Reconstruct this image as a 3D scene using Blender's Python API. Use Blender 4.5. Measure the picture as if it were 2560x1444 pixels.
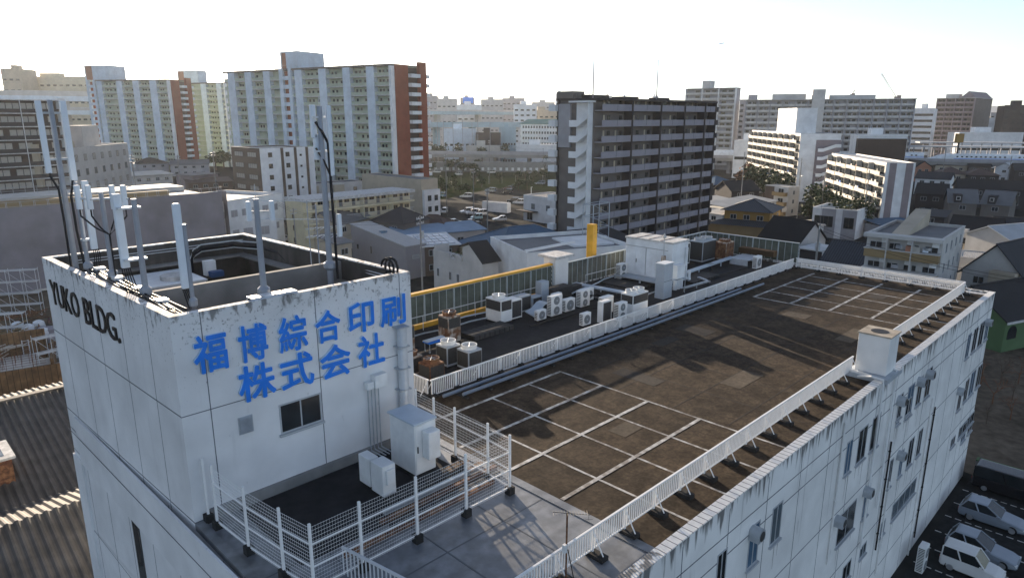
import bpy, bmesh, math, random
from mathutils import Vector, Matrix
random.seed(7)
S = bpy.context.scene
for o in list(bpy.data.objects): bpy.data.objects.remove(o)
C = S.collection
# ---------------------------------------------------------------- camera, light, exposure
F = 1707.0; TH = math.atan(429 / F); CT, ST = math.cos(TH), math.sin(TH)
CZ = 28.2; RZ = 15.2; R2 = math.sqrt(.5)
cd = bpy.data.cameras.new('Camera'); cam = bpy.data.objects.new('Camera', cd); C.objects.link(cam)
cd.sensor_fit = 'HORIZONTAL'; cd.sensor_width = 36; cd.lens = 36 * F / 2560
cd.clip_start = .1; cd.clip_end = 20000
cam.location = (0, 0, CZ); cam.rotation_euler = (math.pi / 2 - TH, 0, -math.pi / 4)
S.camera = cam
SUN_AZ = math.radians(70); SUN_EL = math.radians(9.0)      # azimuth in the XY plane from +X
w = bpy.data.worlds.new('World'); S.world = w; w.use_nodes = True
nt = w.node_tree; bg = nt.nodes['Background']
sky = nt.nodes.new('ShaderNodeTexSky'); sky.sky_type = 'NISHITA'; sky.sun_disc = False
sky.sun_elevation = SUN_EL; sky.sun_rotation = math.pi / 2 - SUN_AZ
sky.altitude = 20; sky.air_density = .6; sky.dust_density = .4; sky.ozone_density = 1.6
hs_ = nt.nodes.new('ShaderNodeHueSaturation'); hs_.inputs['Saturation'].default_value = .68
nt.links.new(sky.outputs[0], hs_.inputs['Color']); nt.links.new(hs_.outputs[0], bg.inputs[0]); bg.inputs[1].default_value = .105
sl = bpy.data.lights.new('Sun', 'SUN'); sl.energy = 5.0; sl.angle = math.radians(.42); sl.color = (1, .82, .62)
so = bpy.data.objects.new('Sun', sl); C.objects.link(so)
sd = Vector((math.cos(SUN_AZ) * math.cos(SUN_EL), math.sin(SUN_AZ) * math.cos(SUN_EL), math.sin(SUN_EL)))
so.rotation_euler = sd.to_track_quat('Z', 'Y').to_euler()
S.view_settings.view_transform = 'Standard'; S.view_settings.look = 'None'
S.view_settings.exposure = 1.4; S.view_settings.gamma = 1
try:
    S.cycles.volume_step_rate = 10; S.cycles.volume_max_steps = 32; S.cycles.max_bounces = 6
    S.cycles.volume_bounces = 0; S.cycles.use_adaptive_sampling = True
except Exception: pass
# ---------------------------------------------------------------- measuring helpers (photo pixels -> metres)
def W(u, v, z):
    x = (u - 1280) / F; y = -(v - 722) / F
    f = CT + y * ST; zz = -ST + y * CT; t = (z - CZ) / zz
    return ((f + x) * R2 * t, (f - x) * R2 * t)
def R(u, v): return W(u, v, RZ)
def HZ(X, Y, v):
    f = (X + Y) * R2; k = (722 - v) / F
    return CZ + f * (k * CT - ST) / (CT + k * ST)
def PT(u, v, d):
    k = (722 - v) / F; Z = d * (k * CT - ST) / (CT + k * ST)
    x = (u - 1280) / F * (d * CT - Z * ST)
    return ((d + x) * R2, (d - x) * R2, CZ + Z)
def ONY(u, v, Y):
    x = (u - 1280) / F; y = -(v - 722) / F
    f = CT + y * ST; zz = -ST + y * CT; t = Y / ((f - x) * R2)
    return ((f + x) * R2 * t, CZ + zz * t)
def ONX(u, v, X):
    x = (u - 1280) / F; y = -(v - 722) / F
    f = CT + y * ST; zz = -ST + y * CT; t = X / ((f + x) * R2)
    return ((f - x) * R2 * t, CZ + zz * t)
# ---------------------------------------------------------------- materials
def mat(name, col, rough=.75, nz=.12, sc=1.5, metal=0, stripe=None, bump=0, stain=None, col2=None, nz2=0, sc2=.15, spec=.3, blotch=None):
    m = bpy.data.materials.new(name); m.use_nodes = True; t = m.node_tree; N = t.nodes; L = t.links
    p = N['Principled BSDF']; p.inputs['Roughness'].default_value = rough; p.inputs['Metallic'].default_value = metal
    p.inputs['Specular IOR Level'].default_value = spec
    tc = N.new('ShaderNodeTexCoord'); co = tc.outputs['Object']
    def noise(s, det=4):
        n = N.new('ShaderNodeTexNoise'); n.inputs['Scale'].default_value = s; n.inputs['Detail'].default_value = det
        L.new(co, n.inputs['Vector']); return n.outputs['Fac']
    def mp(f, a, b, c, d):
        r = N.new('ShaderNodeMapRange'); r.inputs[1].default_value = a; r.inputs[2].default_value = b
        r.inputs[3].default_value = c; r.inputs[4].default_value = d; L.new(f, r.inputs[0]); return r.outputs[0]
    def mix(f, a, b, mode='MIX'):
        x = N.new('ShaderNodeMix'); x.data_type = 'RGBA'; x.blend_type = mode
        for i, q in ((0, f), (6, a), (7, b)):
            if hasattr(q, 'is_linked'): L.new(q, x.inputs[i])
            elif i == 0: x.inputs[0].default_value = q
            else: x.inputs[i].default_value = (*q[:3], 1)
        return x.outputs[2]
    c = col
    if col2: c = mix(mp(noise(sc2, 5), .42, .58, 0, 1), col, col2)
    f = noise(sc)
    c = mix(1.0, c if not isinstance(c, tuple) else c, mix(mp(f, .3, .7, 0, 1), (1 - nz,) * 3, (1 + nz,) * 3), 'MULTIPLY')
    if nz2: c = mix(1.0, c, mix(mp(noise(sc2, 6), .35, .65, 0, 1), (1 - nz2,) * 3, (1 + nz2 * .5,) * 3), 'MULTIPLY')
    for bs, ba in (blotch or ()): c = mix(1.0, c, mix(mp(noise(bs, 7), .38, .62, 0, 1), (1 - ba,) * 3, (1 + ba,) * 3), 'MULTIPLY')
    if stripe:
        ax, per, duty, sc_col = stripe
        s = N.new('ShaderNodeSeparateXYZ'); L.new(co, s.inputs[0])
        a = N.new('ShaderNodeMath'); a.operation = 'DIVIDE'; L.new(s.outputs[ax], a.inputs[0]); a.inputs[1].default_value = per
        b = N.new('ShaderNodeMath'); b.operation = 'FRACT'; L.new(a.outputs[0], b.inputs[0])
        g = N.new('ShaderNodeMath'); g.operation = 'LESS_THAN'; L.new(b.outputs[0], g.inputs[0]); g.inputs[1].default_value = duty
        c = mix(g.outputs[0], c, sc_col)
    if stain:            # dark run-off streaks below z top and lichen spots: dirt with a shape of its own
        for (z0, ln, amt, sx, sz, hm_) in stain:
            mpn = N.new('ShaderNodeMapping'); mpn.inputs['Scale'].default_value = (sx, sx, sz); L.new(co, mpn.inputs[0])
            n = N.new('ShaderNodeTexNoise'); n.inputs['Scale'].default_value = 1; n.inputs['Detail'].default_value = 6
            L.new(mpn.outputs[0], n.inputs['Vector'])
            s = N.new('ShaderNodeSeparateXYZ'); L.new(co, s.inputs[0])
            h = mp(s.outputs[2], z0 - ln, z0, -.09, hm_)
            ad = N.new('ShaderNodeMath'); ad.operation = 'ADD'; L.new(n.outputs['Fac'], ad.inputs[0]); L.new(h, ad.inputs[1])
            k = mp(ad.outputs[0], .62, .74, 0, amt)
            c = mix(k, c, (.045, .042, .04))
    if isinstance(c, tuple): p.inputs['Base Color'].default_value = (*c[:3], 1)
    else: L.new(c, p.inputs['Base Color'])
    if bump:
        bn = N.new('ShaderNodeBump'); bn.inputs['Strength'].default_value = bump; bn.inputs['Distance'].default_value = .02
        L.new(noise(sc * 6), bn.inputs['Height']); L.new(bn.outputs[0], p.inputs['Normal'])
    return m
def emat(name, col): return mat(name, col)
M = {}
def mm(k, *a, **kw):
    M[k] = mat(k, *a, **kw); return M[k]
mm('conc_white', (.79, .79, .77), .8, .06, .9, nz2=.10, sc2=.35, bump=.05, stain=[(15.32, 1.3, .8, 3.6, .4, .21), (15.3, 9, .35, 2.2, .12, .06)])
mm('tower_white', (.74, .745, .75), .8, .06, .9, nz2=.10, sc2=.3, bump=.05, stain=[(22.4, 3.6, .6, 10, 9, .06), (22.34, .9, .7, 4, 1.6, .15), (22.3, 8, .12, 1.6, .2, .05)])
mm('conc_grey', (.24, .24, .235), .9, .15, 1.2, nz2=.25, sc2=.5, bump=.1)
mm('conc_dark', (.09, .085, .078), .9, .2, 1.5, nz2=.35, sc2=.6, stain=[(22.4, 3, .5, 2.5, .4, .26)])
mm('joint', (.13, .14, .16), .9, .2)
mm('deck', (.21, .218, .225), .42, .22, 2.5, col2=(.12, .13, .145), nz2=.3, sc2=.5, blotch=((1.6, .25),), bump=.15, spec=.9)
mm('roof_brown', (.066, .048, .032), .95, .32, 9, col2=(.044, .033, .023), sc2=.2, bump=.2, nz2=.3, spec=.12, blotch=((1.1, .28), (3.5, .22)))
mm('roof_seam', (.035, .03, .028), .95, .2)
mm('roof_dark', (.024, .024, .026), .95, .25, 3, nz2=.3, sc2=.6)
mm('line_white', (.55, .55, .54), .8, .2, 5, nz2=.2, sc2=1.5)
mm('bay_paint', (.50, .50, .49), .75, .25, 6, col2=(.24, .22, .20), sc2=2.2)
mm('tile_white', (.80, .79, .76), .6, .08, 4, stripe=(0, .31, .13, (.2, .19, .19)))
mm('rail_white', (.82, .82, .81), .5, .05, 3)
mm('rail_grey', (.58, .60, .62), .5, .05, 3)
mm('pipe_blue', (.17, .21, .27), .4, .1, 2)
mm('screen_frame', (.36, .41, .43), .6, .1, 3)
mm('galv', (.42, .45, .48), .45, .12, 4, metal=.3)
mm('galv_lt', (.6, .63, .66), .45, .08, 4, metal=.2)
mm('mast', (.29, .32, .37), .5, .1, 3, metal=.2)
mm('antenna_white', (.70, .76, .82), .5, .04, 2)
mm('cable', (.012, .012, .014), .6, .1)
mm('cable_rust', (.16, .05, .03), .7, .2)
mm('block', (.03, .03, .03), .95, .3, 4)
mm('blue_sign', (.012, .21, .80), .45, .08, 3)
mm('blue_side', (.50, .66, .85), .5, .1, 3)
mm('black_sign', (.02, .018, .018), .4, .1)
mm('brass', (.30, .22, .13), .4, .1)
mm('yellow', (.72, .38, .04), .55, .1, 2, nz2=.15, sc2=.8)
mm('screen_dark', (.085, .105, .092), .7, .2, 2, nz2=.25, sc2=.7)
mm('screen_dark2', (.10, .11, .10), .7, .2, 2, nz2=.25, sc2=.7)
mm('ac_white', (.78, .79, .78), .5, .05, 3, nz2=.08, sc2=1)
mm('ac_grey', (.40, .44, .48), .55, .06, 3, nz2=.08, sc2=1)
mm('ac_dark', (.045, .045, .045), .7, .25, 12)
mm('ac_fan', (.20, .215, .225), .6, .1, 8)
mm('blue_box', (.40, .45, .50), .5, .05, 2)
mm('duct_blue', (.48, .55, .62), .5, .06, 2)
mm('cont_white', (.74, .78, .81), .5, .06, 2, nz2=.12, sc2=.7)
mm('rust', (.17, .085, .045), .9, .3, 4, col2=(.45, .40, .34), sc2=2.2)
mm('rust_dk', (.11, .05, .03), .9, .35, 5, col2=(.2, .10, .05), sc2=2.5)
mm('wood_dk', (.055, .055, .055), .9, .25, 3, stripe=(0, .42, .18, (.02, .02, .02)))
mm('wood', (.17, .10, .05), .85, .35, 2, stripe=(0, .55, .12, (.05, .03, .015)), nz2=.4, sc2=.8)
mm('glass', (.02, .026, .03), .12, .3, .6, spec=.5)
mm('glass_lt', (.10, .13, .15), .2, .3, .8, spec=.5)
mm('glass_b', (.09, .16, .24), .15, .2, .8, spec=.5)
mm('frame', (.42, .44, .46), .5, .06)
mm('frame_dk', (.06, .06, .06), .5, .1)
mm('curtain', (.42, .40, .36), .8, .15, 2)
mm('asphalt', (.034, .036, .037), .95, .22, 2.5, nz2=.2, sc2=.12, spec=.02)
mm('soil', (.12, .10, .078), .95, .25, 1.2, nz2=.3, sc2=.15, spec=0)
mm('grass', (.020, .034, .014), .95, .3, 2, col2=(.034, .040, .022), sc2=.2, spec=0)
mm('leaf', (.035, .055, .022), .7, .35, 1.5)
mm('leaf2', (.055, .075, .03), .7, .35, 1.5)
mm('leaf_red', (.16, .075, .04), .8, .35, 1.5)
mm('bark', (.10, .075, .055), .9, .25, 3)
mm('tyre', (.018, .018, .018), .85, .2)
mm('rim', (.45, .46, .48), .35, .1, metal=.6)
mm('lamp', (.65, .66, .67), .2, .05)
mm('lamp_red', (.35, .02, .02), .3, .05)
# ---------------------------------------------------------------- mesh builder
class MB:
    def __init__(s): s.v = []; s.f = []; s.m = []
    def quad(s, pts, m=0):
        b = len(s.v); s.v += [tuple(p) for p in pts]; s.f.append(tuple(range(b, b + len(pts)))); s.m.append(m); return s
    def box(s, x0, y0, z0, x1, y1, z1, m=0):
        if x1 < x0: x0, x1 = x1, x0
        if y1 < y0: y0, y1 = y1, y0
        if z1 < z0: z0, z1 = z1, z0
        b = len(s.v)
        s.v += [(x0, y0, z0), (x1, y0, z0), (x1, y1, z0), (x0, y1, z0), (x0, y0, z1), (x1, y0, z1), (x1, y1, z1), (x0, y1, z1)]
        for q in ((0, 3, 2, 1), (4, 5, 6, 7), (0, 1, 5, 4), (1, 2, 6, 5), (2, 3, 7, 6), (3, 0, 4, 7)):
            s.f.append(tuple(b + i for i in q)); s.m.append(m)
        return s
    def prism(s, poly, z0, z1, m=0, mt=None):
        n = len(poly); b = len(s.v)
        s.v += [(p[0], p[1], z0) for p in poly] + [(p[0], p[1], z1) for p in poly]
        s.f.append(tuple(b + i for i in reversed(range(n)))); s.m.append(m)
        s.f.append(tuple(b + n + i for i in range(n))); s.m.append(m if mt is None else mt)
        for i in range(n):
            j = (i + 1) % n; s.f.append((b + i, b + j, b + n + j, b + n + i)); s.m.append(m)
        return s
    def loft(s, rings, m=0, cap=True):
        b = len(s.v); n = len(rings[0])
        for r in rings: s.v += [tuple(p) for p in r]
        for k in range(len(rings) - 1):
            for i in range(n):
                j = (i + 1) % n
                s.f.append((b + k * n + i, b + k * n + j, b + (k + 1) * n + j, b + (k + 1) * n + i)); s.m.append(m)
        if cap:
            s.f.append(tuple(b + i for i in reversed(range(n)))); s.m.append(m)
            s.f.append(tuple(b + (len(rings) - 1) * n + i for i in range(n))); s.m.append(m)
        return s
    def tube(s, pts, r, n=6, m=0):
        rings = []; P = [Vector(p) for p in pts]; up = None
        for i, p in enumerate(P):
            d = (P[min(i + 1, len(P) - 1)] - P[max(i - 1, 0)]).normalized()
            a = d.cross(Vector((0, 0, 1)) if abs(d.z) < .95 else Vector((1, 0, 0))).normalized(); c = a.cross(d)
            rr = r[i] if isinstance(r, (list, tuple)) else r
            rings.append([p + (a * math.cos(2 * math.pi * k / n) + c * math.sin(2 * math.pi * k / n)) * rr for k in range(n)])
        return s.loft(rings, m)
    def cyl(s, x, y, z0, z1, r0, r1=None, n=14, m=0):
        r1 = r0 if r1 is None else r1
        return s.loft([[(x + r * math.cos(2 * math.pi * k / n), y + r * math.sin(2 * math.pi * k / n), z) for k in range(n)] for z, r in ((z0, r0), (z1, r1))], m)
    def lathe(s, x, y, prof, n=16, m=0):
        return s.loft([[(x + r * math.cos(2 * math.pi * k / n), y + r * math.sin(2 * math.pi * k / n), z) for k in range(n)] for r, z in prof], m)
    def disc_y(s, x, y, z, r, dy, n=18, m=0):      # short cylinder whose axis is y
        return s.loft([[(x + r * math.cos(2 * math.pi * k / n), yy, z + r * math.sin(2 * math.pi * k / n)) for k in range(n)] for yy in (y, y + dy)], m)
    def mesh(s, name, mats):
        me = bpy.data.meshes.new(name); me.from_pydata(s.v, [], s.f)
        for m in mats: me.materials.append(M[m] if isinstance(m, str) else m)
        me.polygons.foreach_set('material_index', s.m)
        bm = bmesh.new(); bm.from_mesh(me); bmesh.ops.recalc_face_normals(bm, faces=bm.faces); bm.to_mesh(me); bm.free()
        return me
    def build(s, name, mats, parent=None, bevel=0, smooth=False):
        if isinstance(mats, str): mats = [mats]
        return put(name, s.mesh(name, mats), parent, bevel, smooth)
def put(name, me, parent=None, bevel=0, smooth=False):
    o = bpy.data.objects.new(name, me); C.objects.link(o); o.parent = parent
    if smooth: me.polygons.foreach_set('use_smooth', [True] * len(me.polygons))
    if bevel:
        b = o.modifiers.new('bevel', 'BEVEL'); b.width = bevel; b.segments = 2; b.limit_method = 'ANGLE'
    return o
def tag(o, label, cat, group=None):
    o['label'] = label; o['category'] = cat
    if group: o['group'] = group
    return o
def thing(name, label, cat, loc=(0, 0, 0), rz=0, group=None):
    o = bpy.data.objects.new(name, None); C.objects.link(o); o.location = loc; o.rotation_euler = (0, 0, rz)
    o.empty_display_size = .3
    return tag(o, label, cat, group)
def struct(o): o['kind'] = 'structure'; return o
def stuff(o): o['kind'] = 'stuff'; return o
def kids(o): return [c for c in bpy.data.objects if c.parent == o]
def dup(root, loc, rz, label, group=None, ch=None):
    r = root.copy(); C.objects.link(r); r.location = loc; r.rotation_euler = (0, 0, rz); r['label'] = label
    if group: r['group'] = group
    for c in (ch or kids(root)):
        k = c.copy(); C.objects.link(k); k.parent = r
        for g in kids(c):
            q = g.copy(); C.objects.link(q); q.parent = k
    return r
def many(parent, name, me, spots, limit=100, label=None):
    """copies of one mesh as parts of a thing; past the limit the rest become one stuff part"""
    for loc, rz in spots[:limit]:
        o = bpy.data.objects.new(name, me); C.objects.link(o); o.parent = parent; o.location = loc; o.rotation_euler = (0, 0, rz)
    rest = spots[limit:]
    if rest:
        b = MB(); fm = []
        for loc, rz in rest:
            T = Matrix.Translation(loc) @ Matrix.Rotation(rz, 4, 'Z'); n = len(b.v)
            b.v += [tuple(T @ v.co) for v in me.vertices]
            for p in me.polygons: b.f.append(tuple(n + i for i in p.vertices)); b.m.append(p.material_index)
        stuff(b.build(name + '_group', list(me.materials), parent))
# ================================================================= the setting
g = MB(); g.quad([(-3000, -3000, 0), (6000, -3000, 0), (6000, 6000, 0), (-3000, 6000, 0)])
mm('ground', (.038, .039, .038), .95, .25, .6, nz2=.35, sc2=.03, spec=0)
struct(g.build('ground', 'ground'))
# ================================================================= MAIN BUILDING (axis aligned: x runs along it, y into it)
BX0, BX1, BY0, BY1 = 6.7, 61.3, 9.55, 34.2
TX1, TY0, TY1, TZ = 15.75, 21.45, 35.1, 22.3
main = thing('office_building', 'weathered white concrete four-storey works building with a flat brown roof and a corner tower', 'building')
b = MB()
b.box(BX0, BY0, 0, BX1, BY0 + .35, RZ + .12)                 # near wall
b.box(BX1 - .35, BY0 + .35, 0, BX1, BY1, RZ + .12)

b.box(BX0 + .3, BY1 - .35, 0, BX1 - .35, BY1, RZ + .1)
b.build('wall', 'conc_white', main)
b = MB(); b.box(BX0, BY0 + .35, 0, BX0 + .3, TY0, RZ - .2); b.build('wall', 'tower_white', main)
MB().box(BX0, BY0 + .35, RZ - .199, BX0 + .3, TY0, RZ + .05).build('deck_kerb', 'deck', main)
b = MB(); b.box(16.0, BY0 + .35, RZ - .4, BX1 - .35, 24.1, RZ); b.build('roof', 'roof_brown', main)
b = MB(); b.box(TX1, 24.1, RZ - .4, BX1 - .35, BY1 - .35, RZ); b.build('plant_roof', 'roof_dark', main)
b = MB(); b.box(BX0 + .3, BY0 + .35, RZ - .4, 16.0, TY0, RZ + .02); b.build('deck', 'deck', main)
mm('w_seam', (.10, .11, .12), .5, .2)
b = MB()                                                     # seams in the deck sheet
for x in (9.0, 11.6, 14.0): b.box(x, BY0 + .5, RZ + .02, x + .05, TY0 - .1, RZ + .026)
for y in (12.1, 14.4, 17.2): b.box(BX0 + .4, y, RZ + .02, 15.95, y + .05, RZ + .025)
b.build('deck_seam', 'w_seam', main)
MB().box(8.1, 17.0, RZ + .027, 15.2, TY0 - .2, RZ + .034).build('deck_dark_sheet', 'roof_dark', main)  # dark sheet that lowers the tone of the fenced deck
b = MB(); random.seed(3)
for x in (28.6, 31.5, 34.2, 37.3, 40.2, 43.4, 46): b.box(x, 10.2, RZ, x + .05, 23.0, RZ + .004)
for y in (12.7, 15.4, 18.5, 21.1): b.box(26, y, RZ, 57, y + .045, RZ + .0055)
b.build('roof_seam', 'roof_seam', main)
mm('patch_a', (.032, .026, .021), .9, .3, 5, nz2=.3, sc2=.8); mm('patch_b', (.085, .066, .046), .95, .3, 5, nz2=.3, sc2=.8)
for i, (x, y, a_, c_) in enumerate([(30.2, 14.3, 2.6, 1.1), (36.5, 19.8, 1.4, 2.2), (41.5, 13.0, 3.2, 1.0), (33.0, 20.6, 2.0, .8), (44.5, 17.0, 1.2, 1.6), (27.5, 17.5, 1.0, 2.6), (21.9, 15.2, 1.3, .9), (53.5, 15.0, 1.6, 1.2)]):
    MB().box(x, y, RZ, x + a_, y + c_, RZ + .0072).build('roof_patch', 'patch_a' if i % 2 else 'patch_b', main)
for x, y in ((29.6, 11.0), (43.8, 11.0)): MB().cyl(x, y, RZ, RZ + .06, .16, .1, 10).build('roof_drain', 'block', main)
b = MB()                                                     # raised border between deck and brown roof
b.box(15.94, BY0 + .4, RZ, 16.3, TY0, RZ + .05); b.build('border', 'deck', main)
b = MB()                                                     # painted bays
zl = RZ + .010
for x in (18.4, 20.8, 23.3, 25.75): b.box(x - .05, 10.0, RZ, x + .05, 22.15, zl)
for y in (22.15, 19.4, 16.68, 13.92): b.box(16.4, y - .08, RZ, 25.8, y + .08, zl + .003)
b.build('bay_marking', 'bay_paint', main); b = MB()
for x in (47.65, 50.1, 52.6, 55.0, 57.5): b.box(x - .05, 10.0, RZ, x + .05, 22.1, zl)
for y in (22.1, 19.37, 16.67, 13.93): b.box(47.6, y - .09, RZ, 58.8, y + .09, zl + .003)
b.build('bay_marking', 'bay_paint', main)
b = MB(); b.box(16, BY0 - .03, RZ + .12, BX1 + .03, BY0 + .38, RZ + .17); b.build('parapet_cap', 'tile_white', main)
b = MB(); b.box(BX1 - .38, BY0 + .38, RZ + .12, BX1 + .03, BY1, RZ + .17)
b.build('parapet_cap', 'conc_white', main)
MB().box(BX0, BY0 - .03, RZ + .12, 16, BY0 + .38, RZ + .17).build('parapet_cap', 'conc_white', main)
b = MB()                                                     # joints of the near wall
for z in (14.1, 13.25, 9.9, 6.2, 2.6): b.box(BX0, BY0 - .004, z - .025, BX1, BY0, z + .02)
for x in [8 + 3.05 * i for i in range(18)]: b.box(x, BY0 - .006, 0, x + .035, BY0 - .0001, 15.1)
b.build('wall_joint', 'joint', main)
b = MB()                                                     # pale end ledge in the far corner
b.box(60.3, BY0 + .36, RZ, BX1 - .36, 24, RZ + .06); b.build('end_ledge', 'line_white', main)
# ---- windows of the near wall
mm('drip', (.40, .39, .37), .9, .2, 5)
Z2 = lambda x, y: (1840 + x * .3074, 1000 + y * .3074)
Z1 = lambda x, y: (1840 + x * .28125, 640 + y * .28125)
def window_part(parent, x0, x1, z0, z1, Y, glass='glass', bars=1, curtain=False, sill=True):
    b = MB(); fr = .06
    b.box(x0, Y - .02, z0, x0 + fr, Y + .1, z1); b.box(x1 - fr, Y - .02, z0, x1, Y + .1, z1)
    b.box(x0 + fr, Y - .02, z1 - fr, x1 - fr, Y + .1, z1); b.box(x0 + fr, Y - .02, z0, x1 - fr, Y + .1, z0 + fr)
    for i in range(bars):
        xx = x0 + (x1 - x0) * (i + 1) / (bars + 1); b.box(xx - .025, Y - .022, z0 + fr, xx + .025, Y + .05, z1 - fr)
    if sill and Y == BY0:
        for q in (.12, .55, .9):
            if (x0 * 7 + q * 10) % 3 > 1: d_ = MB(); xx = x0 + (x1 - x0) * q; ln = .5 + (x0 * 3 + q * 5) % 1.1; d_.quad([(xx - .05, Y - .003, z0 - .09), (xx + .05, Y - .003, z0 - .09), (xx + .012, Y - .003, z0 - .09 - ln), (xx - .012, Y - .003, z0 - .09 - ln)]); d_.build('drip_stain', 'drip', parent)
    if sill: b.box(x0 - .06, Y - .1, z0 - .09, x1 + .06, Y + .02, z0)
    wn = b.build('window', 'frame', parent)
    MB().quad([(x0 + fr, Y - .008, z0 + fr), (x1 - fr, Y - .008, z0 + fr), (x1 - fr, Y - .008, z1 - fr), (x0 + fr, Y - .008, z1 - fr)]).build('pane', glass, wn)
    return wn
wl = [(Z2, (905, 345), (920, 570)), (Z2, (1005, 250), (1040, 460)), (Z2, (1115, 150), (1145, 360)), (Z2, (1050, 720), (1062, 920)),
      (Z2, (838, 945), (950, 1035)), (Z2, (1255, 490), (1250, 690)), (Z2, (1340, 420), (1338, 600)), (Z2, (1412, 330), (1420, 510)),
      (Z2, (1490, 250), (1490, 430)), (Z2, (112, 1040), (165, 1300)), (Z2, (300, 880), (350, 1110)), (Z2, (-150, 1260), (-95, 1480)),
      (Z2, (1180, 1000), (1200, 1070)), (Z2, (1275, 850), (1450, 745)), (Z2, (870, 1360), (920, 1420)), (Z2, (1010, 1200), (1050, 1230)),
      (Z2, (1815, 230), (1925, 165)), (Z2, (1750, 320), (1775, 350)),
      (Z1, (2065, 700), (2060, 890)), (Z1, (2120, 650), (2122, 830)), (Z1, (2175, 600), (2180, 780)), (Z1, (2228, 575), (2225, 730)),
      (Z1, (1985, 1200), (1985, 1350)), (Z1, (2045, 1110), (2045, 1270)), (Z1, (2095, 1040), (2100, 1210)), (Z1, (2155, 985), (2160, 1140)),
      (Z1, (1450, 1240), (1460, 1420)), (Z1, (1535, 1165), (1550, 1400)), (Z1, (1625, 1090), (1630, 1300)), (Z1, (1705, 1010), (1710, 1230)),
      (Z2, (1320, 40), (1325, 180)), (Z2, (1390, 0), (1410, 95)), (Z1, (2080, 1420), (2090, 1540)), (Z1, (2020, 1500), (2030, 1620))]
for i, (q, lt, rb) in enumerate(wl):
    x0, z1 = ONY(*q(*lt), BY0); x1, z0 = ONY(*q(*rb), BY0)
    if x1 - x0 < .5: x1 = x0 + .9
    if z1 - z0 < .5: z0 = z1 - .9
    pale = i in (10, 13, 15, 16, 17)
    window_part(main, x0, x1, z0, z1, BY0, 'glass_lt' if pale else ('glass' if i % 3 else 'glass_b'), 3 if x1 - x0 > 3.5 else 1)
for x0, z1, x1, z0 in [(16.6, 13.0, 17.6, 10.7), (14.2, 13, 15.2, 10.7)]: window_part(main, x0, x1, z0, z1, BY0, 'glass')
# hooded vents
for q, p in [(Z1, (1740, 1050)), (Z1, (1662, 1115)), (Z1, (1485, 1285)), (Z1, (2008, 1200)), (Z1, (2258, 590)), (Z2, (1088, 745)), (Z2, (1357, 450)), (Z2, (857, 985)), (Z2, (180, 1085))]:
    x, z = ONY(*q(*p), BY0 - .25); b = MB(); r = .26
    n = 10; ring = [(math.cos(math.pi * k / n - .0), math.sin(math.pi * k / n)) for k in range(n + 1)]
    prof = [(c * r, s_ * r) for c, s_ in ring] + [(-r, -.25), (r, -.25)]
    b.loft([[(x + a, yy, z + c) for a, c in prof] for yy in (BY0 - .42, BY0 - .001)])
    v = b.build('vent_hood', 'galv', main)
    MB().disc_y(x, BY0 - .424, z - .03, .2, -.01).build('vent_mouth', 'frame_dk', v)
# pipes down the near wall
for pts, mt in [([(880, 195), (820, 770), (755, 1320)], 'conc_white'), ([(1585, 95), (1490, 1060)], 'cable'), ([(1590, 0), (1400, 1330)], 'conc_white'), ([(1255, 350), (1150, 1200)], 'cable'), ([(1270, 640), (1120, 1440)], 'conc_white')]:
    P = [ONY(*Z2(*p), BY0 - .09) for p in pts]; xm = sum(p[0] for p in P) / len(P)
    zt, zb = P[0][1], max(0, P[-1][1])
    b = MB(); b.tube([(xm, BY0 - .07, zt), (xm, BY0 - .07, zb)], .045, 8)
    zz = zt - .6
    while zz > zb: b.box(xm - .07, BY0 - .12, zz, xm + .07, BY0, zz + .05); zz -= 1.7
    b.build('drain_pipe', mt, main, smooth=False)
for (xx, zlo) in ((35.6, 6), (37.6, 7.5)):                  # hooked overflow pipes over the parapet
    b = MB(); b.tube([(xx + .3, BY0 + 1.2, RZ + .1), (xx, BY0 + .45, RZ + .35), (xx, BY0 - .1, RZ + .33), (xx, BY0 - .13, RZ), (xx, BY0 - .13, zlo)], .06, 8)
    b.build('overflow_pipe', 'ac_white', main)
# ---- tower (its left face and everything on it runs slightly askew, as in the plan of the place)
SK = .041
def shear(o):
    for v in o.data.vertices:
        y = v.co.y + (o.parent.location.y if o.parent else 0)
        if y > TY0: v.co.x -= SK * (y - TY0)
    return o
def ONXS(u, v, X):
    x = (u - 1280) / F; y = -(v - 722) / F
    f = CT + y * ST; zz = -ST + y * CT; dx, dy = (f + x) * R2, (f - x) * R2
    t = (X + SK * TY0) / (dx + SK * dy); return (dy * t, CZ + zz * t)
before = set(bpy.data.objects)
b = MB(); t = .28
b.box(BX0, TY0, 0, TX1, TY0 + t, TZ); b.box(BX0, TY1 - t, 0, TX1, TY1, TZ)
b.box(BX0, TY0 + t, 0, BX0 + t, TY1 - t, TZ); b.box(TX1 - t, TY0 + t, 0, TX1, TY1 - t, TZ)
tower = b.build('tower_wall', 'tower_white', main)
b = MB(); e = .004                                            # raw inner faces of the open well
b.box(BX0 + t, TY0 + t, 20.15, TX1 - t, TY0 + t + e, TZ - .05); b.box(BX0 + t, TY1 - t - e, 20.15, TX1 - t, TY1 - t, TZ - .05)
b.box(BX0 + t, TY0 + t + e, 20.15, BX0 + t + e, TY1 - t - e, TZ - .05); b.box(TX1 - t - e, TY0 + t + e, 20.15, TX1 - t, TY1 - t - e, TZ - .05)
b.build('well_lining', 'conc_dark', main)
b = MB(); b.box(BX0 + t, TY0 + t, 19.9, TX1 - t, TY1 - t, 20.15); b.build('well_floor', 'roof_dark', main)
ybm = W(540, 702, 22.15)[1]
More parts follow.
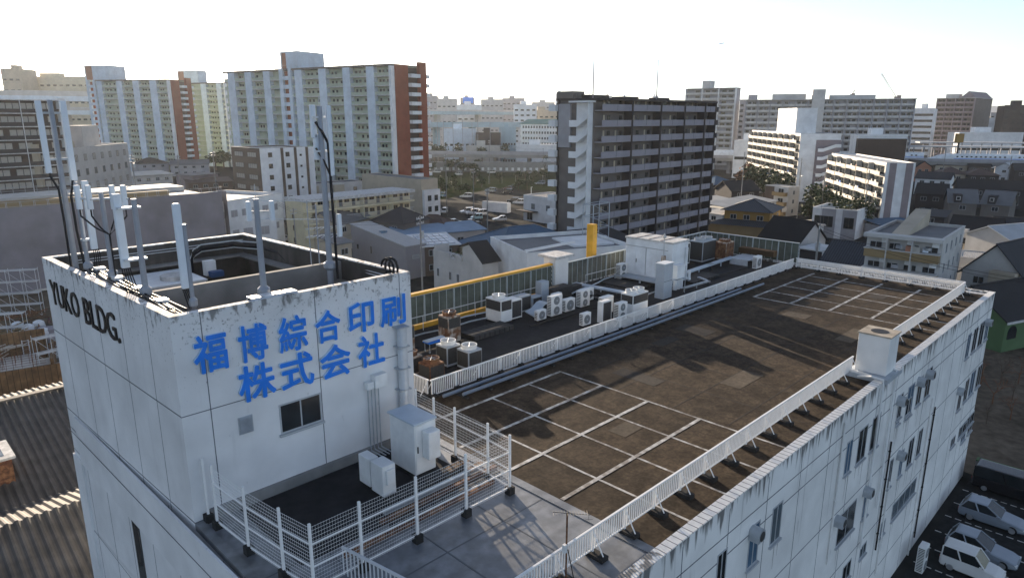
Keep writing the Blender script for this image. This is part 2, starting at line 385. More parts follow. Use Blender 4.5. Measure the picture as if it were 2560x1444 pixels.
b = MB(); b.box(BX0 + t + .02, ybm - .12, 21.15, TX1 - t - .02, ybm + .12, 22.15); b.build('cross_beam', 'conc_grey', main)
b = MB(); b.box(BX0 + t + .02, TY1 - t - .5, 21.25, TX1 - t - .02, TY1 - t - .01, 21.35); b.box(TX1 - t - .5, TY0 + .6, 21.25, TX1 - t - .01, TY1 - .9, 21.35)
b.build('ledge', 'conc_grey', main)
b = MB()
for z in (19.0, 15.25): b.box(BX0, TY0 - .004, z, TX1, TY0, z + .03); b.box(BX0 - .004, TY0, z, BX0, TY1, z + .045)
for x in (7.6, 11.55, 15.2): b.box(x, TY0 - .005, RZ, x + .03, TY0 - .0001, TZ)
for y in (23.4, 25.9, 28.4, 30.9, 33.4): b.box(BX0 - .005, y, 0, BX0 - .0001, y + .025, TZ)
for z in (14.3, 13.2, 9.4): b.box(BX0 - .004, BY0, z, BX0, TY1, z + .03)
for y in (13, 17): b.box(BX0 - .005, y, 0, BX0 - .0001, y + .025, 15.1)
b.build('tower_joint', 'joint', main)
b = MB()                                                       # plinth along the tower foot
b.box(BX0 + .5, TY0 - .16, RZ + .02, TX1, TY0 - .001, RZ + .38); b.build('plinth', 'conc_grey', main)
# recessed bay and slit window low on the left face
yA, _ = ONXS(1300 / 4, 1080 + 740 / 4, BX0); yB, _ = ONXS(1370 / 4, 1080 + 800 / 4, BX0)
zA = 12.6
b = MB(); b.box(BX0 - .03, min(yA, yB), 4.5, BX0 - .001, max(yA, yB), zA)
wn = b.build('window', 'frame_dk', main)
MB().quad([(BX0 - .034, min(yA, yB) + .08, 4.6), (BX0 - .034, max(yA, yB) - .08, 4.6), (BX0 - .034, max(yA, yB) - .08, zA - .1), (BX0 - .034, min(yA, yB) + .08, zA - .1)]).build('pane', 'glass', wn)
b = MB(); b.box(BX0 - .09, 33.9, 0, BX0 - .001, TY1, 13.0); b.box(BX0 - .09, 12.0, 12.9, BX0 - .001, 33.9, 15.2)
b.build('facade_band', 'tower_white', main)
b = MB(); b.box(BX0 - .094, 12, 14.25, BX0 - .0901, TY1 - .01, 14.29)
for y in (15, 19, 23.4, 25.9, 28.4, 30.9): b.box(BX0 - .095, y, 12.95, BX0 - .0901, y + .025, 15.15)
b.build('tower_joint', 'joint', main)
for o in set(bpy.data.objects) - before: shear(o)
# tower window and louvre
x0, z1 = ONY(696, 1012, TY0); x1, z0 = ONY(806, 1050, TY0)
wn = window_part(main, x0, x1, z0, z1, TY0, 'glass', 1)
x0, z1 = ONY(594, 1045, TY0); x1, z0 = ONY(634, 1075, TY0)
b = MB(); b.box(x0, TY0 - .03, z0, x1, TY0 - .001, z1); k = z0 + .03
while k < z1 - .05: b.quad([(x0 + .04, TY0 - .034, k + .05), (x1 - .04, TY0 - .034, k + .05), (x1 - .04, TY0 - .1, k), (x0 + .04, TY0 - .1, k)]); k += .075
b.build('louvre', 'galv', main)
# ---- blue company characters on the tower front
sign = thing('wall_sign', 'blue raised company characters in two lines on the tower front', 'sign', (BX0 + 4, TY0, 19))
def text_mesh(ch, depth, off):
    cu = bpy.data.curves.new('glyph', 'FONT'); cu.body = ch; cu.size = 1; cu.extrude = depth; cu.resolution_u = 3
    o = bpy.data.objects.new('glyph', cu); C.objects.link(o)
    dg = bpy.context.evaluated_depsgraph_get(); me = bpy.data.meshes.new_from_object(o.evaluated_get(dg))
    bpy.data.objects.remove(o); bpy.data.curves.remove(cu)
    if not off: return me
    bm = bmesh.new(); bm.from_mesh(me); bmesh.ops.remove_doubles(bm, verts=bm.verts, dist=1e-5); g0 = bm.verts[:] + bm.edges[:] + bm.faces[:]
    for i, (dx, dy) in enumerate(((1, 0), (-1, 0), (0, 1), (0, -1), (.7, .7), (-.7, .7), (.7, -.7), (-.7, -.7))):
        d = bmesh.ops.duplicate(bm, geom=g0); 
        for v in d['geom']:
            if isinstance(v, bmesh.types.BMVert): v.co += Vector((dx * off, dy * off, .004 * (i + 1)))
    bm.to_mesh(me); bm.free(); return me
def letter(parent, name, ch, cx, cz, wd, ht, Y, mats, depth=.06, off=.02, side=None, slant=0):
    me = text_mesh(ch, .1, off)
    xs = [v.co.x for v in me.vertices]; ys = [v.co.y for v in me.vertices]
    ax, bx, ay, by = min(xs), max(xs), min(ys), max(ys); loc = parent.location
    for v in me.vertices:
        x = (v.co.x - (ax + bx) / 2) / (bx - ax) * wd; z = (v.co.y - (ay + by) / 2) / (by - ay) * ht
        y = -depth - (v.co.z - .1) * .4 if v.co.z > 0 else -.002 - max(0, v.co.z + .1) * .02
        if side is None: v.co = (cx + x - loc.x, Y + y - loc.y, cz + z - loc.z)
        else: v.co = (side + y - loc.x, cx - x - loc.y, cz + z - loc.z)
    me.materials.clear()
    for m in mats: me.materials.append(M[m])
    for p in me.polygons:
        n = p.normal; p.material_index = 0
    me.update()
    for p in me.polygons:
        f = abs(p.normal.y) if side is None else abs(p.normal.x); p.material_index = 0 if f > .7 else 1
    o = bpy.data.objects.new(name, me); C.objects.link(o); o.parent = parent; return o
zo = lambda x, y: (420 + x * .25, 700 + y * .25)
for ch, (ax, ay, bx, by) in {'福': (240, 535, 590, 905), '博': (690, 440, 990, 795), '綜': (1092, 365, 1385, 690), '合': (1458, 300, 1715, 605), '印': (1785, 210, 2050, 520), '刷': (2105, 150, 2365, 450),
                             '株': (690, 830, 1070, 1180), '式': (1112, 715, 1450, 1075), '会': (1508, 645, 1818, 955), '社': (1885, 540, 2155, 845)}.items():
    x0, _ = ONY(*zo(ax, (ay + by) / 2), TY0); x1, _ = ONY(*zo(bx, (ay + by) / 2), TY0)
    xc, zc = ONY(*zo((ax + bx) / 2, (ay + by) / 2), TY0)
    ht = 1.28 if ch not in '合印刷' else 1.2
    letter(sign, 'character', ch, xc, zc, x1 - x0, ht, TY0, ['blue_sign', 'blue_side'], .1, .026)
sign2 = thing('wall_sign', 'black metal YUKO BLDG. lettering on the left face of the tower', 'sign', (BX0, 30, 20.5))
txt = 'YUKOBLDG.'
us = [(131, 152), (144, 173), (165, 190), (183, 208), (206, 222), (219, 240), (237, 265), (265, 291), (292, 304)]
ce = [(141, 735), (158, 742), (177, 750), (196, 760), (214, 779), (229, 785), (251, 800), (278, 812), (298, 843)]
yL, zL = ONXS(131, 735, BX0); yR, zR = ONXS(304, 838, BX0)
wds = [.95, .9, .95, 1.1, -.5, .8, .75, 1.0, 1.05, .22]; tot = sum(abs(q) + .12 for q in wds); cur = yL; sc_ = (yL - yR) / tot
zmid = sum(ONXS(cu_, cv, BX0)[1] for cu_, cv in ce[:8]) / 8
it = iter(txt)
for q in wds:
    if q > 0:
        ch = next(it); dot = ch == '.'
        letter(sign2, 'letter', ch, cur - q * sc_ / 2, zmid if not dot else zmid - .42, q * sc_, 1.05 if not dot else .2, 0, ['black_sign', 'black_sign'], .06, 0, side=BX0)
    cur -= (abs(q) + .12) * sc_
for o in kids(sign2): shear(o)
# ---- things fixed to the tower front
xa, zt = ONY(1003, 815, TY0 - .2)
dp = thing('ventilation_duct', 'pale round duct running down the right edge of the tower front', 'duct', (xa, TY0 - .22, RZ))
b = MB(); b.tube([(0, 0, 0), (0, 0, zt - RZ)], .2, 14); b.build('duct_pipe', 'galv_lt', dp, smooth=False)
many(dp, 'bracket', MB().box(-.3, -.22, 0, .22, .22, .05).mesh('bracket', ['galv']), [((0, 0, z), 0) for z in (.6, 1.5, 2.4, 3.3, 4.2, 5.0)])
cbx = thing('junction_box', 'white square junction box on the tower front with cable pipes below', 'electrical box', (ONY(942, 945, TY0)[0], TY0, ONY(942, 945, TY0)[1]))
b = MB(); b.box(-.28, -.32, -.28, .28, -.002, .25); b.build('box', 'ac_white', cbx, bevel=.02)
b = MB(); b.box(-.6, -.25, -.28, -.3, -.002, .02); b.build('side_box', 'ac_white', cbx, bevel=.02)
zb = RZ + .5 - cbx.location.z
for k in range(4):
    x = -.5 + k * .16; b = MB(); b.tube([(x, -.1, -.28), (x, -.1, zb), (x - .1, -.3, zb - .15), (x + .1, -.75, zb - .32)], .024, 6); b.build('conduit', 'galv', cbx)
# ================================================================= fences and rails of the roof
def rail(name, label, p0, p1, h, base, braces, npost, brace_dir, mt='rail_white', sheet=False):
    L = math.hypot(p1[0] - p0[0], p1[1] - p0[1]); a = math.atan2(p1[1] - p0[1], p1[0] - p0[0])
    r = thing(name, label, 'railing', (*p0, RZ), a)
    b = MB(); b.box(0, -.035, base + h - .06, L, .035, base + h); b.build('top_rail', mt, r)
    b = MB(); b.box(0, -.02, base + .05, L, .02, base + .09); b.build('bottom_rail', mt, r)
    b = MB(); n = int(L / .118)
    for i in range(1, n): b.box(i * L / n - .022, -.014, base + .09, i * L / n + .022, .014, base + h - .06)
    b.build('baluster_row', mt, r)
    pm = MB().box(-.035, -.033, 0, .035, .033, base + h - .06).mesh('post', [mt])
    bm = MB().box(-.16, -.5 if brace_dir < 0 else -.16, 0, .16, .16 if brace_dir < 0 else .5, .16).mesh('base_block', ['block'])
    br = MB().tube([(0, 0, base + h * .85), (0, brace_dir * .42, .16)], .022, 6).mesh('brace', [mt])
    for i in range(npost):
        x = .1 + (L - .2) * i / (npost - 1)
        put('post', pm, r).location = (x, 0, 0)
        if i % 2 == 0 or braces == 2: put('brace', br, r).location = (x, 0, 0)
        put('base_block', bm, r).location = (x, 0, 0)
    return r
rail('roof_railing', 'long white picket railing along the near roof edge up to the concrete flue', (9.6, 11.2), (36.3, 11.2), .82, .16, 2, 17, -1)
rail('roof_railing', 'white picket railing on the near roof edge beyond the concrete flue', (38.0, 11.2), (59.5, 11.2), .82, .16, 2, 13, -1)
rail('roof_railing', 'white picket railing across the far right end of the brown roof', (59.6, 11.25), (59.6, 24.1), .82, .16, 1, 8, -1)
rail('roof_railing', 'white picket railing between the brown parking roof and the air conditioners', (18.75, 24.25), (59.5, 24.25), .86, .04, 1, 28, 1)
rail('roof_railing', 'short white picket railing turning back beside the tower', (18.72, 24.35), (18.72, 28.2), .86, .04, 1, 4, 1)
b = MB(); b.box(0, -.03, .55, 12.6, .03, .85)
for k in range(8): b.box(.3 + k * 1.7, -.05, .1, .36 + k * 1.7, .05, .86)
tag(b.build('guard_beam', 'rail_white'), 'broad white guard beam along the outside of the end railing', 'guard rail').location = (59.8, 11.4, RZ); bpy.data.objects['guard_beam'].rotation_euler = (0, 0, math.pi / 2)
# white mesh fence round the tower deck
fpts = [(7.1, 21.3), (7.15, 20.7), (7.28, 18.68), (7.5, 16.86), (7.72, 15.52), (9.29, 15.52), (11.3, 15.5), (13.34, 15.5), (15.36, 15.47), (15.45, 16.7), (15.5, 18.6), (15.52, 19.9), (15.55, 21.1)]
mf = thing('mesh_fence', 'white wire mesh fence enclosing the equipment deck at the tower foot', 'fence', (7.72, 15.52, RZ))
ox, oy = 7.72, 15.52
for i, (x, y) in enumerate(fpts):
    b = MB(); b.box(x - ox - .035, y - oy - .035, .02, x - ox + .035, y - oy + .035, 2.3); b.build('post', 'rail_white', mf)
    b = MB(); b.box(x - ox - .13, y - oy - .13, .02, x - ox + .13, y - oy + .13, .3); b.build('base_block', 'block', mf)
for i in range(1, len(fpts) - 1):
    (xa, ya), (xb, yb) = fpts[i], fpts[i + 1]; L = math.hypot(xb - xa, yb - ya); dx, dy = (xb - xa) / L, (yb - ya) / L
    b = MB(); P = lambda s, z: (xa - ox + dx * s, ya - oy + dy * s, z)
    k = .22
    while k < 2.2: b.tube([P(0, k), P(L, k)], .0055, 3); k += .115
    n = int(L / .085)
    for j in range(1, n): b.tube([P(j * L / n, .2), P(j * L / n, 2.2)], .0026, 3)
    b.build('mesh_panel', 'rail_white', mf)
    for z in (.28, .95, 1.65): MB().tube([P(0, z), P(L, z)], .024, 5).build('cross_rail', 'rail_white', mf)
# small stair railing poking up at the bottom of the picture
gx, gy = R(860, 1440)
gt = thing('hatch_railing', 'short grey picket rail rising beside the fence at the bottom edge', 'railing', (gx, gy, RZ), math.radians(-80))
b = MB(); b.box(0, -.03, .95, 2.6, .03, 1.02); b.build('top_rail', 'rail_grey', gt)
b = MB()
for k in range(17): b.box(k * .16, -.015, .08, k * .16 + .03, .015, .95)
b.build('baluster_row', 'rail_grey', gt)
# ---- flue box
mm('w_flue', (.42, .37, .30), .9, .2, 3, nz2=.3, sc2=1.2)
fl = thing('roof_flue', 'white square concrete flue with a round black mouth on the near roof edge', 'flue', (37.15, 10.35, RZ))
b = MB(); b.box(-.75, -.75, .25, .75, .75, 2.25); b.build('shaft', 'conc_white', fl, bevel=.02)
b = MB(); b.box(-.8, -.8, 2.25, .8, .8, 2.32); b.build('cap', 'w_flue', fl)
b = MB(); b.cyl(0, 0, 2.322, 2.33, .42, n=24); b.build('mouth', 'cable', fl)
b = MB(); b.box(-1.3, -1.0, .0, 1.15, 1.0, .25); b.build('plinth', 'ac_grey', fl)
# ---- pipes beside the long rail
pt = thing('pipe_run', 'pair of long blue grey pipes lying beside the rail on the brown roof', 'pipes', (19, 23.6, RZ))
for dy, x0, L in ((.0, 0, 29.5), (-.5, .8, 32.3)):
    b = MB(); b.tube([(x0, dy, .2), (L, dy, .2)], .085, 10); b.build('pipe', 'pipe_blue', pt, smooth=False)
many(pt, 'support', MB().box(0, -.75, 0, .2, .15, .09).mesh('support', ['block']), [((.8 + k * 1.55, 0, 0), 0) for k in range(20)])
# ================================================================= plant area
def screen(name, label, p0, p1, h, base=0.0, yellow=None, mt='screen_dark'):
    L = math.hypot(p1[0] - p0[0], p1[1] - p0[1]); a = math.atan2(p1[1] - p0[1], p1[0] - p0[0])
    r = thing(name, label, 'screen wall', (*p0, RZ), a)
    b = MB(); z = base + .12; n = int((h - .15) / .3); pit = (h - .15) / n
    for i in range(n):                                         # lapped horizontal louvre boards
        zz = base + .08 + i * pit
        b.quad([(0, .02, zz), (L, .02, zz), (L, .16, zz + pit), (0, .16, zz + pit)]); b.quad([(0, .17, zz + pit), (L, .17, zz + pit), (L, .03, zz), (0, .03, zz)])
    b.build('louvre_panel', mt, r)
    b = MB(); b.box(0, -.05, base + h - .05, L, .19, base + h); b.build('top_frame', 'screen_frame', r)
    n = max(1, round(L / .62))
    pm = MB().box(-.016, -.03, base, .016, .0, base + h - .07).mesh('mullion', ['screen_frame'])
    pw = MB().box(-.045, -.08, base, .045, .02, base + h - .07).mesh('post', ['screen_frame'])
    for i in range(n + 1): put('post' if i % 4 == 0 else 'mullion', pw if i % 4 == 0 else pm, r).location = (L * i / n, 0, 0)
    if yellow:
        b = MB(); b.box(yellow[0], -.12, base + h + .002, yellow[1], .28, base + h + .16); b.build('yellow_coping', 'yellow', r, bevel=.03)
    return r
screen('louvre_screen', 'dark louvred screen with a long yellow coping behind the rooftop plant', (16.0, 33.9), (38.3, 33.9), 2.05, yellow=(0, 22.2))
screen('louvre_screen', 'dark louvred screen between the concrete pillar and the roof corner', (40.0, 33.9), (61.2, 33.9), 2.0, mt='screen_dark2')
s3 = screen('louvre_screen', 'dark louvred screen closing the far right end of the plant roof', (61.2, 33.9), (61.2, 24.6), 2.0)
pl = thing('concrete_pillar', 'stained concrete pillar with a flat cap standing in the louvred screen', 'pillar', (39.15, 34.3, RZ))
b = MB(); b.box(-.75, -.6, 0, .75, .6, 2.55); b.build('shaft', 'conc_white', pl)
b = MB(); b.box(-1.05, -.95, 2.55, 1.05, .95, 2.75); b.build('cap', 'line_white', pl)
ys = thing('sign_post', 'tall yellow signboard blade rising above the rooftop screen', 'sign', (44.3, 34.9, RZ))
zt = HZ(44.3, 34.9, 560) - RZ
b = MB(); b.box(-.3, -.3, 0, .3, .35, zt); b.build('blade', 'yellow', ys, bevel=.04)
b = MB()
for k in range(9): b.box(.3, -.1, 1.6 + k * (zt - 2) / 9, .36, .1, 1.72 + k * (zt - 2) / 9)
b.build('lamp_bracket', 'frame_dk', ys)
b = MB(); b.box(-.1, -.25, 0, 22, .0, .3); o = tag(b.build('curb_pipe', 'yellow'), 'yellow kerb beam along the foot of the louvred screen', 'kerb'); o.location = (17, 33.6, RZ)
b = MB(); b.tube([(0, 0, 0), (0, 0, .95), (17.5, 0, .95), (18.2, 0, .6), (18.2, 0, 0)], .03, 6)
for k in range(8): b.tube([(2.2 * k, 0, 0), (2.2 * k, 0, .95)], .025, 6)
o = tag(b.build('handrail', 'rail_grey'), 'thin grey tube handrail in front of the yellow topped screen', 'handrail'); o.location = (18.5, 33.0, RZ)
b = MB(); b.tube([(0, 0, 0), (0, 0, .95), (4.5, 0, .95), (4.5, 0, 0)], .03, 6)
o = tag(b.build('handrail', 'rail_grey'), 'short grey tube handrail to the right of the concrete pillar', 'handrail'); o.location = (41.2, 33.0, RZ)

def ac(label, x, y, w, d, h, fans=1, style='fan', body='ac_white', base=.1, group='rooftop air conditioners', rz=0, flip=1):
    """x, y: left front foot; the front looks towards -y"""
    r = thing('air_conditioner', label, 'air conditioner', (x, y, RZ), rz, group)
    b = MB(); b.box(0, 0, base, w, d, h); b.build('body', body, r, bevel=.025)
    b = MB(); b.box(.05, .03, 0, .12, d - .03, base - .001); b.box(w - .12, .03, 0, w - .05, d - .03, base - .001); b.build('feet', 'block', r)
    if style == 'fan':
        ph = (h - base) / fans; rr = min(w * .36, ph * .42)
        for i in range(fans):
            f = MB().disc_y(w * .46, -.012, base + ph * (i + .5), rr, -.02, 20).build('fan_grille', 'ac_fan', r)
            MB().disc_y(w * .46, -.034, base + ph * (i + .5), rr * .22, -.012, 12).build('fan_hub', 'ac_grey', f)
        b = MB()
        k = base + .12
        while k < h - .12: b.box(-.012, .05, k, -.001, d - .05, k + .05); k += .11
        b.build('coil_panel', 'ac_dark', r)
    elif style == 'coil':
        b = MB(); b.box(w * .12, -.012, base + .1, w * .97, -.001, h - .1); b.build('coil_panel', 'ac_dark', r)
        b = MB(); b.box(w - .03, -.04, base, w, -.013, h - .02); b.build('edge_trim', body, r)
    return r
def cooler(label, x, y, s, h, body, panel, top, split=0, domes=1, group='rooftop cooling units', w=None):
    """upright unit whose fans blow out of the top"""
    w = w or s
    r = thing('cooling_unit', label, 'cooling unit', (x, y, RZ), 0, group)
    b = MB(); b.box(0, 0, .12, w, s, h); b.build('body', body, r, bevel=.03)
    MB().box(.05, -.012, max(split, .25), w - .05, -.001, h - .09).build('coil_panel', panel, r); MB().box(-.012, .05, max(split, .25), -.001, s - .05, h - .09).build('coil_panel', panel, r)
    for i in range(domes):
        cx = w * (i + .5) / domes; rr = min(w / domes, s) * .42
        t = MB().lathe(cx, s / 2, [(rr, h), (rr * 1.02, h + .12), (rr * 1.06, h + .22), (rr * .96, h + .22), (rr * .9, h + .02)], 20).build('fan_shroud', top, r, smooth=False)
        MB().cyl(cx, s / 2, h + .005, h + .1, rr * .28, rr * .2, 12).build('fan_hub', 'ac_grey' if top != 'rust_dk' else 'rust', t)
        b = MB()
        for q in range(4):
            a = q * math.pi / 4; c, s_ = math.cos(a) * rr * .97, math.sin(a) * rr * .97
            b.tube([(cx - c, s / 2 - s_, h + .2), (cx + c, s / 2 + s_, h + .2)], .012, 4)
        b.build('guard_wire', 'galv', t)
    b = MB(); b.box(.02, .02, 0, w - .02, s - .02, .119); b.build('plinth', 'block', r)
    return r
def hh(x, y, v): return HZ(x, y, v) - RZ
# centre group
cooler('tall white cooling unit with one dome, first of the row by the planks', 29.3, 30.3, 1.45, hh(29.3, 30.3, 752), 'ac_white', 'ac_dark', 'ac_white', split=.9, w=1.0)
ac('white unit with a dark coil face joined to the domed cooling unit', 30.35, 30.45, 1.0, .9, hh(30.4, 30.4, 752), style='coil')
ac('tall grey air conditioner with a brown coil, behind the smallest unit', 31.95, 31.2, 1.1, .7, hh(32, 31.2, 742), style='coil', body='ac_grey')
ac('blue grey air conditioner half hidden behind the twin fan unit', 33.6, 31.6, 1.0, .6, hh(34, 31.5, 742), style='coil', body='blue_box')
ac('smallest white air conditioner standing alone in front of the row', 31.4, 29.02, .85, .32, hh(31.4, 29, 778), 1)
ac('white twin fan air conditioner between the smallest and the single fan unit', 32.78, 29.06, 1.1, .42, hh(32.8, 29.06, 742), 2)
ac('white single fan air conditioner right of the twin fan unit', 34.28, 29.1, 1.0, .4, hh(34.3, 29.1, 750), 1)
ac('beige twin fan air conditioner with a brown side beside the cable tangle', 35.9, 29.1, 1.0, .45, hh(35.9, 29.1, 728), 2, body='ac_white')
ac('narrow white unit with a dark coil behind the pickets', 33.95, 25.75, .95, .4, hh(34, 25.75, 755), style='coil')
ac('white air conditioner partly hidden behind the narrow coil unit', 35.6, 26.9, 1.1, .45, hh(35.6, 26.9, 745), 1)
ac('white single fan air conditioner pressed against the pickets by the twin chimney unit', 35.05, 25.25, .95, .42, hh(35, 25.25, 760), 2)
cooler('big white cooling unit with two raised fan chimneys behind the pickets', 36.4, 25.1, 1.0, hh(36.4, 25.2, 737), 'ac_white', 'ac_dark', 'ac_white', split=1.0, domes=2, w=1.75)
ac('small white air conditioner behind the single fan unit', 34.9, 30.7, .85, .35, .95, 1)
ac('small white air conditioner between the beige twin fan unit and the cable tangle', 37.5, 29.9, .85, .35, 1.0, 1)
ac('small pale air conditioner left of the narrow coil unit', 32.6, 26.2, .8, .34, .9, 1)
# left group
cooler('tall dark cooling unit on a rusty white base by the yellow kerb', 24.3, 29.55, .95, hh(24.3, 29.6, 794), 'rust', 'ac_dark', 'rust_dk', split=1.0)
cooler('dark rusty cooling unit cut off by the tower edge', 21.2, 30.0, 1.0, hh(21.2, 30, 822), 'rust', 'ac_dark', 'rust_dk', split=.9)
cooler('grey cooling unit with a pale round hood, left of its twin', 21.75, 26.6, .95, hh(21.8, 26.6, 868), 'ac_grey', 'ac_dark', 'ac_white')
cooler('grey cooling unit with a pale round hood, right of its twin nearest the pickets', 22.2, 25.4, .95, hh(22.2, 25.4, 880), 'ac_grey', 'ac_dark', 'ac_white')
cooler('rusty round topped cooling unit half hidden by the tower', 19.4, 26.9, .95, hh(19.4, 26.9, 897), 'rust', 'ac_dark', 'rust_dk')
cooler('rustiest cooling unit with an open round top close to the picket corner', 19.8, 25.6, .95, hh(19.8, 25.6, 915), 'rust_dk', 'ac_dark', 'rust_dk')
pf = tag(MB().box(0, 0, 0, 3.4, 1.3, .28).build('plank_platform', 'wood_dk'), 'low dark plank platform on the plant roof in front of the yellow kerb', 'platform'); pf.location = (25.9, 29.1, RZ); 
tr = thing('trolley', 'blue trolley heaped with pipes next to the rusty based cooling unit', 'trolley', (22.6, 29.2, RZ))
b = MB(); b.box(0, 0, .55, 1.2, .6, .62)
b.build('bed', 'blue_sign', tr)
b = MB()
for x, y in ((.08, .08), (1.12, .08), (.08, .52), (1.12, .52)): b.tube([(x, y, .1), (x, y, .55)], .02, 5); b.cyl(x, y, .0, .1, .05)
b.build('frame', 'galv', tr)
b = MB()
for k in range(5): b.tube([(-.1, .1 + k * .09, .68 + .03 * (k % 2)), (1.25, .14 + k * .08, .7)], .035, 6)
b.build('pipe_load', 'duct_blue', tr)
# pipes and ducts between the units
def duct(label, pts, wd, z, m='duct_blue', name='cable_duct'):
    b = MB()
    for (xa, ya), (xb, yb) in zip(pts, pts[1:]):
        L = math.hypot(xb - xa, yb - ya); dx, dy = (xb - xa) / L * wd / 2, (yb - ya) / L * wd / 2
        b.prism([(xa - dx + dy, ya - dy - dx), (xb + dx + dy, yb + dy - dx), (xb + dx - dy, yb + dy + dx), (xa - dx - dy, ya - dy + dx)], RZ + z, RZ + z + .12)
        n = int(L / 1.6)
        for i in range(n + 1):
            x = xa + (xb - xa) * i / max(1, n); y = ya + (yb - ya) * i / max(1, n); b.box(x - .04, y - .04, RZ, x + .04, y + .04, RZ + z)
    return tag(b.build(name, m), label, 'duct')
duct('pale blue straight duct crossing the plant roof behind the twin chimney unit', [R(1442, 722), R(1565, 745)], .55, .35)
duct('pale blue L shaped duct on legs right of the white container', [(49.5, 28.9), (53.7, 29.1), (57.8, 29.3)], .45, .45)
duct('narrow pale duct leading from the container to the far units', [(49.6, 31.2), (54.2, 31.8)], .3, .4)
duct('grey low square duct frame lying on the roof by the pickets', [(45.3, 26.6), (48.6, 26.4), (49.2, 27.6)], .2, .25, 'galv')
b = MB(); random.seed(5)
for k in range(7):
    y = 29.9 + k * .12; b.tube([(31.6, y - .3, RZ + .25 + k * .03), (32.3, y - .2, RZ + .5), (33.0, y, RZ + .75), (33.9, y + .5, RZ + .6)], .05, 6)
tag(b.build('pipe_bundle', 'duct_blue'), 'bundle of pale lagged pipes joining the units in the row', 'pipes')
b = MB()
for k in range(9):
    x0 = 36.8 + .1 * k; b.tube([(x0, 29.3 + .1 * k, RZ + .6), (x0 + .5, 28.8, RZ + .9 - .05 * k), (x0 + 1.1, 28.2 + .08 * k, RZ + .5), (x0 + 1.4, 27.2, RZ + .15)], .03, 5)
tag(b.build('cable_tangle', 'cable'), 'tangle of black cables beside the beige twin fan unit', 'cables')
b = MB(); b.box(0, 0, 0, 2.2, .9, .8); b.box(2.3, .2, 0, 3.6, .8, .6); o = tag(b.build('equipment_chest', 'ac_dark', bevel=.03), 'dark low equipment chests at the foot of the concrete pillar', 'chest'); o.location = (36.2, 32.0, RZ)
o = tag(MB().box(0, 0, 0, .8, .6, 1.5).build('control_cabinet', 'blue_box', bevel=.02), 'light blue control cabinet in front of the concrete pillar', 'cabinet'); o.location = (35.2, 32.2, RZ)
for i, (x0, y0, x1, y1, z, lab) in enumerate([(26.5, 32.6, 35.5, 32.4, .3, 'thin pale pipe along the yellow kerb behind the domed unit'), (38.3, 27.6, 46, 27.9, .2, 'grey conduit running from the cable tangle to the tall grey cabinet'), (30.2, 28.6, 37.5, 28.2, .12, 'low black hose in front of the row of units'), (37.8, 31.5, 44.5, 32.8, .35, 'pale lagged pipe between the pillar and the container'), (23.0, 31.8, 29.2, 31.6, .25, 'white pipe from the rusty based unit to the domed unit'), (50, 27.6, 56.2, 26.8, .15, 'black hose from the L shaped duct to the lone far unit')]):
    b = MB(); P = [(x0 + (x1 - x0) * q / 5 + .05 * (q % 2), y0 + (y1 - y0) * q / 5 + .1 * math.sin(q * 2), RZ + z) for q in range(6)]; b.tube(P, .05, 6)
    tag(b.build('roof_pipe', ['duct_blue', 'galv', 'cable'][i % 3]), lab, 'pipe')
# rooftop container
cx0, cy0 = 45.6, 28.0
ct = thing('container_shed', 'white steel equipment container with double doors on the plant roof', 'container', (cx0, cy0, RZ))
# the long face looks towards -x
b = MB(); b.box(0, 0, .55, 2.3, 4.4, 3.45); b.build('body', 'cont_white', ct, bevel=.03)
b = MB(); b.box(-.06, -.06, 3.45, 2.36, 4.46, 3.6); b.build('roof', 'line_white', ct)
b = MB()
for k in range(1, 4): b.box(-.07, k * 1.1 - .03, 3.6, 2.36, k * 1.1 + .03, 3.63)
b.build('roof_rib', 'rust', ct)
for y0 in (.5, 1.45, 2.45, 3.4):
    d = MB().box(-.03, y0, .75, -.001, y0 + .9, 2.85).build('door', 'cont_white', ct)
    if y0 in (.5, 2.45): MB().box(-.07, y0 + .82, 1.6, -.031, y0 + .87, 1.9).build('handle', 'frame_dk', d)
b = MB(); b.box(-.05, .4, 2.87, -.001, 4.35, 2.93); b.box(-.04, 2.38, .7, -.001, 2.42, 2.86); b.build('door_trim', 'frame', ct)
b = MB(); b.box(-1.1, -.3, .42, 2.4, 4.7, .549)
for x, y in ((-1, -.2), (-1, 4.6), (2.3, -.2), (2.3, 4.6), (-1, 2.2)): b.box(x - .06, y - .06, 0, x + .06, y + .06, .42)
b.build('stand', 'ac_grey', ct)
b = MB(); b.tube([(1.9, -.1, .5), (1.9, -.12, 3.0)], .13, 8); b.tube([(1.9, -.15, .5), (1.9, -.5, .5), (1.9, -.5, 1.2)], .13, 8); b.build('exhaust_pipe', 'cont_white', ct)
gb = thing('switch_cabinet', 'tall grey steel cabinet standing in front of the white container', 'cabinet', (42.15, 26.45, RZ))
b = MB(); b.box(0, 0, 0, 1.15, .75, 2.6); b.build('body', 'blue_box', gb, bevel=.02)
b = MB(); b.box(-.04, -.04, 2.6, 1.19, .79, 2.66); b.build('lid', 'cont_white', gb)
b = MB(); b.box(-.005, 0, 1.3, 1.155, -.006, 1.33); b.build('seam', 'frame_dk', gb)
mb = thing('meter_box', 'white meter box over three round canisters beside the tall grey cabinet', 'meter box', (44.0, 26.5, RZ))
b = MB(); b.box(0, 0, 1.2, 1.05, .45, 2.25); b.build('box', 'cont_white', mb, bevel=.03)
for k in range(3): MB().cyl(.1 + .4 * k, .2, .35, 1.1, .17).build('canister', 'galv_lt', mb)
b = MB(); b.tube([(1.1, -.05, 0), (1.1, -.05, 2.1)], .03, 6); b.build('post', 'galv', mb)
o = thing('rod_mast', 'slender mast with a white cone cap in front of the container', 'mast', (45.0, 28.4, RZ))
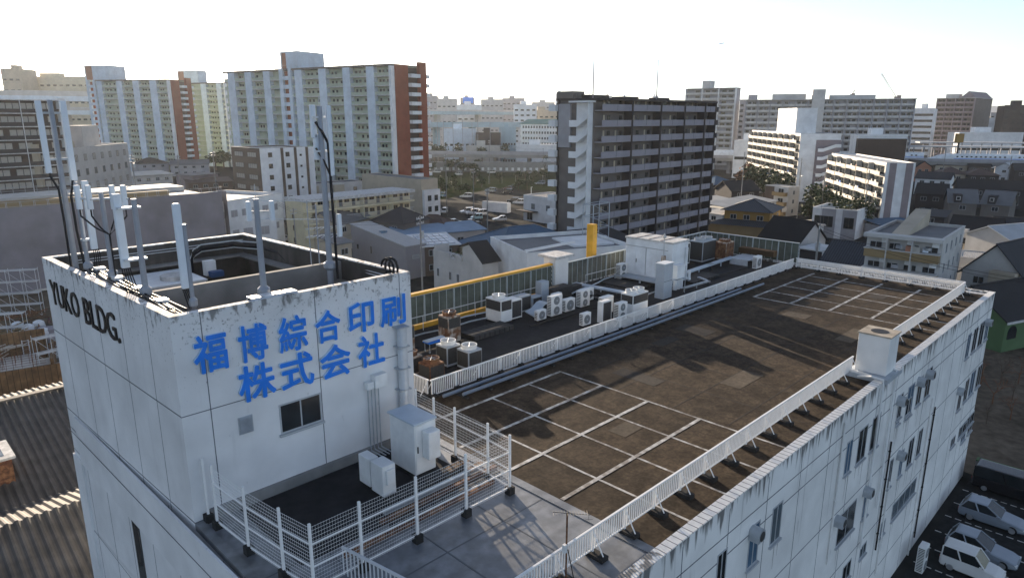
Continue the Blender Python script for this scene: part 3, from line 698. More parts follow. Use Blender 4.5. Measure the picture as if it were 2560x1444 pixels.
zt = hh(45.0, 28.4, 583); b = MB(); b.tube([(0, 0, 0), (0, 0, zt - .4)], [.06, .035], 8); b.build('pole', 'galv', o); MB().lathe(0, 0, [(.04, zt - .4), (.16, zt - .3), (.02, zt)], 12).build('cap', 'line_white', o)
MB().box(-.18, -.1, 1.4, .18, .1, 2.6).build('box', 'rust', o)
ac('white twin fan air conditioner left of the container by the louvred screen', 44.6, 32.1, .9, .5, hh(44.7, 32.2, 660), 2)
ac('pale air conditioner just right of the white container', 50.7, 31.4, .95, .5, 2.0, 1, base=.3)
ac('dark finned unit with a white frame behind the L shaped duct', 52.4, 31.2, 1.25, .9, 2.2, style='coil', base=.3)
cooler('wide dark cooling unit with two top fans near the far roof corner', 55.6, 31.0, 1.4, 2.0, 'ac_grey', 'ac_dark', 'ac_grey', domes=2, w=2.4)
cooler('brown rusty cooling unit right of the wide dark one', 57.9, 29.9, 1.2, 1.75, 'rust', 'rust_dk', 'rust_dk', w=1.5)
ac('white air conditioner alone at the far end by the pickets', 56.5, 26.2, .95, .42, hh(56.5, 26.2, 642), 1)
o = tag(MB().box(0, 0, 0, .8, 3.4, .5).build('filter_bank', 'wood'), 'yellowish long slatted box leaning at the end screen', 'box'); o.location = (60.1, 26.4, RZ + .6)
b = MB()
for k in range(5): b.box(k * .55, 0, .5, k * .55 + .45, 1.9, .56)
for x in (0, 2.5): b.box(x, .1, 0, x + .06, 1.8, .5)
o = tag(b.build('rack', 'galv_lt'), 'low galvanised rack of slats in front of the end screen', 'rack'); o.location = (57.4, 27.4, RZ)
o = tag(MB().box(0, 0, .08, 4.6, 3.4, .2).build('plank_platform', 'wood_dk'), 'wide dark plank platform under the white container', 'platform'); o.location = (42.6, 29.2, RZ)
o = tag(MB().box(0, 0, .05, 4.2, 1.6, .22).build('plank_platform', 'wood_dk'), 'dark plank platform between the meter box and the L shaped duct', 'platform'); o.location = (47.6, 27.2, RZ)
b = MB()
for k in range(8): b.box(0, k * .3, 0, 6.5, k * .3 + .2, .12)
o = tag(b.build('plank_platform', 'wood_dk'), 'long row of dark sleepers behind the pale straight duct', 'platform'); o.location = (38.6, 29.7, RZ)
# ---- deck equipment at the tower foot
X, Y = R(1062, 1240); 
cab = thing('telecom_cabinet', 'tall pale telecom cabinet with a cooling unit on its door', 'cabinet', (13.55, 18.55, RZ), 0)
b = MB(); b.box(0, 0, .2, .95, 1.55, 2.2); b.build('body', 'ac_white', cab, bevel=.03)
b = MB(); b.box(-.06, -.06, 2.2, 1.01, 1.61, 2.28); b.build('lid', 'duct_blue', cab, bevel=.02)  # the lid's blue is the sky's reflection put into its colour
d = MB().box(.04, -.03, .3, .91, -.001, 2.15).build('door', 'ac_white', cab); MB().box(.08, -.07, 1.1, .12, -.031, 1.35).build('handle', 'frame_dk', d)
b = MB(); b.box(.3, -.45, .85, .85, -.031, 1.95); b.build('cooling_box', 'ac_white', cab, bevel=.05)
b = MB(); b.box(.02, .02, 0, .93, 1.5, .199); b.build('plinth', 'block', cab)
sc = thing('power_cabinet', 'small pale cabinet pair beside the tall telecom cabinet', 'cabinet', (11.95, 18.3, RZ))
b = MB(); b.box(0, 0, .1, .55, .75, 1.25); b.build('body', 'ac_white', sc, bevel=.03)
b = MB(); b.box(.05, .9, .1, .45, 1.6, 1.2); b.build('rear_box', 'ac_white', sc, bevel=.03)
b = MB(); b.box(.12, -.1, .55, .45, -.001, 1.1); b.build('front_box', 'ac_white', sc, bevel=.02)
for i, (x, y, L) in enumerate(((11.0, 17.0, 5.2), (11.1, 16.6, 4.9), (11.4, 17.4, 4.4), (9.2, 16.3, 6.2), (11.8, 17.85, 3.6))):
    o = tag(MB().box(0, 0, .06, L, .16, .2).build('floor_beam', ['rust_dk', 'wood_dk', 'galv'][i % 3]), ['rusty brown steel beam on the deck in front of the cabinets', 'dark steel beam lying nearest the front mesh panel', 'galvanised beam on the deck under the tall cabinet', 'long rusty beam along the front of the fenced deck', 'dark beam closest to the cabinet feet'][i], 'beam')
    o.location = (x, y, RZ)
b = MB(); b.prism([(0, 0), (1.1, .15), (1.0, .5), (.0, .35)], .22, .27); b.prism([(.6, -.5), (1.4, -.3), (1.3, -.1), (.5, -.3)], .22, .26)
o = tag(b.build('loose_board', 'wood'), 'pair of loose boards lying right of the tall cabinet', 'boards'); o.location = (14.55, 17.8, RZ)
# TV antenna
ax, ay = 12.9, 10.75
an = thing('tv_antenna', 'small rooftop television antenna on a rusty pole by the near railing', 'antenna', (ax, ay, RZ))
zt = 2.45
b = MB(); b.tube([(0, 0, .3), (0, 0, zt)], .028, 6); b.build('pole', 'rust_dk', an)
b = MB(); b.box(-.22, -.22, 0, .22, .22, .34); b.build('base_block', 'block', an)
b = MB(); b.tube([(-.28, .28, zt + .03), (.45, -.45, zt - .06)], .01, 5)
for k in range(13):
    q = -.27 + k * .055; b.tube([(q - .09, -q - .09, zt), (q + .09, -q + .09, zt)], .0035, 4)
b.tube([(.42, -.42, zt - .2), (.42, -.42, zt + .18)], .006, 4); b.tube([(.36, -.36, zt - .2), (.5, -.5, zt - .2)], .005, 4)
b.build('antenna_head', 'frame_dk', an)
MB().box(-.13, -.05, 1.25, -.03, .05, 1.5).build('booster', 'ac_white', an)
b = MB(); P = []
for k in range(26):
    a = k * .5; P.append((.1 + .75 * math.cos(a) * (.9 + .02 * k) - .2, -.1 + .55 * math.sin(a), .04 + .002 * k))
b.tube(P, .02, 5); b.tube([(0, 0, 1.6), (.15, -.1, .7), (.3, -.3, .05)], .015, 5)
o = tag(b.build('hose_coil', 'cable'), 'black cable coiled on the roof below the television antenna', 'cable'); o.location = (ax - .3, ay - .3, RZ)
# ================================================================= masts on the tower
def mast(label, uv, z0, vtop, r, panels=(), clamps=2, name='antenna_mast', pot=True):
    x, y = W(uv[0], uv[1], TZ - .1); h = HZ(x, y, vtop) - z0; r *= .74
    m = thing(name, label, 'antenna mast', (x, y, z0))
    b = MB(); b.tube([(0, 0, 0), (0, 0, h)], [r, r * .85], 10); b.build('pole', 'mast', m)
    if pot:
        zz = TZ - z0 - .05; b = MB(); b.lathe(0, 0, [(r, zz - .1), (r * 2.0, zz + .02), (r * 2.0, zz + .2), (r, zz + .3)], 8); b.build('base_collar', 'mast', m)
    for (dx, dy, za, zb, w) in panels:                     # panel antennas given by world height
        p = MB().box(dx - w / 2, dy - w * .35, za - z0, dx + w / 2, dy + w * .35, zb - z0).build('panel_antenna', 'antenna_white', m, bevel=.03)
        for zc in (za + .15, zb - .25):
            bk = MB(); bk.tube([(0, 0, zc - z0), (dx, dy, zc - z0)], .03, 5); bk.cyl(0, 0, zc - z0 - .05, zc - z0 + .05, r * 1.5, n=8); bk.build('clamp', 'galv_lt', p)
    return m
def zat(m, v): return HZ(m.location.x, m.location.y, v)
m1 = mast('tallest mast at the left back corner of the tower, wrapped in black cables', (190, 668), 20.2, 250, .15, pot=False)
h = zat(m1, 250); L = m1.location
MB().box(-.5, -.08, zat(m1, 432) - L.z, -.3, .1, zat(m1, 252) - L.z).build('panel_antenna', 'antenna_white', m1, bevel=.03)
MB().box(.3, -.16, zat(m1, 452) - L.z, .52, .04, zat(m1, 252) - L.z).build('panel_antenna', 'antenna_white', m1, bevel=.03)
b = MB()
for zc in (285, 400): b.box(-.5, -.06, zat(m1, zc) - L.z, .5, .06, zat(m1, zc) - L.z + .08)
b.build('clamp', 'galv', m1)
b = MB(); zz = zat(m1, 440) - L.z
b.tube([(-.4, 0, zz + .5), (-.38, -.05, zz), (-.2, -.15, zz - .5), (-.19, -.16, zz - 2), (-.22, -.16, 1.6)], .045, 6)
b.tube([(.4, -.1, zz + .1), (.3, -.1, zz - .4), (.2, -.12, zz - .8), (.2, -.14, zz - 2.2), (.3, -.2, 1.5)], .05, 6); b.build('cable', 'cable', m1)
m2 = mast('grey mast with one long white panel, second from the left on the tower', (222, 674), 21.0, 455, .12)
L = m2.location; MB().box(.13, -.36, zat(m2, 622) - L.z, .37, -.18, zat(m2, 452) - L.z).build('panel_antenna', 'antenna_white', m2, bevel=.03)
b = MB()
for zc in (480, 600): b.box(-.12, -.3, zat(m2, zc) - L.z, .3, .05, zat(m2, zc) - L.z + .07)
b.build('clamp', 'galv_lt', m2); b = MB()
for k in range(4): b.tube([(.2 + k * .06, -.3, zat(m2, 622) - L.z), (.22 + k * .07, -.25, zat(m2, 640) - L.z), (.15 + .05 * k, -.1, .9)], .018, 5)
b.build('cable', 'cable', m2)
m3 = mast('mast crowned by four short white antennas with cables meeting in a Y', (283, 694), 20.4, 480, .13)
L = m3.location; zt = zat(m3, 520) - L.z
for dx, dy in ((-.62, .62), (-.33, .33), (.3, -.3), (.6, -.6)):
    p = MB().box(dx - .09, dy - .09, zt - .05, dx + .09, dy + .09, zt + .85).build('panel_antenna', 'antenna_white', m3, bevel=.02)
b = MB(); b.tube([(-.7, .7, zt + .35), (.7, -.7, zt + .35)], .045, 6); b.tube([(-.4, -.1, zt + .35), (.4, .1, zt + .35)], .035, 6); b.build('clamp', 'galv_lt', m3)
b = MB()
for dx in (-.62, -.33, .3, .6): b.tube([(dx, -dx, zt - .05), (dx, -dx, zt - .3), (dx * .45, -dx * .45 - .1, zt - .75), (.05, -.17, zt - 1.0), (.05, -.18, .9)], .032, 6)
b.build('cable', 'cable', m3)
m4 = mast('grey mast with a long white panel on its left, above the lettering corner', (366, 738), 21.3, 497, .14)
L = m4.location; MB().box(-.56, .24, zat(m4, 668) - L.z, -.3, .44, zat(m4, 484) - L.z).build('panel_antenna', 'antenna_white', m4, bevel=.03)
b = MB()
for zc in (522, 650): b.box(-.5, .0, zat(m4, zc) - L.z, .2, .34, zat(m4, zc) - L.z + .07)
b.build('clamp', 'galv_lt', m4); b = MB()
for k in range(5): b.tube([(-.55 + k * .06, .35, zat(m4, 668) - L.z), (-.5 + k * .09, .3, .9), (-.7 + .2 * k, .2, .3)], .02, 5)
b.build('cable', 'cable', m4)
m5 = mast('short pole carrying a long round topped white panel at the front corner', (484, 768), 21.7, 560, .1)
L = m5.location; MB().box(-.27, -.02, zat(m5, 720) - L.z, -.03, .16, zat(m5, 508) - L.z).build('panel_antenna', 'antenna_white', m5, bevel=.05)
b = MB()
for k in range(5): b.tube([(-.25 + k * .05, .05, zat(m5, 720) - L.z), (-.2 + k * .06, 0, zat(m5, 745) - L.z), (-.15 + k * .06, -.05, .5)], .022, 5)
b.build('cable', 'cable', m5)
m6 = mast('grey pole with two small white panels near its top, on the front edge', (661, 738), 21.5, 497, .15)
L = m6.location
for dx in (-.22, .42): MB().box(dx - .07, -dx * .6 - .07, zat(m6, 552) - L.z, dx + .07, -dx * .6 + .07, zat(m6, 503) - L.z).build('panel_antenna', 'antenna_white', m6, bevel=.02)
b = MB(); b.tube([(-.26, .16, zat(m6, 528) - L.z), (.46, -.28, zat(m6, 528) - L.z)], .02, 6); b.tube([(0, 0, zat(m6, 500) - L.z), (0, 0, zat(m6, 460) - L.z)], .012, 5); b.build('clamp', 'galv_lt', m6)
m7 = mast('tall grey mast on the cross beam with a thick black cable bundle', (825, 672), 20.6, 265, .17)
L = m7.location
MB().box(-.3, .1, zat(m7, 345) - L.z, -.1, .28, zat(m7, 262) - L.z).build('panel_antenna', 'antenna_white', m7, bevel=.03)
MB().box(.16, -.28, zat(m7, 440) - L.z, .34, -.12, zat(m7, 264) - L.z).build('panel_antenna', 'antenna_white', m7, bevel=.03)
MB().box(-.22, .1, zat(m7, 400) - L.z, .0, .3, zat(m7, 335) - L.z).build('panel_antenna', 'antenna_white', m7, bevel=.03)
MB().box(.3, -.38, zat(m7, 592) - L.z, .46, -.2, zat(m7, 535) - L.z).build('panel_antenna', 'antenna_white', m7, bevel=.03)
b = MB(); b.tube([(0, 0, zat(m7, 262) - L.z), (0, 0, zat(m7, 240) - L.z)], .012, 5); b.box(-.3, -.05, zat(m7, 295) - L.z, .4, .05, zat(m7, 295) - L.z + .07); b.box(-.3, -.05, zat(m7, 380) - L.z, .4, .05, zat(m7, 380) - L.z + .07); b.build('clamp', 'galv_lt', m7)
b = MB(); a_, c_ = zat(m7, 305) - L.z, zat(m7, 370) - L.z
b.tube([(-.15, .1, a_), (.0, -.12, a_ - .4), (.16, -.2, a_ - .8), (.17, -.21, c_ - 1), (.2, -.22, 1.2)], .055, 7); b.tube([(-.2, .12, c_), (0, -.1, c_ - .5), (.15, -.2, c_ - 1.0)], .04, 6); b.build('cable', 'cable', m7)
# thin yagi mast
m8 = mast('thin twin pole mast with several comb shaped television antennas', (778, 655), 20.3, 500, .035, name='yagi_mast', pot=False)
L = m8.location
b = MB(); b.tube([(.25, -.25, 1), (.25, -.25, zat(m8, 510) - L.z)], .03, 6); b.build('pole', 'mast', m8)
for v, L1, n in ((502, 1.9, 16), (548, 1.9, 16), (572, 1.3, 8), (592, 1.2, 7)):
    zz = zat(m8, v) - L.z; b = MB()
    b.tube([(-L1 * .9, L1 * .9, zz), (L1 * .25, -L1 * .25, zz)] if v < 560 else [(-.1, .1, zz), (L1, -L1 * .6, zz + .1)], .016, 5)
    for k in range(n):
        s = -L1 * .9 + k * L1 * 1.15 / n
        if v < 560: b.tube([(s - .08, -s - .08, zz), (s + .08, -s + .08, zz)], .01, 4)
        else: b.tube([(k * L1 / n - .3, -k * L1 * .6 / n - .3, zz), (k * L1 / n + .3, -k * L1 * .6 / n + .3, zz)], .009, 4)
    b.build('antenna_head', 'galv_lt', m8)
# inside the tower well
mm('c_case', (.03, .08, .2), .5)
X, Y = W(390, 700, 21.3)
tk = thing('water_tank', 'white panel roof tank with a round hatch inside the tower well', 'tank', (*W(392, 697, 21.15), 20.15))
b = MB(); b.box(-1.9, -1.5, 0, 1.6, 1.6, 1.0); b.build('body', 'cont_white', tk, bevel=.05)
MB().cyl(.6, -.5, 1.0, 1.18, .6, n=20).build('hatch', 'line_white', tk)
b = MB(); b.box(-1.95, -1.55, .9, 1.65, 1.65, .98); b.build('rim', 'galv_lt', tk)
def ladder(label, pts, wd):
    b = MB()
    for off in (-wd / 2, wd / 2): b.tube([(x + off * 0, y, z + off) for x, y, z in pts], .03, 5)
    b.tube([(x, y - .03, z) for x, y, z in pts], wd * .35, 6, 1)
    return tag(b.build('cable_tray', ['galv_lt', 'cable']), label, 'cable tray')
yb = TY1 - .85
ladder('arched cable ladder full of black cables on the back wall of the tower well', [(12.0, yb, 20.2), (12.0, yb, 21.3), (12.2, yb, 21.75), (12.6, yb, 21.95), (14.2, yb, 21.95), (15.0, yb - 1.2, 21.9), (15.15, yb - 3.0, 21.8), (15.2, yb - 3.6, 21.5), (15.2, yb - 3.8, 20.2)], .34)
b = MB()
for z in (TZ - .28, TZ - .4): b.tube([(7.3, TY1 - .35, z), (15.3, TY1 - .35, z), (15.38, TY1 - .6, z), (15.38, TY0 + .6, z)], .022, 5)
tag(b.build('conduit_run', 'galv_lt'), 'pair of thin conduits running round inside the top of the tower walls', 'conduit')
random.seed(11)
def trunk(label, x0, y0, x1, y1, n):
    b = MB()
    for k in range(n):
        o1, o2 = (random.random() - .5) * .7, (random.random() - .5) * .7; zz = TZ - .35 + random.random() * .35
        pts = []
        for q in range(6):
            s = q / 5; pts.append((x0 + (x1 - x0) * s + (o1 if abs(x1 - x0) < 1 else 0) + (random.random() - .5) * .12 + .4, y0 + (y1 - y0) * s + (o2 if abs(y1 - y0) < 1 else 0) * .6 + .3, zz + (random.random() - .5) * .12))
        b.tube(pts, .03 + .02 * random.random(), 5, 0 if k % 3 else 1)
    for k in range(4):
        s = (k + .5) / 4; x, y = x0 + (x1 - x0) * s + .45, y0 + (y1 - y0) * s + .35
        b.box(x - .18, y - .22, TZ - .05, x + .18, y + .22, TZ + .06, 1)
    return tag(b.build('cable_bundle', ['cable', 'galv_lt']), label, 'cables')
trunk('mess of black cables and pale brackets along the left parapet of the tower', BX0 + .1, 31.5, BX0 + .1, 22.2, 16)
trunk('short heap of cables on the front parapet between two antenna poles', 8.9, TY0 + .0, 10.6, TY0 + .0, 8)
b = MB(); P = [(0, .35 * math.cos(a * .4) , .35 * math.sin(a * .4) + .25) for a in range(34)]
b.tube([(x + .012 * i, y, z) for i, (x, y, z) in enumerate(P)], .05, 6)
o = tag(b.build('hose_coil', 'cable'), 'black hose coil resting on the right front corner of the tower', 'hose'); o.location = (15.0, TY0 + .5, TZ - .05)
b = MB()
b.box(0, 0, 0, .5, .35, .7); o = tag(b.build('wall_box', 'ac_white'), 'small white box on the floor of the tower well near the cable arch', 'box'); o.location = (*W(516, 690, 20.9), 20.9)
o = tag(MB().box(0, 0, 0, .6, .4, .28).build('tool_case', 'c_case', bevel=.03), 'small dark blue case lying beside the white box in the tower well', 'case'); o.location = (*W(530, 695, 20.9), 20.9)
# ================================================================= neighbouring buildings: generic parts
class Fr:
    """local frame of a building: +x along its front, +y into its depth"""
    def __init__(s, A, B, uside=None, side='R', h=None, depth=12.0):
        s.h = (A[2] + B[2]) / 2 if h is None else h
        s.A = Vector((A[0], A[1], 0)); e = Vector((B[0] - A[0], B[1] - A[1], 0)); s.w = e.length; s.e = e / s.w
        s.n = Vector((-s.e.y, s.e.x, 0)); s.rz = math.atan2(s.e.y, s.e.x); s.d = depth
        if uside is not None:
            P = s.A if side == 'L' else s.A + s.e * s.w; q = (uside - 1280) / F; Z = s.h - CZ
            ex = lambda p: (p.x - p.y) * R2 * 1.0 - q * ((p.x + p.y) * R2 * CT)
            s.d = max(2.0, min(60, (-q * Z * ST - ex(P)) / ex(s.n)))
    def su(s, u, z=None):
        """distance along the front where picture column u falls at height z"""
        z = s.h if z is None else z; q = (u - 1280) / F; Z = z - CZ
        ex = lambda p: (p.x - p.y) * R2 - q * ((p.x + p.y) * R2 * CT)
        return (-q * Z * ST - ex(s.A)) / ex(s.e)
    def su_d(s, u, z=None):
        z = s.h if z is None else z; q = (u - 1280) / F; Z = z - CZ; P = s.A + s.e * s.w
        ex = lambda p: (p.x - p.y) * R2 - q * ((p.x + p.y) * R2 * CT)
        return (-q * Z * ST - ex(P)) / ex(s.n)
    def thing(s, name, label, cat='building', group=None):
        s.o = thing(name, label, cat, tuple(s.A), s.rz, group); return s.o
def at_z(uA, vA, uB, vB, z, uside=None, side='R', depth=12.0):
    a, b = W(uA, vA, z), W(uB, vB, z)
    return Fr((*a, z), (*b, z), uside, side, z, depth)
def at_d(uA, vA, dA, uB, vB, dB, uside=None, side='R', h=None, depth=12.0):
    return Fr(PT(uA, vA, dA), PT(uB, vB, dB), uside, side, h, depth)
def shell(fr, wall, roof='conc_grey', par=.5, x0=0, x1=None, y0=0, y1=None, h=None, cap=None, z0=0):
    x1 = fr.w if x1 is None else x1; y1 = fr.d if y1 is None else y1; h = fr.h if h is None else h; t = .25
    b = MB()
    b.box(x0, y0, z0, x1, y0 + t, h); b.box(x0, y1 - t, z0, x1, y1, h); b.box(x0, y0 + t, z0, x0 + t, y1 - t, h); b.box(x1 - t, y0 + t, z0, x1, y1 - t, h)
    wl_ = b.build('wall', wall, fr.o)
    MB().box(x0 + t, y0 + t, h - par - .3, x1 - t, y1 - t, h - par).build('roof', roof, fr.o)
    if cap:
        c = MB(); c.box(x0 - .06, y0 - .06, h + .002, x1 + .06, y0 + t + .03, h + .1); c.box(x0 - .06, y1 - t - .03, h + .002, x1 + .06, y1 + .06, h + .1)
        c.box(x0 - .06, y0 + t + .03, h + .002, x0 + t + .03, y1 - t - .03, h + .1); c.box(x1 - t - .03, y0 + t + .03, h + .002, x1 + .06, y1 - t - .03, h + .1)
        c.build('coping', cap, fr.o)
    return wl_
def spot(fr, side, s, z, off=0.0):
    if side == 'F': return ((s, -off, z), 0)
    if side == 'R': return ((fr.w + off, s, z), math.pi / 2)
    if side == 'L': return ((-off, s, z), -math.pi / 2)
WM = {}
def win_mesh(w, h, glass='glass', frame='frame', bars=1, out=.07, name='window'):
    k = (round(w, 2), round(h, 2), glass, frame, bars, name)
    if k in WM: return WM[k]
    b = MB(); f = min(.07, w * .1)
    b.box(-w / 2, -out, 0, -w / 2 + f, -.002, h); b.box(w / 2 - f, -out, 0, w / 2, -.002, h); b.box(-w / 2 + f, -out, 0, w / 2 - f, -.002, f); b.box(-w / 2 + f, -out, h - f, w / 2 - f, -.002, h)
    for i in range(bars):
        x = -w / 2 + w * (i + 1) / (bars + 1); b.box(x - f / 2, -out, f, x + f / 2, -.002, h - f)
    b.quad([(-w / 2 + f, -.03, f), (w / 2 - f, -.03, f), (w / 2 - f, -.03, h - f), (-w / 2 + f, -.03, h - f)], 1)
    WM[k] = b.mesh(name, [frame, glass]); return WM[k]
def windows(fr, side, xs, zs, w, h, glass='glass', frame='frame', bars=1, limit=100, skip=0, off=0.0):
    random.seed(len(xs) * 31 + len(zs))
    sp = [spot(fr, side, x, z, off) for z in sorted(zs, reverse=True) for x in xs if random.random() >= skip]
    many(fr.o, 'window', win_mesh(w, h, glass, frame, bars), sp, limit)
def lin(a, b, n): return [a + (b - a) * (i + .5) / n for i in range(n)]
def balconies(fr, side, s0, s1, z0, fh, n, depth=1.3, front='conc_white', hgt=1.1, ceil='conc_grey', rec='frame_dk', doors=True, dn=None, glass='glass', name='balcony', back=True):
    """one balcony (or open gallery) per floor with the dark recess and doors behind it"""
    L = s1 - s0
    b = MB(); b.box(0, -depth, 0, L, -.01, .16); b.box(0, -depth, .16, L, -depth + .1, hgt); b.box(0, -depth + .1, .16, .1, -.01, hgt); b.box(L - .1, -depth + .1, .16, L, -.01, hgt)
    me = b.mesh(name, [front])
    many(fr.o, name, me, [spot(fr, side, s0 if side != 'L' else s1, z0 + i * fh) for i in range(n)])
    if doors:
        dn = dn or max(1, int(L / 3.2))
        windows(fr, side, [s0 + L * (i + .5) / dn for i in range(dn)], [z0 + i * fh + .2 for i in range(n)], min(1.9, L / dn * .7), 1.9, glass)
def laundry(fr, s0, s1, zs, n, seed, off=1.05):
    rnd = random.Random(seed)
    for k in range(n):
        wd, ht = rnd.uniform(.5, 1.3), rnd.uniform(.4, .9); m_ = rnd.choice(['line_white', 'w_salmon', 'w_pblue', 'curtain', 'blue_sign', 'w_grey']); x, z = rnd.uniform(s0, s1 - 1.5), rnd.choice(zs)
        MB().box(x, -off - .04, z + 1.15 + .9 - ht, x + wd, -off, z + 2.05).build('laundry', m_, fr.o)
def slab_edges(fr, side, s0, s1, zs, depth, m, th=.2, name='floor_slab'):
    me = MB().box(0, -depth, 0, s1 - s0, -.01, th).mesh(name, [m])
    many(fr.o, name, me, [spot(fr, side, s0 if side != 'L' else s1, z) for z in zs])
def fins(fr, side, ss, w, z0, z1, depth, m, name='pillar'):
    me = MB().box(-w / 2, -depth, z0, w / 2, -.011, z1).mesh(name, [m])
    many(fr.o, name, me, [spot(fr, side, s, 0) for s in ss])
def penthouse(fr, x0, x1, y0, y1, h, m, roof=None):
    b = MB(); b.box(x0, y0, fr.h - .5, x1, y1, h); b.box(x0 - .1, y0 - .1, h, x1 + .1, y1 + .1, h + .15, 1); b.build('penthouse', [m, roof or m], fr.o)
def far_block(label, fr, wall, fl, cols, glass='glass', wz=1.3, ww=.55, side=None, sidecols=4, roofm=None, group='distant city blocks', name='city_block', strip=False):
    """distant building: too small to show parts"""
    b = MB(); fr.thing
    b.box(0, 0, 0, fr.w, fr.d, fr.h); b.box(fr.w * .3, fr.d * .3, fr.h, fr.w * .55, fr.d * .7, fr.h + 3); b.box(0, -.15, fr.h - .6, fr.w, -.01, fr.h + .3)
    fh = (fr.h - 1.5) / fl; cw = fr.w / cols
    for i in range(fl):
        z = .8 + i * fh
        if strip: b.box(.6, -.2, z, fr.w - .6, -.01, z + wz, 1)
        else:
            for c in range(cols): b.box(c * cw + cw * (1 - ww) / 2, -.2, z, c * cw + cw * (1 + ww) / 2, -.01, z + wz, 1)
        for s in ('L', 'R'):
            if side == s:
                dw = fr.d / sidecols
                for c in range(sidecols):
                    x = fr.w if s == 'R' else 0; b.box(x + (.01 if s == 'R' else -.2), c * dw + dw * .25, z, x + (.2 if s == 'R' else -.01), c * dw + dw * .75, z + wz, 1)
    o = b.build(name, [wall, glass]); o.location = fr.A; o.rotation_euler = (0, 0, fr.rz)
    return tag(o, label, 'building', group)
# wall paints of the neighbourhood; the flats tone is white darkened for its sunlit side
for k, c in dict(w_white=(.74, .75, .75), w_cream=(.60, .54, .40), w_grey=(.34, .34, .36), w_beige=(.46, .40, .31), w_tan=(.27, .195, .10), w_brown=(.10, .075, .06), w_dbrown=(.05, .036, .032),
                 w_taupe=(.15, .135, .125), w_red=(.24, .07, .04), w_salmon=(.36, .17, .11), w_green=(.42, .47, .37), w_pblue=(.60, .68, .75), w_flats_lit=(.50, .475, .43), w_lilac=(.27, .26, .29), w_dk=(.035, .033, .036),
                 w_mauve=(.26, .22, .23), w_ochre=(.30, .18, .05), w_lgreen=(.085, .15, .07), w_sheet=(.25, .24, .27), w_stone=(.52, .51, .49), r_grey=(.16, .165, .175), r_dark=(.035, .038, .045), r_black=(.022, .023, .026),
                 r_blue=(.07, .13, .20), r_lblue=(.20, .30, .42), r_brown=(.085, .06, .055), r_light=(.52, .50, .46), r_steel=(.42, .44, .46), r_green=(.14, .27, .24), w_teal=(.33, .45, .50), w_yellow=(.68, .61, .42), w_concrete=(.26, .26, .25)).items():
    mm(k, c, .8, .07, .7, nz2=.12, sc2=.25)
mm('r_tile', (.045, .055, .07), .6, .15, 2, stripe=(0, .42, .3, (.018, .022, .03)))
mm('r_seam', (.36, .36, .36), .55, .06, 1, stripe=(1, .9, .05, (.2, .2, .2)))
mm('r_corr', (.085, .08, .074), .7, .2, 1.5, nz2=.3, sc2=.6)

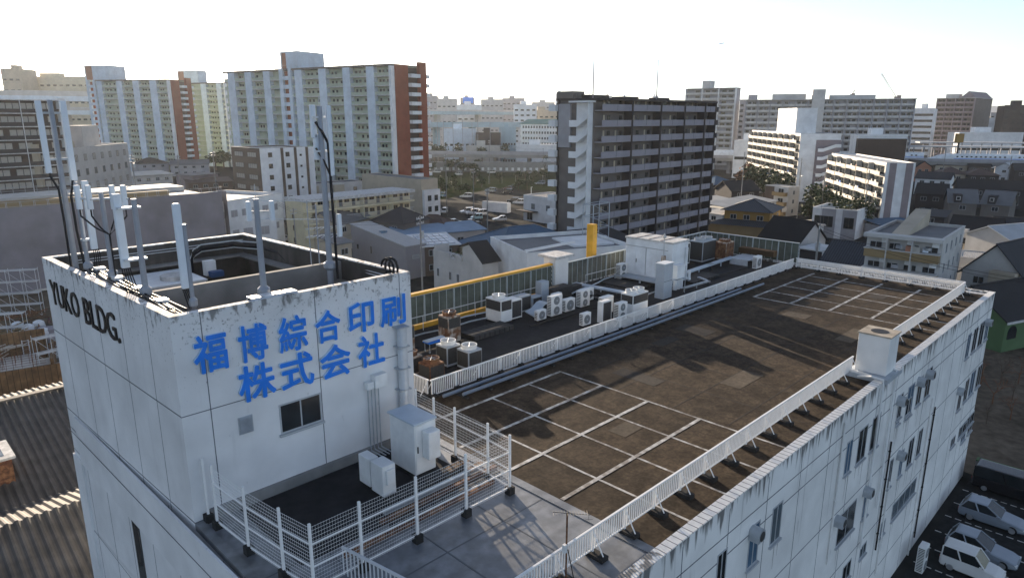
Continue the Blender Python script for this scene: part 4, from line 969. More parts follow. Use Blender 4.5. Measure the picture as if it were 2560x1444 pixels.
# ---------------------------------------------------------------- red walled gallery blocks (the big one and its two sisters)
def gallery_block(fr, label, fins_u, tower_u, floors, fh, end=None, pent=None, far=False, side_red=True):
    o = fr.thing('apartment_block', label)
    z0 = fr.h - floors * fh - .9
    b = MB(); b.box(0, 0, 0, fr.w, fr.d, fr.h - .6); b.build('wall', 'w_green', o)
    b = MB(); b.box(-.4, -1.7, fr.h - .6, fr.w + .05, fr.d + .3, fr.h); b.build('roof', 'w_taupe', o)
    tx = [fr.su(u) for u in tower_u]
    segs = [(0, tx[0]), (tx[1], fr.w - .9)] if tx[0] > 1 else [(tx[1], fr.w - .9)]
    fin_s = [[fr.su(a), fr.su(b_)] for a, b_ in fins_u]
    for s0, s1 in segs:
        L = s1 - s0
        b = MB(); b.box(0, -1.45, 0, L, -.01, .2); b.box(0, -1.45, .2, L, -1.36, .28)
        sl_ = b.mesh('gallery_floor', ['line_white']); many(o, 'gallery_floor', sl_, [((s0, 0, z0 + i * fh), 0) for i in range(floors)])
        pn = MB().box(0, -1.42, .28, L, -1.37, 1.25).mesh('gallery_panel', ['w_green']); many(o, 'gallery_panel', pn, [((s0, 0, z0 + i * fh), 0) for i in range(floors)])
    xs = []
    ed = [0] + [q for f in fin_s for q in f] + [fr.w]
    bays = []
    for (a, b_), (c, d_) in zip(fin_s, fin_s[1:] + [[fr.w - .9, fr.w]]):
        if c - b_ < 12 and not (b_ < (tx[0] + tx[1]) / 2 < c): bays.append((b_, c))
    for a, c in bays: xs += [a + (c - a) * q for q in (.2, .42, .72)]
    windows(fr, 'F', xs, [z0 + i * fh + 1.0 for i in range(floors)], .9, 1.2, 'glass', 'frame_dk', 0, skip=.14)
    for a, b_ in fin_s: MB().box(a, -1.75, 0, b_, -.012, fr.h - .61).build('pillar', 'w_pblue', o)
    MB().box(fr.w - .9, -1.75, 0, fr.w, -.012, fr.h - .61).build('pillar', 'w_white', o)
    # lift and stair tower in the facade
    a, c = tx; b = MB(); b.box(a, -2.2, 0, a + (c - a) * .3, -.013, fr.h); b.box(c - (c - a) * .22, -2.2, 0, c, -.013, fr.h); b.build('stair_tower', 'w_pblue', o)
    m1_ = MB().box(a + (c - a) * .3 + .01, -2.15, 0, c - (c - a) * .22 - .01, -2.0, 1.3).mesh('stair_panel', ['w_pblue']); many(o, 'stair_panel', m1_, [((0, 0, z0 + i * fh), 0) for i in range(floors)])
    m2_ = MB().box(a + (c - a) * .3 + .01, -1.2, 0, c - (c - a) * .22 - .01, -1.1, fh - 1.3).mesh('stair_wall', ['w_red']); many(o, 'stair_wall', m2_, [((0, 0, z0 + i * fh + 1.31), 0) for i in range(floors)])
    if pent:
        px0, px1, ph = pent; b = MB(); b.box(px0, -1.0, fr.h + .01, px1, fr.d * .75, ph); b.build('penthouse', 'w_pblue', o)
        MB().box(px0 + .8, -1.06, fr.h + .02, px0 + (px1 - px0) * .32, -1.001, ph - .4).build('penthouse_door', 'w_salmon', o)
    if end:      # end wall: red bands with a column of open stair landings
        d1, d2 = end; b = MB(); b.box(fr.w, 0, 0, fr.w + .25, d1, fr.h - .01); b.build('end_wall', 'w_red', o)
        b = MB(); b.box(fr.w, d2, 0, fr.w + 1.2, fr.d, fr.h + 1.2); b.build('end_wall', 'w_red', o)
        lm = MB().box(fr.w + .02, d1, 0, fr.w + 1.6, d2 - .02, 1.15).mesh('stair_landing', ['w_white']); many(o, 'stair_landing', lm, [((0, 0, z0 + i * fh), 0) for i in range(floors)])
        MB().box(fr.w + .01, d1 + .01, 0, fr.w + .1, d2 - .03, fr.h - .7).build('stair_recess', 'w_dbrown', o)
        lm = MB().box(fr.w - 1.0, fr.d, 0, fr.w + 1.3, fr.d + 1.6, 1.15).mesh('rear_landing', ['w_white']); many(o, 'rear_landing', lm, [((0, 0, z0 + i * fh), 0) for i in range(floors)])
    b = MB(); n = int(fr.w / 2.2)
    for i in range(n): b.box(i * 2.2, -1.3, fr.h, i * 2.2 + .05, -1.24, fr.h + 1.1)
    b.box(0, -1.3, fr.h + 1.1, fr.w, -1.24, fr.h + 1.15); b.build('roof_railing', 'rail_grey', o)
    return o
fr = at_d(567, 180, 265, 985, 160, 225, 1058, 'R'); BIGH = fr.h
d1, d2 = fr.su_d(1018), fr.su_d(1041)
tw = [fr.su(708), fr.su(737)]
gallery_block(fr, 'tall slab apartment block with pale blue pillars, green galleries and a red end wall', [(577, 594), (620, 636), (666, 682), (744, 762), (804, 822), (864, 882), (923, 942)], (708, 737), 15, 2.9, (d1, d2), (tw[0], fr.su(752), HZ(fr.A.x, fr.A.y, 108) - 4.5))
fr = at_d(240, 199, 360, 425, 200, 352, 472, 'R')
tw = [fr.su(222), fr.su(242)]
gallery_block(fr, 'hazy slab block with pale pillars and a red end left of the tallest slab', [(246, 259), (295, 309), (336, 351), (378, 395)], (222, 243), 16, 2.86, (fr.su_d(446), fr.su_d(459)), (fr.su(218), fr.su(277), HZ(fr.A.x, fr.A.y, 164)))
fr = at_d(474, 207, 415, 566, 207, 405, 590, 'R')
gallery_block(fr, 'hazy slab block with pale pillars squeezed behind the tallest slab', [(506, 519), (545, 557)], (452, 474), 15, 2.9, None, (fr.su(449), fr.su(500), HZ(fr.A.x, fr.A.y, 177)))
# ---------------------------------------------------------------- dark stair ended apartment block
fr = at_d(1487, 252, 129, 1772, 264, 160, 1395, 'L', h=31.6)
o = fr.thing('apartment_block', 'dark taupe apartment block with grey galleries and a white zigzag stair at its end')
b = MB(); b.box(0, 0, 0, fr.w, fr.d, fr.h - .4); b.build('wall', 'w_taupe', o)
b = MB(); b.box(-.3, -1.9, fr.h - .4, fr.w + .5, fr.d + .2, fr.h); b.build('roof', 'w_dk', o)
fh = 2.84; n = 11; z0 = .9
cols = [0] + [fr.su(u) for u in (1563, 1635, 1695, 1746)] + [fr.w]
for i in range(5):
    s0, s1 = cols[i] + .12, cols[i + 1] - .12; L = s1 - s0
    b = MB(); b.box(0, -1.75, 0, L, -.02, .17); b.box(0, -1.75, .17, L, -1.66, 1.2); b.box(L / 2 - .03, -1.77, .17, L / 2 + .03, -1.751, 1.2, 1)
    many(o, 'gallery', b.mesh('gallery', ['w_lilac', 'w_dk']), [((s0, 0, z0 + k * fh), 0) for k in range(n)])
xs = [c for i in range(5) for c in (cols[i] + (cols[i + 1] - cols[i]) * .3, cols[i] + (cols[i + 1] - cols[i]) * .7)]
windows(fr, 'F', xs, [z0 + k * fh + .2 for k in range(n)], .8, 2.0, 'w_beige', 'frame_dk', 0, skip=.25)
windows(fr, 'F', [x + 1.5 for x in xs], [z0 + k * fh + 1.2 for k in range(n)], 1.0, .9, 'glass', 'frame_dk', 1, limit=60)
fins(fr, 'F', cols[1:], .34, 0, fr.h - .41, 1.95, 'w_dk')
st = fr.d                                                     # left end: wall, recess and zigzag stair
b = MB(); b.box(-.02, 4.2, 0, -.001, st, fr.h + .8); b.build('end_wall', 'w_taupe', o)
b = MB(); b.box(-.5, st - 3.4, fr.h - 9, -.021, st - .6, fr.h - 1); b.build('grey_panel', 'w_grey', o)
b = MB(); b.box(-1.4, .3, 0, -.02, .55, fr.h - .8); b.box(-.2, .56, 0, -.021, 4.0, fr.h - .8); b.build('stair_wall', 'w_white', o)
b = MB(); b.box(-1.9, -.3, fr.h - .79, -.02, 4.6, fr.h - .5); b.build('stair_canopy', 'w_white', o)
b = MB(); b.loft([[(x, y, z) for y, z in ((4.5, 0), (2.6, 0), (.35, 1.5), (.35, 2.7), (2.6, 1.2), (4.5, 1.2))] for x in (-1.75, -1.6)])
b.loft([[(x, y, z) for y, z in ((4.5, -.02), (2.6, -.02), (.35, 1.48), (.35, 1.62), (2.6, .12), (4.5, .12))] for x in (-1.599, -.21)])
many(o, 'stair_flight', b.mesh('stair_flight', ['w_white']), [((0, 0, z0 + k * fh), 0) for k in range(n - 1)])
b = MB(); b.box(-1.3, st - .4, 0, -.021, st + 1.2, 1.2)
many(o, 'end_balcony', b.mesh('end_balcony', ['w_white']), [((0, 0, z0 + k * fh), 0) for k in range(n)])
b = MB(); b.box(-.4, st - .5, 0, -.03, st - .15, fr.h - .2); b.build('end_pillar', 'w_dk', o)
b = MB(); b.loft([[(fr.w + x, y, z) for y, z in ((-1.7, 0), (.5, 0), (3.5, -1.2), (3.5, -.1), (.5, 1.1), (-1.7, 1.1))] for x in (.01, 1.5)])
many(o, 'right_stair', b.mesh('right_stair', ['w_dk']), [((0, 0, z0 + k * fh), 0) for k in range(n)])
b = MB(); b.box(fr.w * .05, 3, fr.h, fr.w * .2, 6, fr.h + .7); b.box(fr.w * .32, 3, fr.h, fr.w * .44, 6, fr.h + .6); b.box(fr.w * .6, 3, fr.h, fr.w * .72, 5, fr.h + .6); b.build('roof_plant', 'w_dk', o)
b = MB(); b.box(-.4, st - 4, fr.h + .01, 3.0, st, fr.h + 1.3); b.build('roof_house', 'w_taupe', o)
for u, vt, tx in ((1504, 132, 'left lightning rod on the dark apartment roof'), (1662, 148, 'right lightning rod on the dark apartment roof')):
    s = fr.su(u); p = fr.A + fr.e * s + fr.n * 2; zt = HZ(p.x, p.y, vt) - fr.h
    r = tag(MB().tube([(0, 0, 0), (0, 0, zt)], [.15, .07], 6).build('lightning_rod', 'w_mauve'), tx, 'lightning rod'); r.location = (p.x, p.y, fr.h)
s = fr.su(1592); p = fr.A + fr.e * s + fr.n * 3; zt = HZ(p.x, p.y, 208) - fr.h
b = MB(); b.tube([(0, 0, 0), (0, 0, zt)], .05, 5)
for k in range(4): b.tube([(-.5, 0, zt - .2 - k * .3), (.5, 0, zt - .2 - k * .3)], .03, 4)
r = tag(b.build('tv_antenna', 'w_mauve'), 'small television antenna between the two rods on the dark roof', 'antenna'); r.location = (p.x, p.y, fr.h)
# ---------------------------------------------------------------- black apartment block at the left edge
fr = at_d(-70, 247, 151, 152, 250, 165, depth=9, h=32); o = fr.thing('apartment_block', 'black apartment block with white floor bands at the left edge')
b = MB(); b.box(0, 0, 0, fr.w, fr.d, fr.h); b.build('wall', 'w_dbrown', o)
fh = 2.9; n = 10; z0 = fr.h - n * fh - .2
slab_edges(fr, 'F', 0, fr.w - 1.3, [z0 + i * fh for i in range(n + 1)], 1.5, 'line_white', .22)
pm = MB().box(0, -1.4, .22, fr.w - 1.3, -1.36, 1.1).mesh('balcony_panel', ['w_dk']); many(o, 'balcony_panel', pm, [((0, 0, z0 + i * fh), 0) for i in range(n)])
windows(fr, 'F', lin(.5, fr.w - 2, 11), [z0 + i * fh + .5 for i in range(n)], 1.5, 1.9, 'curtain', 'frame_dk', 0, skip=.2)
MB().box(fr.w - 1.25, -1.7, 0, fr.w + .1, -.02, fr.h + .4).build('corner_pillar', 'w_white', o)
MB().tube([(fr.su(40), -1.6, 0), (fr.su(40), -1.6, fr.h)], .08, 6).build('drain_pipe', 'w_white', o)
# grey office block behind it
fr = at_z(172, 372, 318, 358, 21.0, depth=14); o = fr.thing('office_block', 'grey two tone office block with window bands behind the sheeted building')
shell(fr, 'w_stone', 'r_light', .5, cap='line_white')
for i in range(4): 
    windows(fr, 'F', lin(.5, fr.w - .5, 7), [fr.h - 3.2 - i * 3.5], 1.5, 1.6, 'glass_lt' if i % 2 else 'curtain', 'frame_dk', 1)
penthouse(fr, fr.w * .5, fr.w * .78, 4, 9, HZ(fr.A.x, fr.A.y, 318), 'w_stone'); MB().box(-4, 5, 0, fr.w * .42, 16, fr.h + 1.2).build('rear_wing', 'w_beige', o)
# ---------------------------------------------------------------- sheeted building site block
fr = at_z(-60, 521, 548, 475, 14.4, depth=26); o = fr.thing('sheeted_building', 'low wide building wrapped in grey scaffold sheeting with a cream roof')
mm('sheet', (.21, .20, .225), .75, .06, .6, nz2=.18, sc2=.2)
b = MB(); b.box(0, 0, 0, fr.w, fr.d, 13.2); b.build('wall', 'w_concrete', o)
n = int(fr.w / 1.85)
b = MB()
for i in range(n): x = i * fr.w / n; b.quad([(x, -1.0 + .05 * (i % 2), .5), (x + fr.w / n, -1.0 + .05 * ((i + 1) % 2), .5), (x + fr.w / n, -1.0 + .05 * ((i + 1) % 2), 14.2), (x, -1.0 + .05 * (i % 2), 14.2)])
b.quad([(fr.w + .9, -1, .5), (fr.w + .9, 3, .5), (fr.w + .9, 3, 14.2), (fr.w + .9, -1, 14.2)])
b.build('sheeting', 'sheet', o)
b = MB()
for i in range(n + 1):
    x = i * fr.w / n; b.tube([(x, -.85, 0), (x, -.85, 15.1)], .03, 4); b.tube([(x, 0.1, 0), (x, 0.1, 15.0)], .03, 4)
for z in (14.3, 15.0): b.tube([(0, -.85, z), (fr.w, -.85, z)], .025, 4); b.tube([(0, fr.d - 2, z + .3), (fr.w, fr.d - 2, z + .3)], .025, 4)
for i in range(n): x = i * fr.w / n; b.tube([(x, fr.d - 2, 13), (x, fr.d - 2, 15.4)], .03, 4)
b.build('scaffold', 'galv', o)
b = MB(); b.box(0, .2, 13.2, fr.w, 7, 13.35); b.build('roof', 'r_light', o)
b = MB(); b.box(0, 7, 13.2, fr.w * .82, 7.6, 14.4); b.box(2, 7.7, 13.2, fr.w * .8, 17, 13.6); b.build('roof_step', 'w_tan', o)
b = MB(); b.box(0, 17.2, 13.2, fr.w, fr.d, 14.0); b.build('rear_roof', 'r_light', o)
# ---------------------------------------------------------------- brown and white four storey
fr = at_d(577, 367, 204, 648, 371, 192, 768, 'R'); o = fr.thing('office_block', 'four storey block, brown brick front and white side with brown bands')
shell(fr, 'w_brown', 'r_light', .3, cap='line_white'); fl = [fr.h - 3.1 * (i + 1) + .6 for i in range(5)]
windows(fr, 'F', [fr.w * .27, fr.w * .73], fl, fr.w * .3, 1.3, 'curtain', 'frame_dk', 3)
MB().box(fr.w + .001, .02, 0, fr.w + .1, fr.d + 2, fr.h - .02).build('side_wall', 'w_white', o)
for q in (.42, .7, .95): MB().box(fr.w + .101, fr.d * q, 0, fr.w + .25, fr.d * q + .8, fr.h - .02).build('brown_band', 'w_brown', o)
windows(fr, 'R', [fr.d * .2, fr.d * .56], fl, 1.2, 1.3, 'glass', 'frame_dk', 1, off=.11)
windows(fr, 'R', [fr.d * .84], fl, .7, .6, 'glass', 'frame_dk', 0, off=.11)
# white low buildings behind the tower
fr = at_z(530, 508, 704, 483, 12.0, depth=16); o = fr.thing('workshop', 'low white building with louvred windows seen behind the tower')
shell(fr, 'w_white', 'r_light', .5, cap='line_white'); windows(fr, 'F', lin(1, fr.w - 1, 6), [8.6, 4.6], 1.7, 1.4, 'w_grey', 'frame', 1)
MB().box(fr.w * .1, 4, 11.51, fr.w * .35, 9, 12.8).build('roof_plant', 'r_light', o)
fr = at_z(540, 560, 690, 545, 7.4, depth=6); o = fr.thing('annex', 'white single storey annex in front of the low white building'); shell(fr, 'w_white', 'r_steel', .3); windows(fr, 'F', lin(1, fr.w - 1, 3), [4.2, 1.2], 2.2, 1.8, 'w_grey', 'frame', 1)
# yellow gallery flats
fr = at_z(755, 500, 1024, 474, 11.2, 712, 'L'); o = fr.thing('apartment_block', 'pale yellow three storey flats with open galleries and a bright flat roof')
b = MB(); b.box(0, .0, 0, fr.w, fr.d, fr.h - .5); b.build('wall', 'w_yellow', o)
b = MB(); b.box(-.1, -1.7, fr.h - .5, fr.w + .3, fr.d + .1, fr.h + .15); b.build('roof', ['line_white'], o)
slab_edges(fr, 'F', -.05, fr.w + .2, [.3 + 2.75 * (i + 1) for i in range(3)], 1.5, 'w_yellow', .35, 'gallery_floor')
rb = MB()
for i in range(int(fr.w / .3)): rb.box(i * .3, -1.48, .35, i * .3 + .04, -1.44, 1.35)
rb.box(0, -1.49, 1.35, fr.w, -1.43, 1.41)
many(o, 'gallery_railing', rb.mesh('gallery_railing', ['rail_grey']), [((0, 0, .3 + 2.75 * (i + 1)), 0) for i in range(3)])
windows(fr, 'F', lin(1, fr.w - 1, 8), [.4 + 2.75 * (i + 1) + .25 for i in range(-1, 3)], .9, 1.95, 'frame_dk', 'w_tan', 0)
windows(fr, 'F', [x + 1.6 for x in lin(1, fr.w - 1, 8)], [.4 + 2.75 * (i + 1) + 1.1 for i in range(-1, 3)], 1.3, .9, 'glass', 'w_tan', 1)
fins(fr, 'F', [fr.w * q for q in (.25, .5, .78)], .15, 0, fr.h - .51, 1.62, 'w_yellow', 'post')
windows(fr, 'L', [fr.d * .6], [1.5, 4.2, 6.9], .5, 1.2, 'glass', 'w_tan', 0)
# beige terrace behind it and its end block
fr = at_z(703, 465, 905, 452, 8.3, depth=7); o = fr.thing('row_houses', 'row of pale flat roofed houses between the yellow flats and the tall slab'); shell(fr, 'w_stone', 'r_grey', .15); windows(fr, 'F', lin(1, fr.w - 1, 8), [5.4, 2.2], 1.2, 1.2, 'glass', 'frame_dk', 1, skip=.3)
for q in (.3, .62): MB().box(fr.w * q, -.8, 0, fr.w * q + 3.5, -.01, 7.6).build('bay', 'w_beige', o)
fr = at_d(905, 446, 205, 1052, 441, 186, 1094, 'R', h=11.9); o = fr.thing('apartment_block', 'beige and white three storey house block at the car park corner'); shell(fr, 'w_beige', 'r_grey', .15)
windows(fr, 'F', lin(2, fr.w - 1, 5), [6, 2.8], .8, 1.0, 'glass', 'frame_dk', 0, skip=.3); MB().box(fr.w + .001, .3, 0, fr.w + .9, fr.d, 9.0).build('side_bay', 'w_white', o); windows(fr, 'R', [fr.d * .35, fr.d * .75], [6.0, 3.0, .3], 1.2, 1.5, 'glass', 'frame_dk', 1, off=.91)
# ================================================================= houses
def house(fr, label, wall, roofm, eave, ridge, kind='x', ov=.45, name='house', group=None, win=True, wf=(2, 1), glass='glass', side='R', floors=2):
    o = fr.thing(name, label, 'house', group); w_, d = fr.w, fr.d; b = MB()
    b.box(0, 0, 0, w_, d, eave)
    if kind == 'x':
        for x in (0, w_ - .2): b.loft([[(xx, y, z) for y, z in ((0, eave + .001), (d, eave + .001), (d / 2, ridge - .1))] for xx in (x, x + .2)])
    if kind == 'y':
        for y in (0, d - .2): b.loft([[(x, yy, z) for x, z in ((0, eave + .001), (w_, eave + .001), (w_ / 2, ridge - .1))] for yy in (y, y + .2)])
    b.build('wall', wall, o)
    b = MB(); t = .16
    if kind == 'x':
        k = ov * (ridge - eave) / (d / 2)
        for ya, yb in ((-ov, d / 2), (d + ov, d / 2)): b.loft([[(x, ya, eave - k), (x, yb, ridge), (x, yb, ridge + t), (x, ya, eave - k + t)] for x in (-ov, w_ + ov)])
        b.box(-ov, d / 2 - .12, ridge + t - .05, w_ + ov, d / 2 + .12, ridge + t + .09)
    elif kind == 'y':
        k = ov * (ridge - eave) / (w_ / 2)
        for xa, xb in ((-ov, w_ / 2), (w_ + ov, w_ / 2)): b.loft([[(xa, y, eave - k), (xb, y, ridge), (xb, y, ridge + t), (xa, y, eave - k + t)] for y in (-ov, d + ov)])
        b.box(w_ / 2 - .12, -ov, ridge + t - .05, w_ / 2 + .12, d + ov, ridge + t + .09)
    elif kind == 'hip':
        r = min(w_, d) / 2; A_ = [(-ov, -ov, eave), (w_ + ov, -ov, eave), (w_ + ov, d + ov, eave), (-ov, d + ov, eave)]
        p, q = ((r, d / 2, ridge), (w_ - r, d / 2, ridge)) if w_ >= d else ((w_ / 2, r, ridge), (w_ / 2, d - r, ridge))
        b.quad(list(reversed(A_)))
        if w_ >= d: b.quad([A_[0], A_[1], q, p]); b.quad([A_[1], A_[2], q]); b.quad([A_[2], A_[3], p, q]); b.quad([A_[3], A_[0], p])
        else: b.quad([A_[0], A_[1], p]); b.quad([A_[1], A_[2], q, p]); b.quad([A_[2], A_[3], q]); b.quad([A_[3], A_[0], p, q])
        ed = [(A_[0], p), (A_[1], q if w_ >= d else p), (A_[2], q), (A_[3], p if w_ >= d else q), (p, q)]
        for a_, c_ in ed: b.tube([(a_[0], a_[1], a_[2] + .04), (c_[0], c_[1], c_[2] + .04)], .11, 5)
    elif kind == 'mono':   # falls towards +x
        b.loft([[(-ov, y, eave + (ridge - eave) * (1 + ov / w_)), (w_ + ov, y, eave - (ridge - eave) * ov / w_), (w_ + ov, y, eave + t), (-ov, y, ridge + t)] for y in (-ov, d + ov)])
    elif kind == 'shed':   # falls towards the front
        b.loft([[(x, -ov, eave), (x, d + ov, ridge), (x, d + ov, ridge + t), (x, -ov, eave + t)] for x in (-ov, w_ + ov)])
    b.build('roof', roofm, o)
    if win:
        nx = max(1, int(w_ / 3.5)); fh = eave / floors
        windows(fr, 'F', lin(.6, w_ - .6, nx), [fh * i + fh * .36 for i in range(floors)], 1.5, 1.15, glass, 'frame', 1)
        if side and side in 'LR': windows(fr, side, lin(.5, d - .5, max(1, int(d / 4))), [fh * i + fh * .4 for i in range(floors)], .9, 1.0, glass, 'frame', 1)
    return o
# grey house with one falling roof
Xc, Yc = W(1014, 617, 6.0); Ya, za = ONX(877, 562, Xc)
fr = Fr((Xc, Ya, 6), (Xc, Yc, 6), 1063, 'R', 6); o = fr.thing('house', 'tall grey metal clad house with one long sloping roof', 'house')
mm('w_clad', (.27, .26, .27), .6, .05, .7, stripe=(0, .4, .05, (.22, .21, .22)))
b = MB(); b.loft([[(0, y, 0), (fr.w, y, 0), (fr.w, y, 6), (0, y, za)] for y in (0, fr.d)]); b.build('wall', 'w_clad', o)
b = MB(); b.loft([[(-.2, y, za + .1), (fr.w + .2, y, 5.95), (fr.w + .2, y, 6.12), (-.2, y, za + .27)] for y in (-.2, fr.d + .2)]); b.build('roof', 'r_seam', o)
s = fr.w * .45; zz = za + (6 - za) * .45; MB().box(s - .5, fr.d * .3, zz + .1, s + .5, fr.d * .6, zz + .42).build('skylight', 'glass_b', o)
windows(fr, 'F', [fr.w * .12], [3.6], .5, .9, 'glass', 'frame_dk', 0); windows(fr, 'F', [fr.w * .38], [3.3], .3, 1.4, 'glass', 'frame_dk', 0); windows(fr, 'F', [fr.w * .7], [2.6], 1.3, .8, 'w_grey', 'frame_dk', 0); windows(fr, 'R', [fr.d * .5], [3.6], 1.5, .7, 'w_grey', 'frame', 0)
# white house with roof terrace
fr = at_z(1083, 622, 1206, 655, 7.0, 1246, 'R'); o = fr.thing('house', 'white house with a roof terrace of potted plants and a dark gable roof', 'house')
MB().box(0, 0, 0, fr.w, fr.d, 6.2).build('wall', 'w_stone', o)
b = MB(); b.box(0, 0, 6.201, fr.w * .35, .2, 7.0); b.box(fr.w * .47, 0, 6.201, fr.w * .6, .2, 7.0); b.box(0, .201, 6.201, .2, fr.d, 7.6); b.build('parapet', 'w_stone', o)
b = MB(); b.loft([[(x, y, z) for x, z in ((fr.w * .62, 6.2), (fr.w, 6.2), (fr.w, 6.9), (fr.w * .78, 9.3), (fr.w * .62, 8.6))] for y in (.01, fr.d)]); b.build('upper_wall', 'w_stone', o)
b = MB(); b.loft([[(fr.w * .76, y, 9.45), (fr.w + .4, y, 6.75), (fr.w + .4, y, 6.9), (fr.w * .76, y, 9.62)] for y in (-.3, fr.d + .3)]); b.loft([[(fr.w * .55, y, 8.4), (fr.w * .759, y, 9.45), (fr.w * .759, y, 9.62), (fr.w * .55, y, 8.55)] for y in (-.3, fr.d + .3)]); b.build('roof', 'r_black', o)
windows(fr, 'F', [fr.w * .1, fr.w * .36, fr.w * .52], [2.6], .7, 1.4, 'glass', 'frame', 1)
b = MB(); random.seed(4)
for i in range(60): x, y, z = fr.w * .36 + random.random() * fr.w * .22, random.random() * 1.2 - .05, 6.25 + random.random() * 1.1; b.quad([(x, y, z), (x + .25, y + .1, z + .05), (x + .2, y + .15, z + .3)])
b.build('potted_plants', 'leaf2', o)
# others around the white house
fr = at_z(1008, 585, 1212, 567, 4.2, depth=7); house(fr, 'long low shed with a bright blue metal roof beside the car park', 'w_stone', 'r_lblue', 3.6, 4.6, 'shed', floors=1, side='')
fr = at_z(1054, 610, 1146, 603, 6.0, depth=8); o = house(fr, 'brown walled house with black solar panels on its roof', 'w_brown', 'w_white', 5.4, 6.3, 'shed', side='')
b = MB()
for i in range(5):
    for j in range(4): x, y = .4 + i * fr.w * .18, .3 + j * 1.8; z = lambda q: 5.4 + .9 * (q + .45) / (8.9) + .22; b.loft([[(xx, y, z(y)), (xx, y + 1.6, z(y + 1.6)), (xx, y + 1.6, z(y + 1.6) + .05), (xx, y, z(y) + .05)] for xx in (x, x + fr.w * .16)])
b.build('solar_panels', 'glass_b', o)
fr = at_z(1236, 640, 1475, 612, 5.2, depth=15); house(fr, 'large house under a broad blue metal hip roof behind the screen', 'w_cream', 'r_blue', 5.2, 8.6, 'hip', side='')
fr = at_z(1243, 650, 1318, 640, 4.6, depth=7); house(fr, 'small cream house wing with a blue hip roof next to the white pillar', 'w_cream', 'r_blue', 4.6, 6.4, 'hip', side='')
fr = at_z(1205, 690, 1300, 682, 3.6, depth=5); house(fr, 'little blue gabled porch roof directly behind the yellow coping', 'w_cream', 'r_blue', 3.2, 5.0, 'y', side='', floors=1)
fr = at_z(1318, 634, 1582, 613, 9.4, depth=15); o = fr.thing('house', 'flat roofed white building with thick parapets behind the yellow sign', 'house'); shell(fr, 'w_white', 'r_grey', .5, cap='w_white'); windows(fr, 'F', lin(1, fr.w - 1, 5), [6.3, 3.2], 1.6, 1.3)
b = MB(); b.loft([[(fr.w * .0, y, 9.5), (fr.w * .45, y, 10.3), (fr.w * .45, y, 10.6), (0, y, 9.8)] for y in (.5, 1.0)]); b.box(fr.w * .55, 4, 8.9, fr.w * .95, 12, 9.2); b.build('roof_screen', 'w_white', o)
fr = at_z(1500, 600, 1600, 590, 7.5, depth=10); house(fr, 'black roofed house between the dark apartment foot and the container', 'w_dk', 'r_dark', 6.5, 7.6, 'shed', side='')
fr = at_z(1200, 612, 1290, 604, 5.0, depth=6); house(fr, 'shed with a pale blue corrugated roof in front of the car park', 'w_grey', 'r_lblue', 3.6, 4.4, 'shed', floors=1, side='')
fr = at_z(1309, 486, 1392, 496, 7.2, depth=11); o = fr.thing('house', 'plain white two storey house pressed against the dark apartment block', 'house'); shell(fr, 'w_white', 'r_grey', .2); windows(fr, 'F', [fr.w * .3, fr.w * .75], [3.4], 1.5, 1.6, 'glass_lt'); MB().box(-1.5, -2, 2.7, fr.w * .45, -.01, 2.95).build('canopy', 'w_dk', o); windows(fr, 'F', [fr.w * .2], [.3], 2.2, 2.2, 'glass'); MB().tube([(1, 2, 7.2), (1, 2, 9.2), (1.4, 2, 9.2)], .12, 6).build('vent_pipe', 'w_white', o)
# dark roofs between the yellow flats and the grey house
for a, lab, wl_, rm, e, r_, k, dp in [((842, 556, 925, 536, 6.5), 'dark roofed brown house below the yellow flats with a steel skylight roof', 'w_beige', 'r_grey', 6, 8.3, 'x', 8),
                             ((930, 548, 1008, 556, 6.0), 'dark hipped house with two small dormers behind the grey house', 'w_taupe', 'r_dark', 5.6, 8.6, 'hip', 9),
                             ((1008, 560, 1120, 566, 4.4), 'long brown grey hip roof sloping down towards the car park', 'w_taupe', 'r_brown', 3.2, 6.2, 'hip', 9),
                             ((842, 612, 878, 606, 6.2), 'narrow beige house squeezed left of the grey house', 'w_beige', 'r_grey', 6.2, 7.2, 'shed', 6)]:
    fr = at_z(*a, depth=dp); house(fr, lab, wl_, rm, e, r_, k, side='')
# right half -------------------------------------------------------
fr = at_z(1812, 524, 1925, 532, 6.4, 1952, 'R'); o = house(fr, 'ochre walled house with a blue grey tiled hip roof', 'w_ochre', 'r_tile', 6.4, 8.8, 'hip', .8)
b = MB(); b.loft([[(-4, -3, 3.2), (fr.w + 1, -3, 3.2), (fr.w + 1, fr.d, 3.2), (-4, fr.d, 3.2)], [(0, -.02, 4.3), (fr.w, -.02, 4.3), (fr.w, fr.d, 4.3), (0, fr.d, 4.3)]]); b.build('lower_roof', 'r_tile', o); MB().box(-3.2, -2.3, 0, fr.w + .4, -.021, 3.15).build('lower_wall', 'w_tan', o)
fr = at_z(1902, 588, 1998, 606, 6.0, 2064, 'R'); house(fr, 'dark slate gabled house with a pale gable end behind the roof screen', 'w_stone', 'r_black', 6.0, 9.4, 'x')
fr = at_z(1905, 596, 1960, 602, 5.0, depth=3); o = fr.thing('house_annex', 'white roof turret with a square chimney beside the dark slate roof', 'roof turret'); shell(fr, 'w_white', 'r_grey', .3); MB().box(fr.w * .55, -.3, 5.0, fr.w * .8, .8, 6.6).build('chimney', 'w_pblue', o)
fr = at_z(2033, 518, 2143, 527, 7.0, 2176, 'R'); o = fr.thing('clinic', 'white cubic clinic with grey stripes and three tall dark windows'); shell(fr, 'w_white', 'r_light', .5, cap='w_white')
for q in (.38, .85): MB().box(fr.w * q - 1.6, -.06, 0, fr.w * q + 1.6, -.001, 6.95).build('grey_stripe', 'w_grey', o)
windows(fr, 'F', [fr.w * .17, fr.w * .38, fr.w * .85], [2.6], 2.2, 2.6, 'glass', 'frame_dk', 1, off=.07)
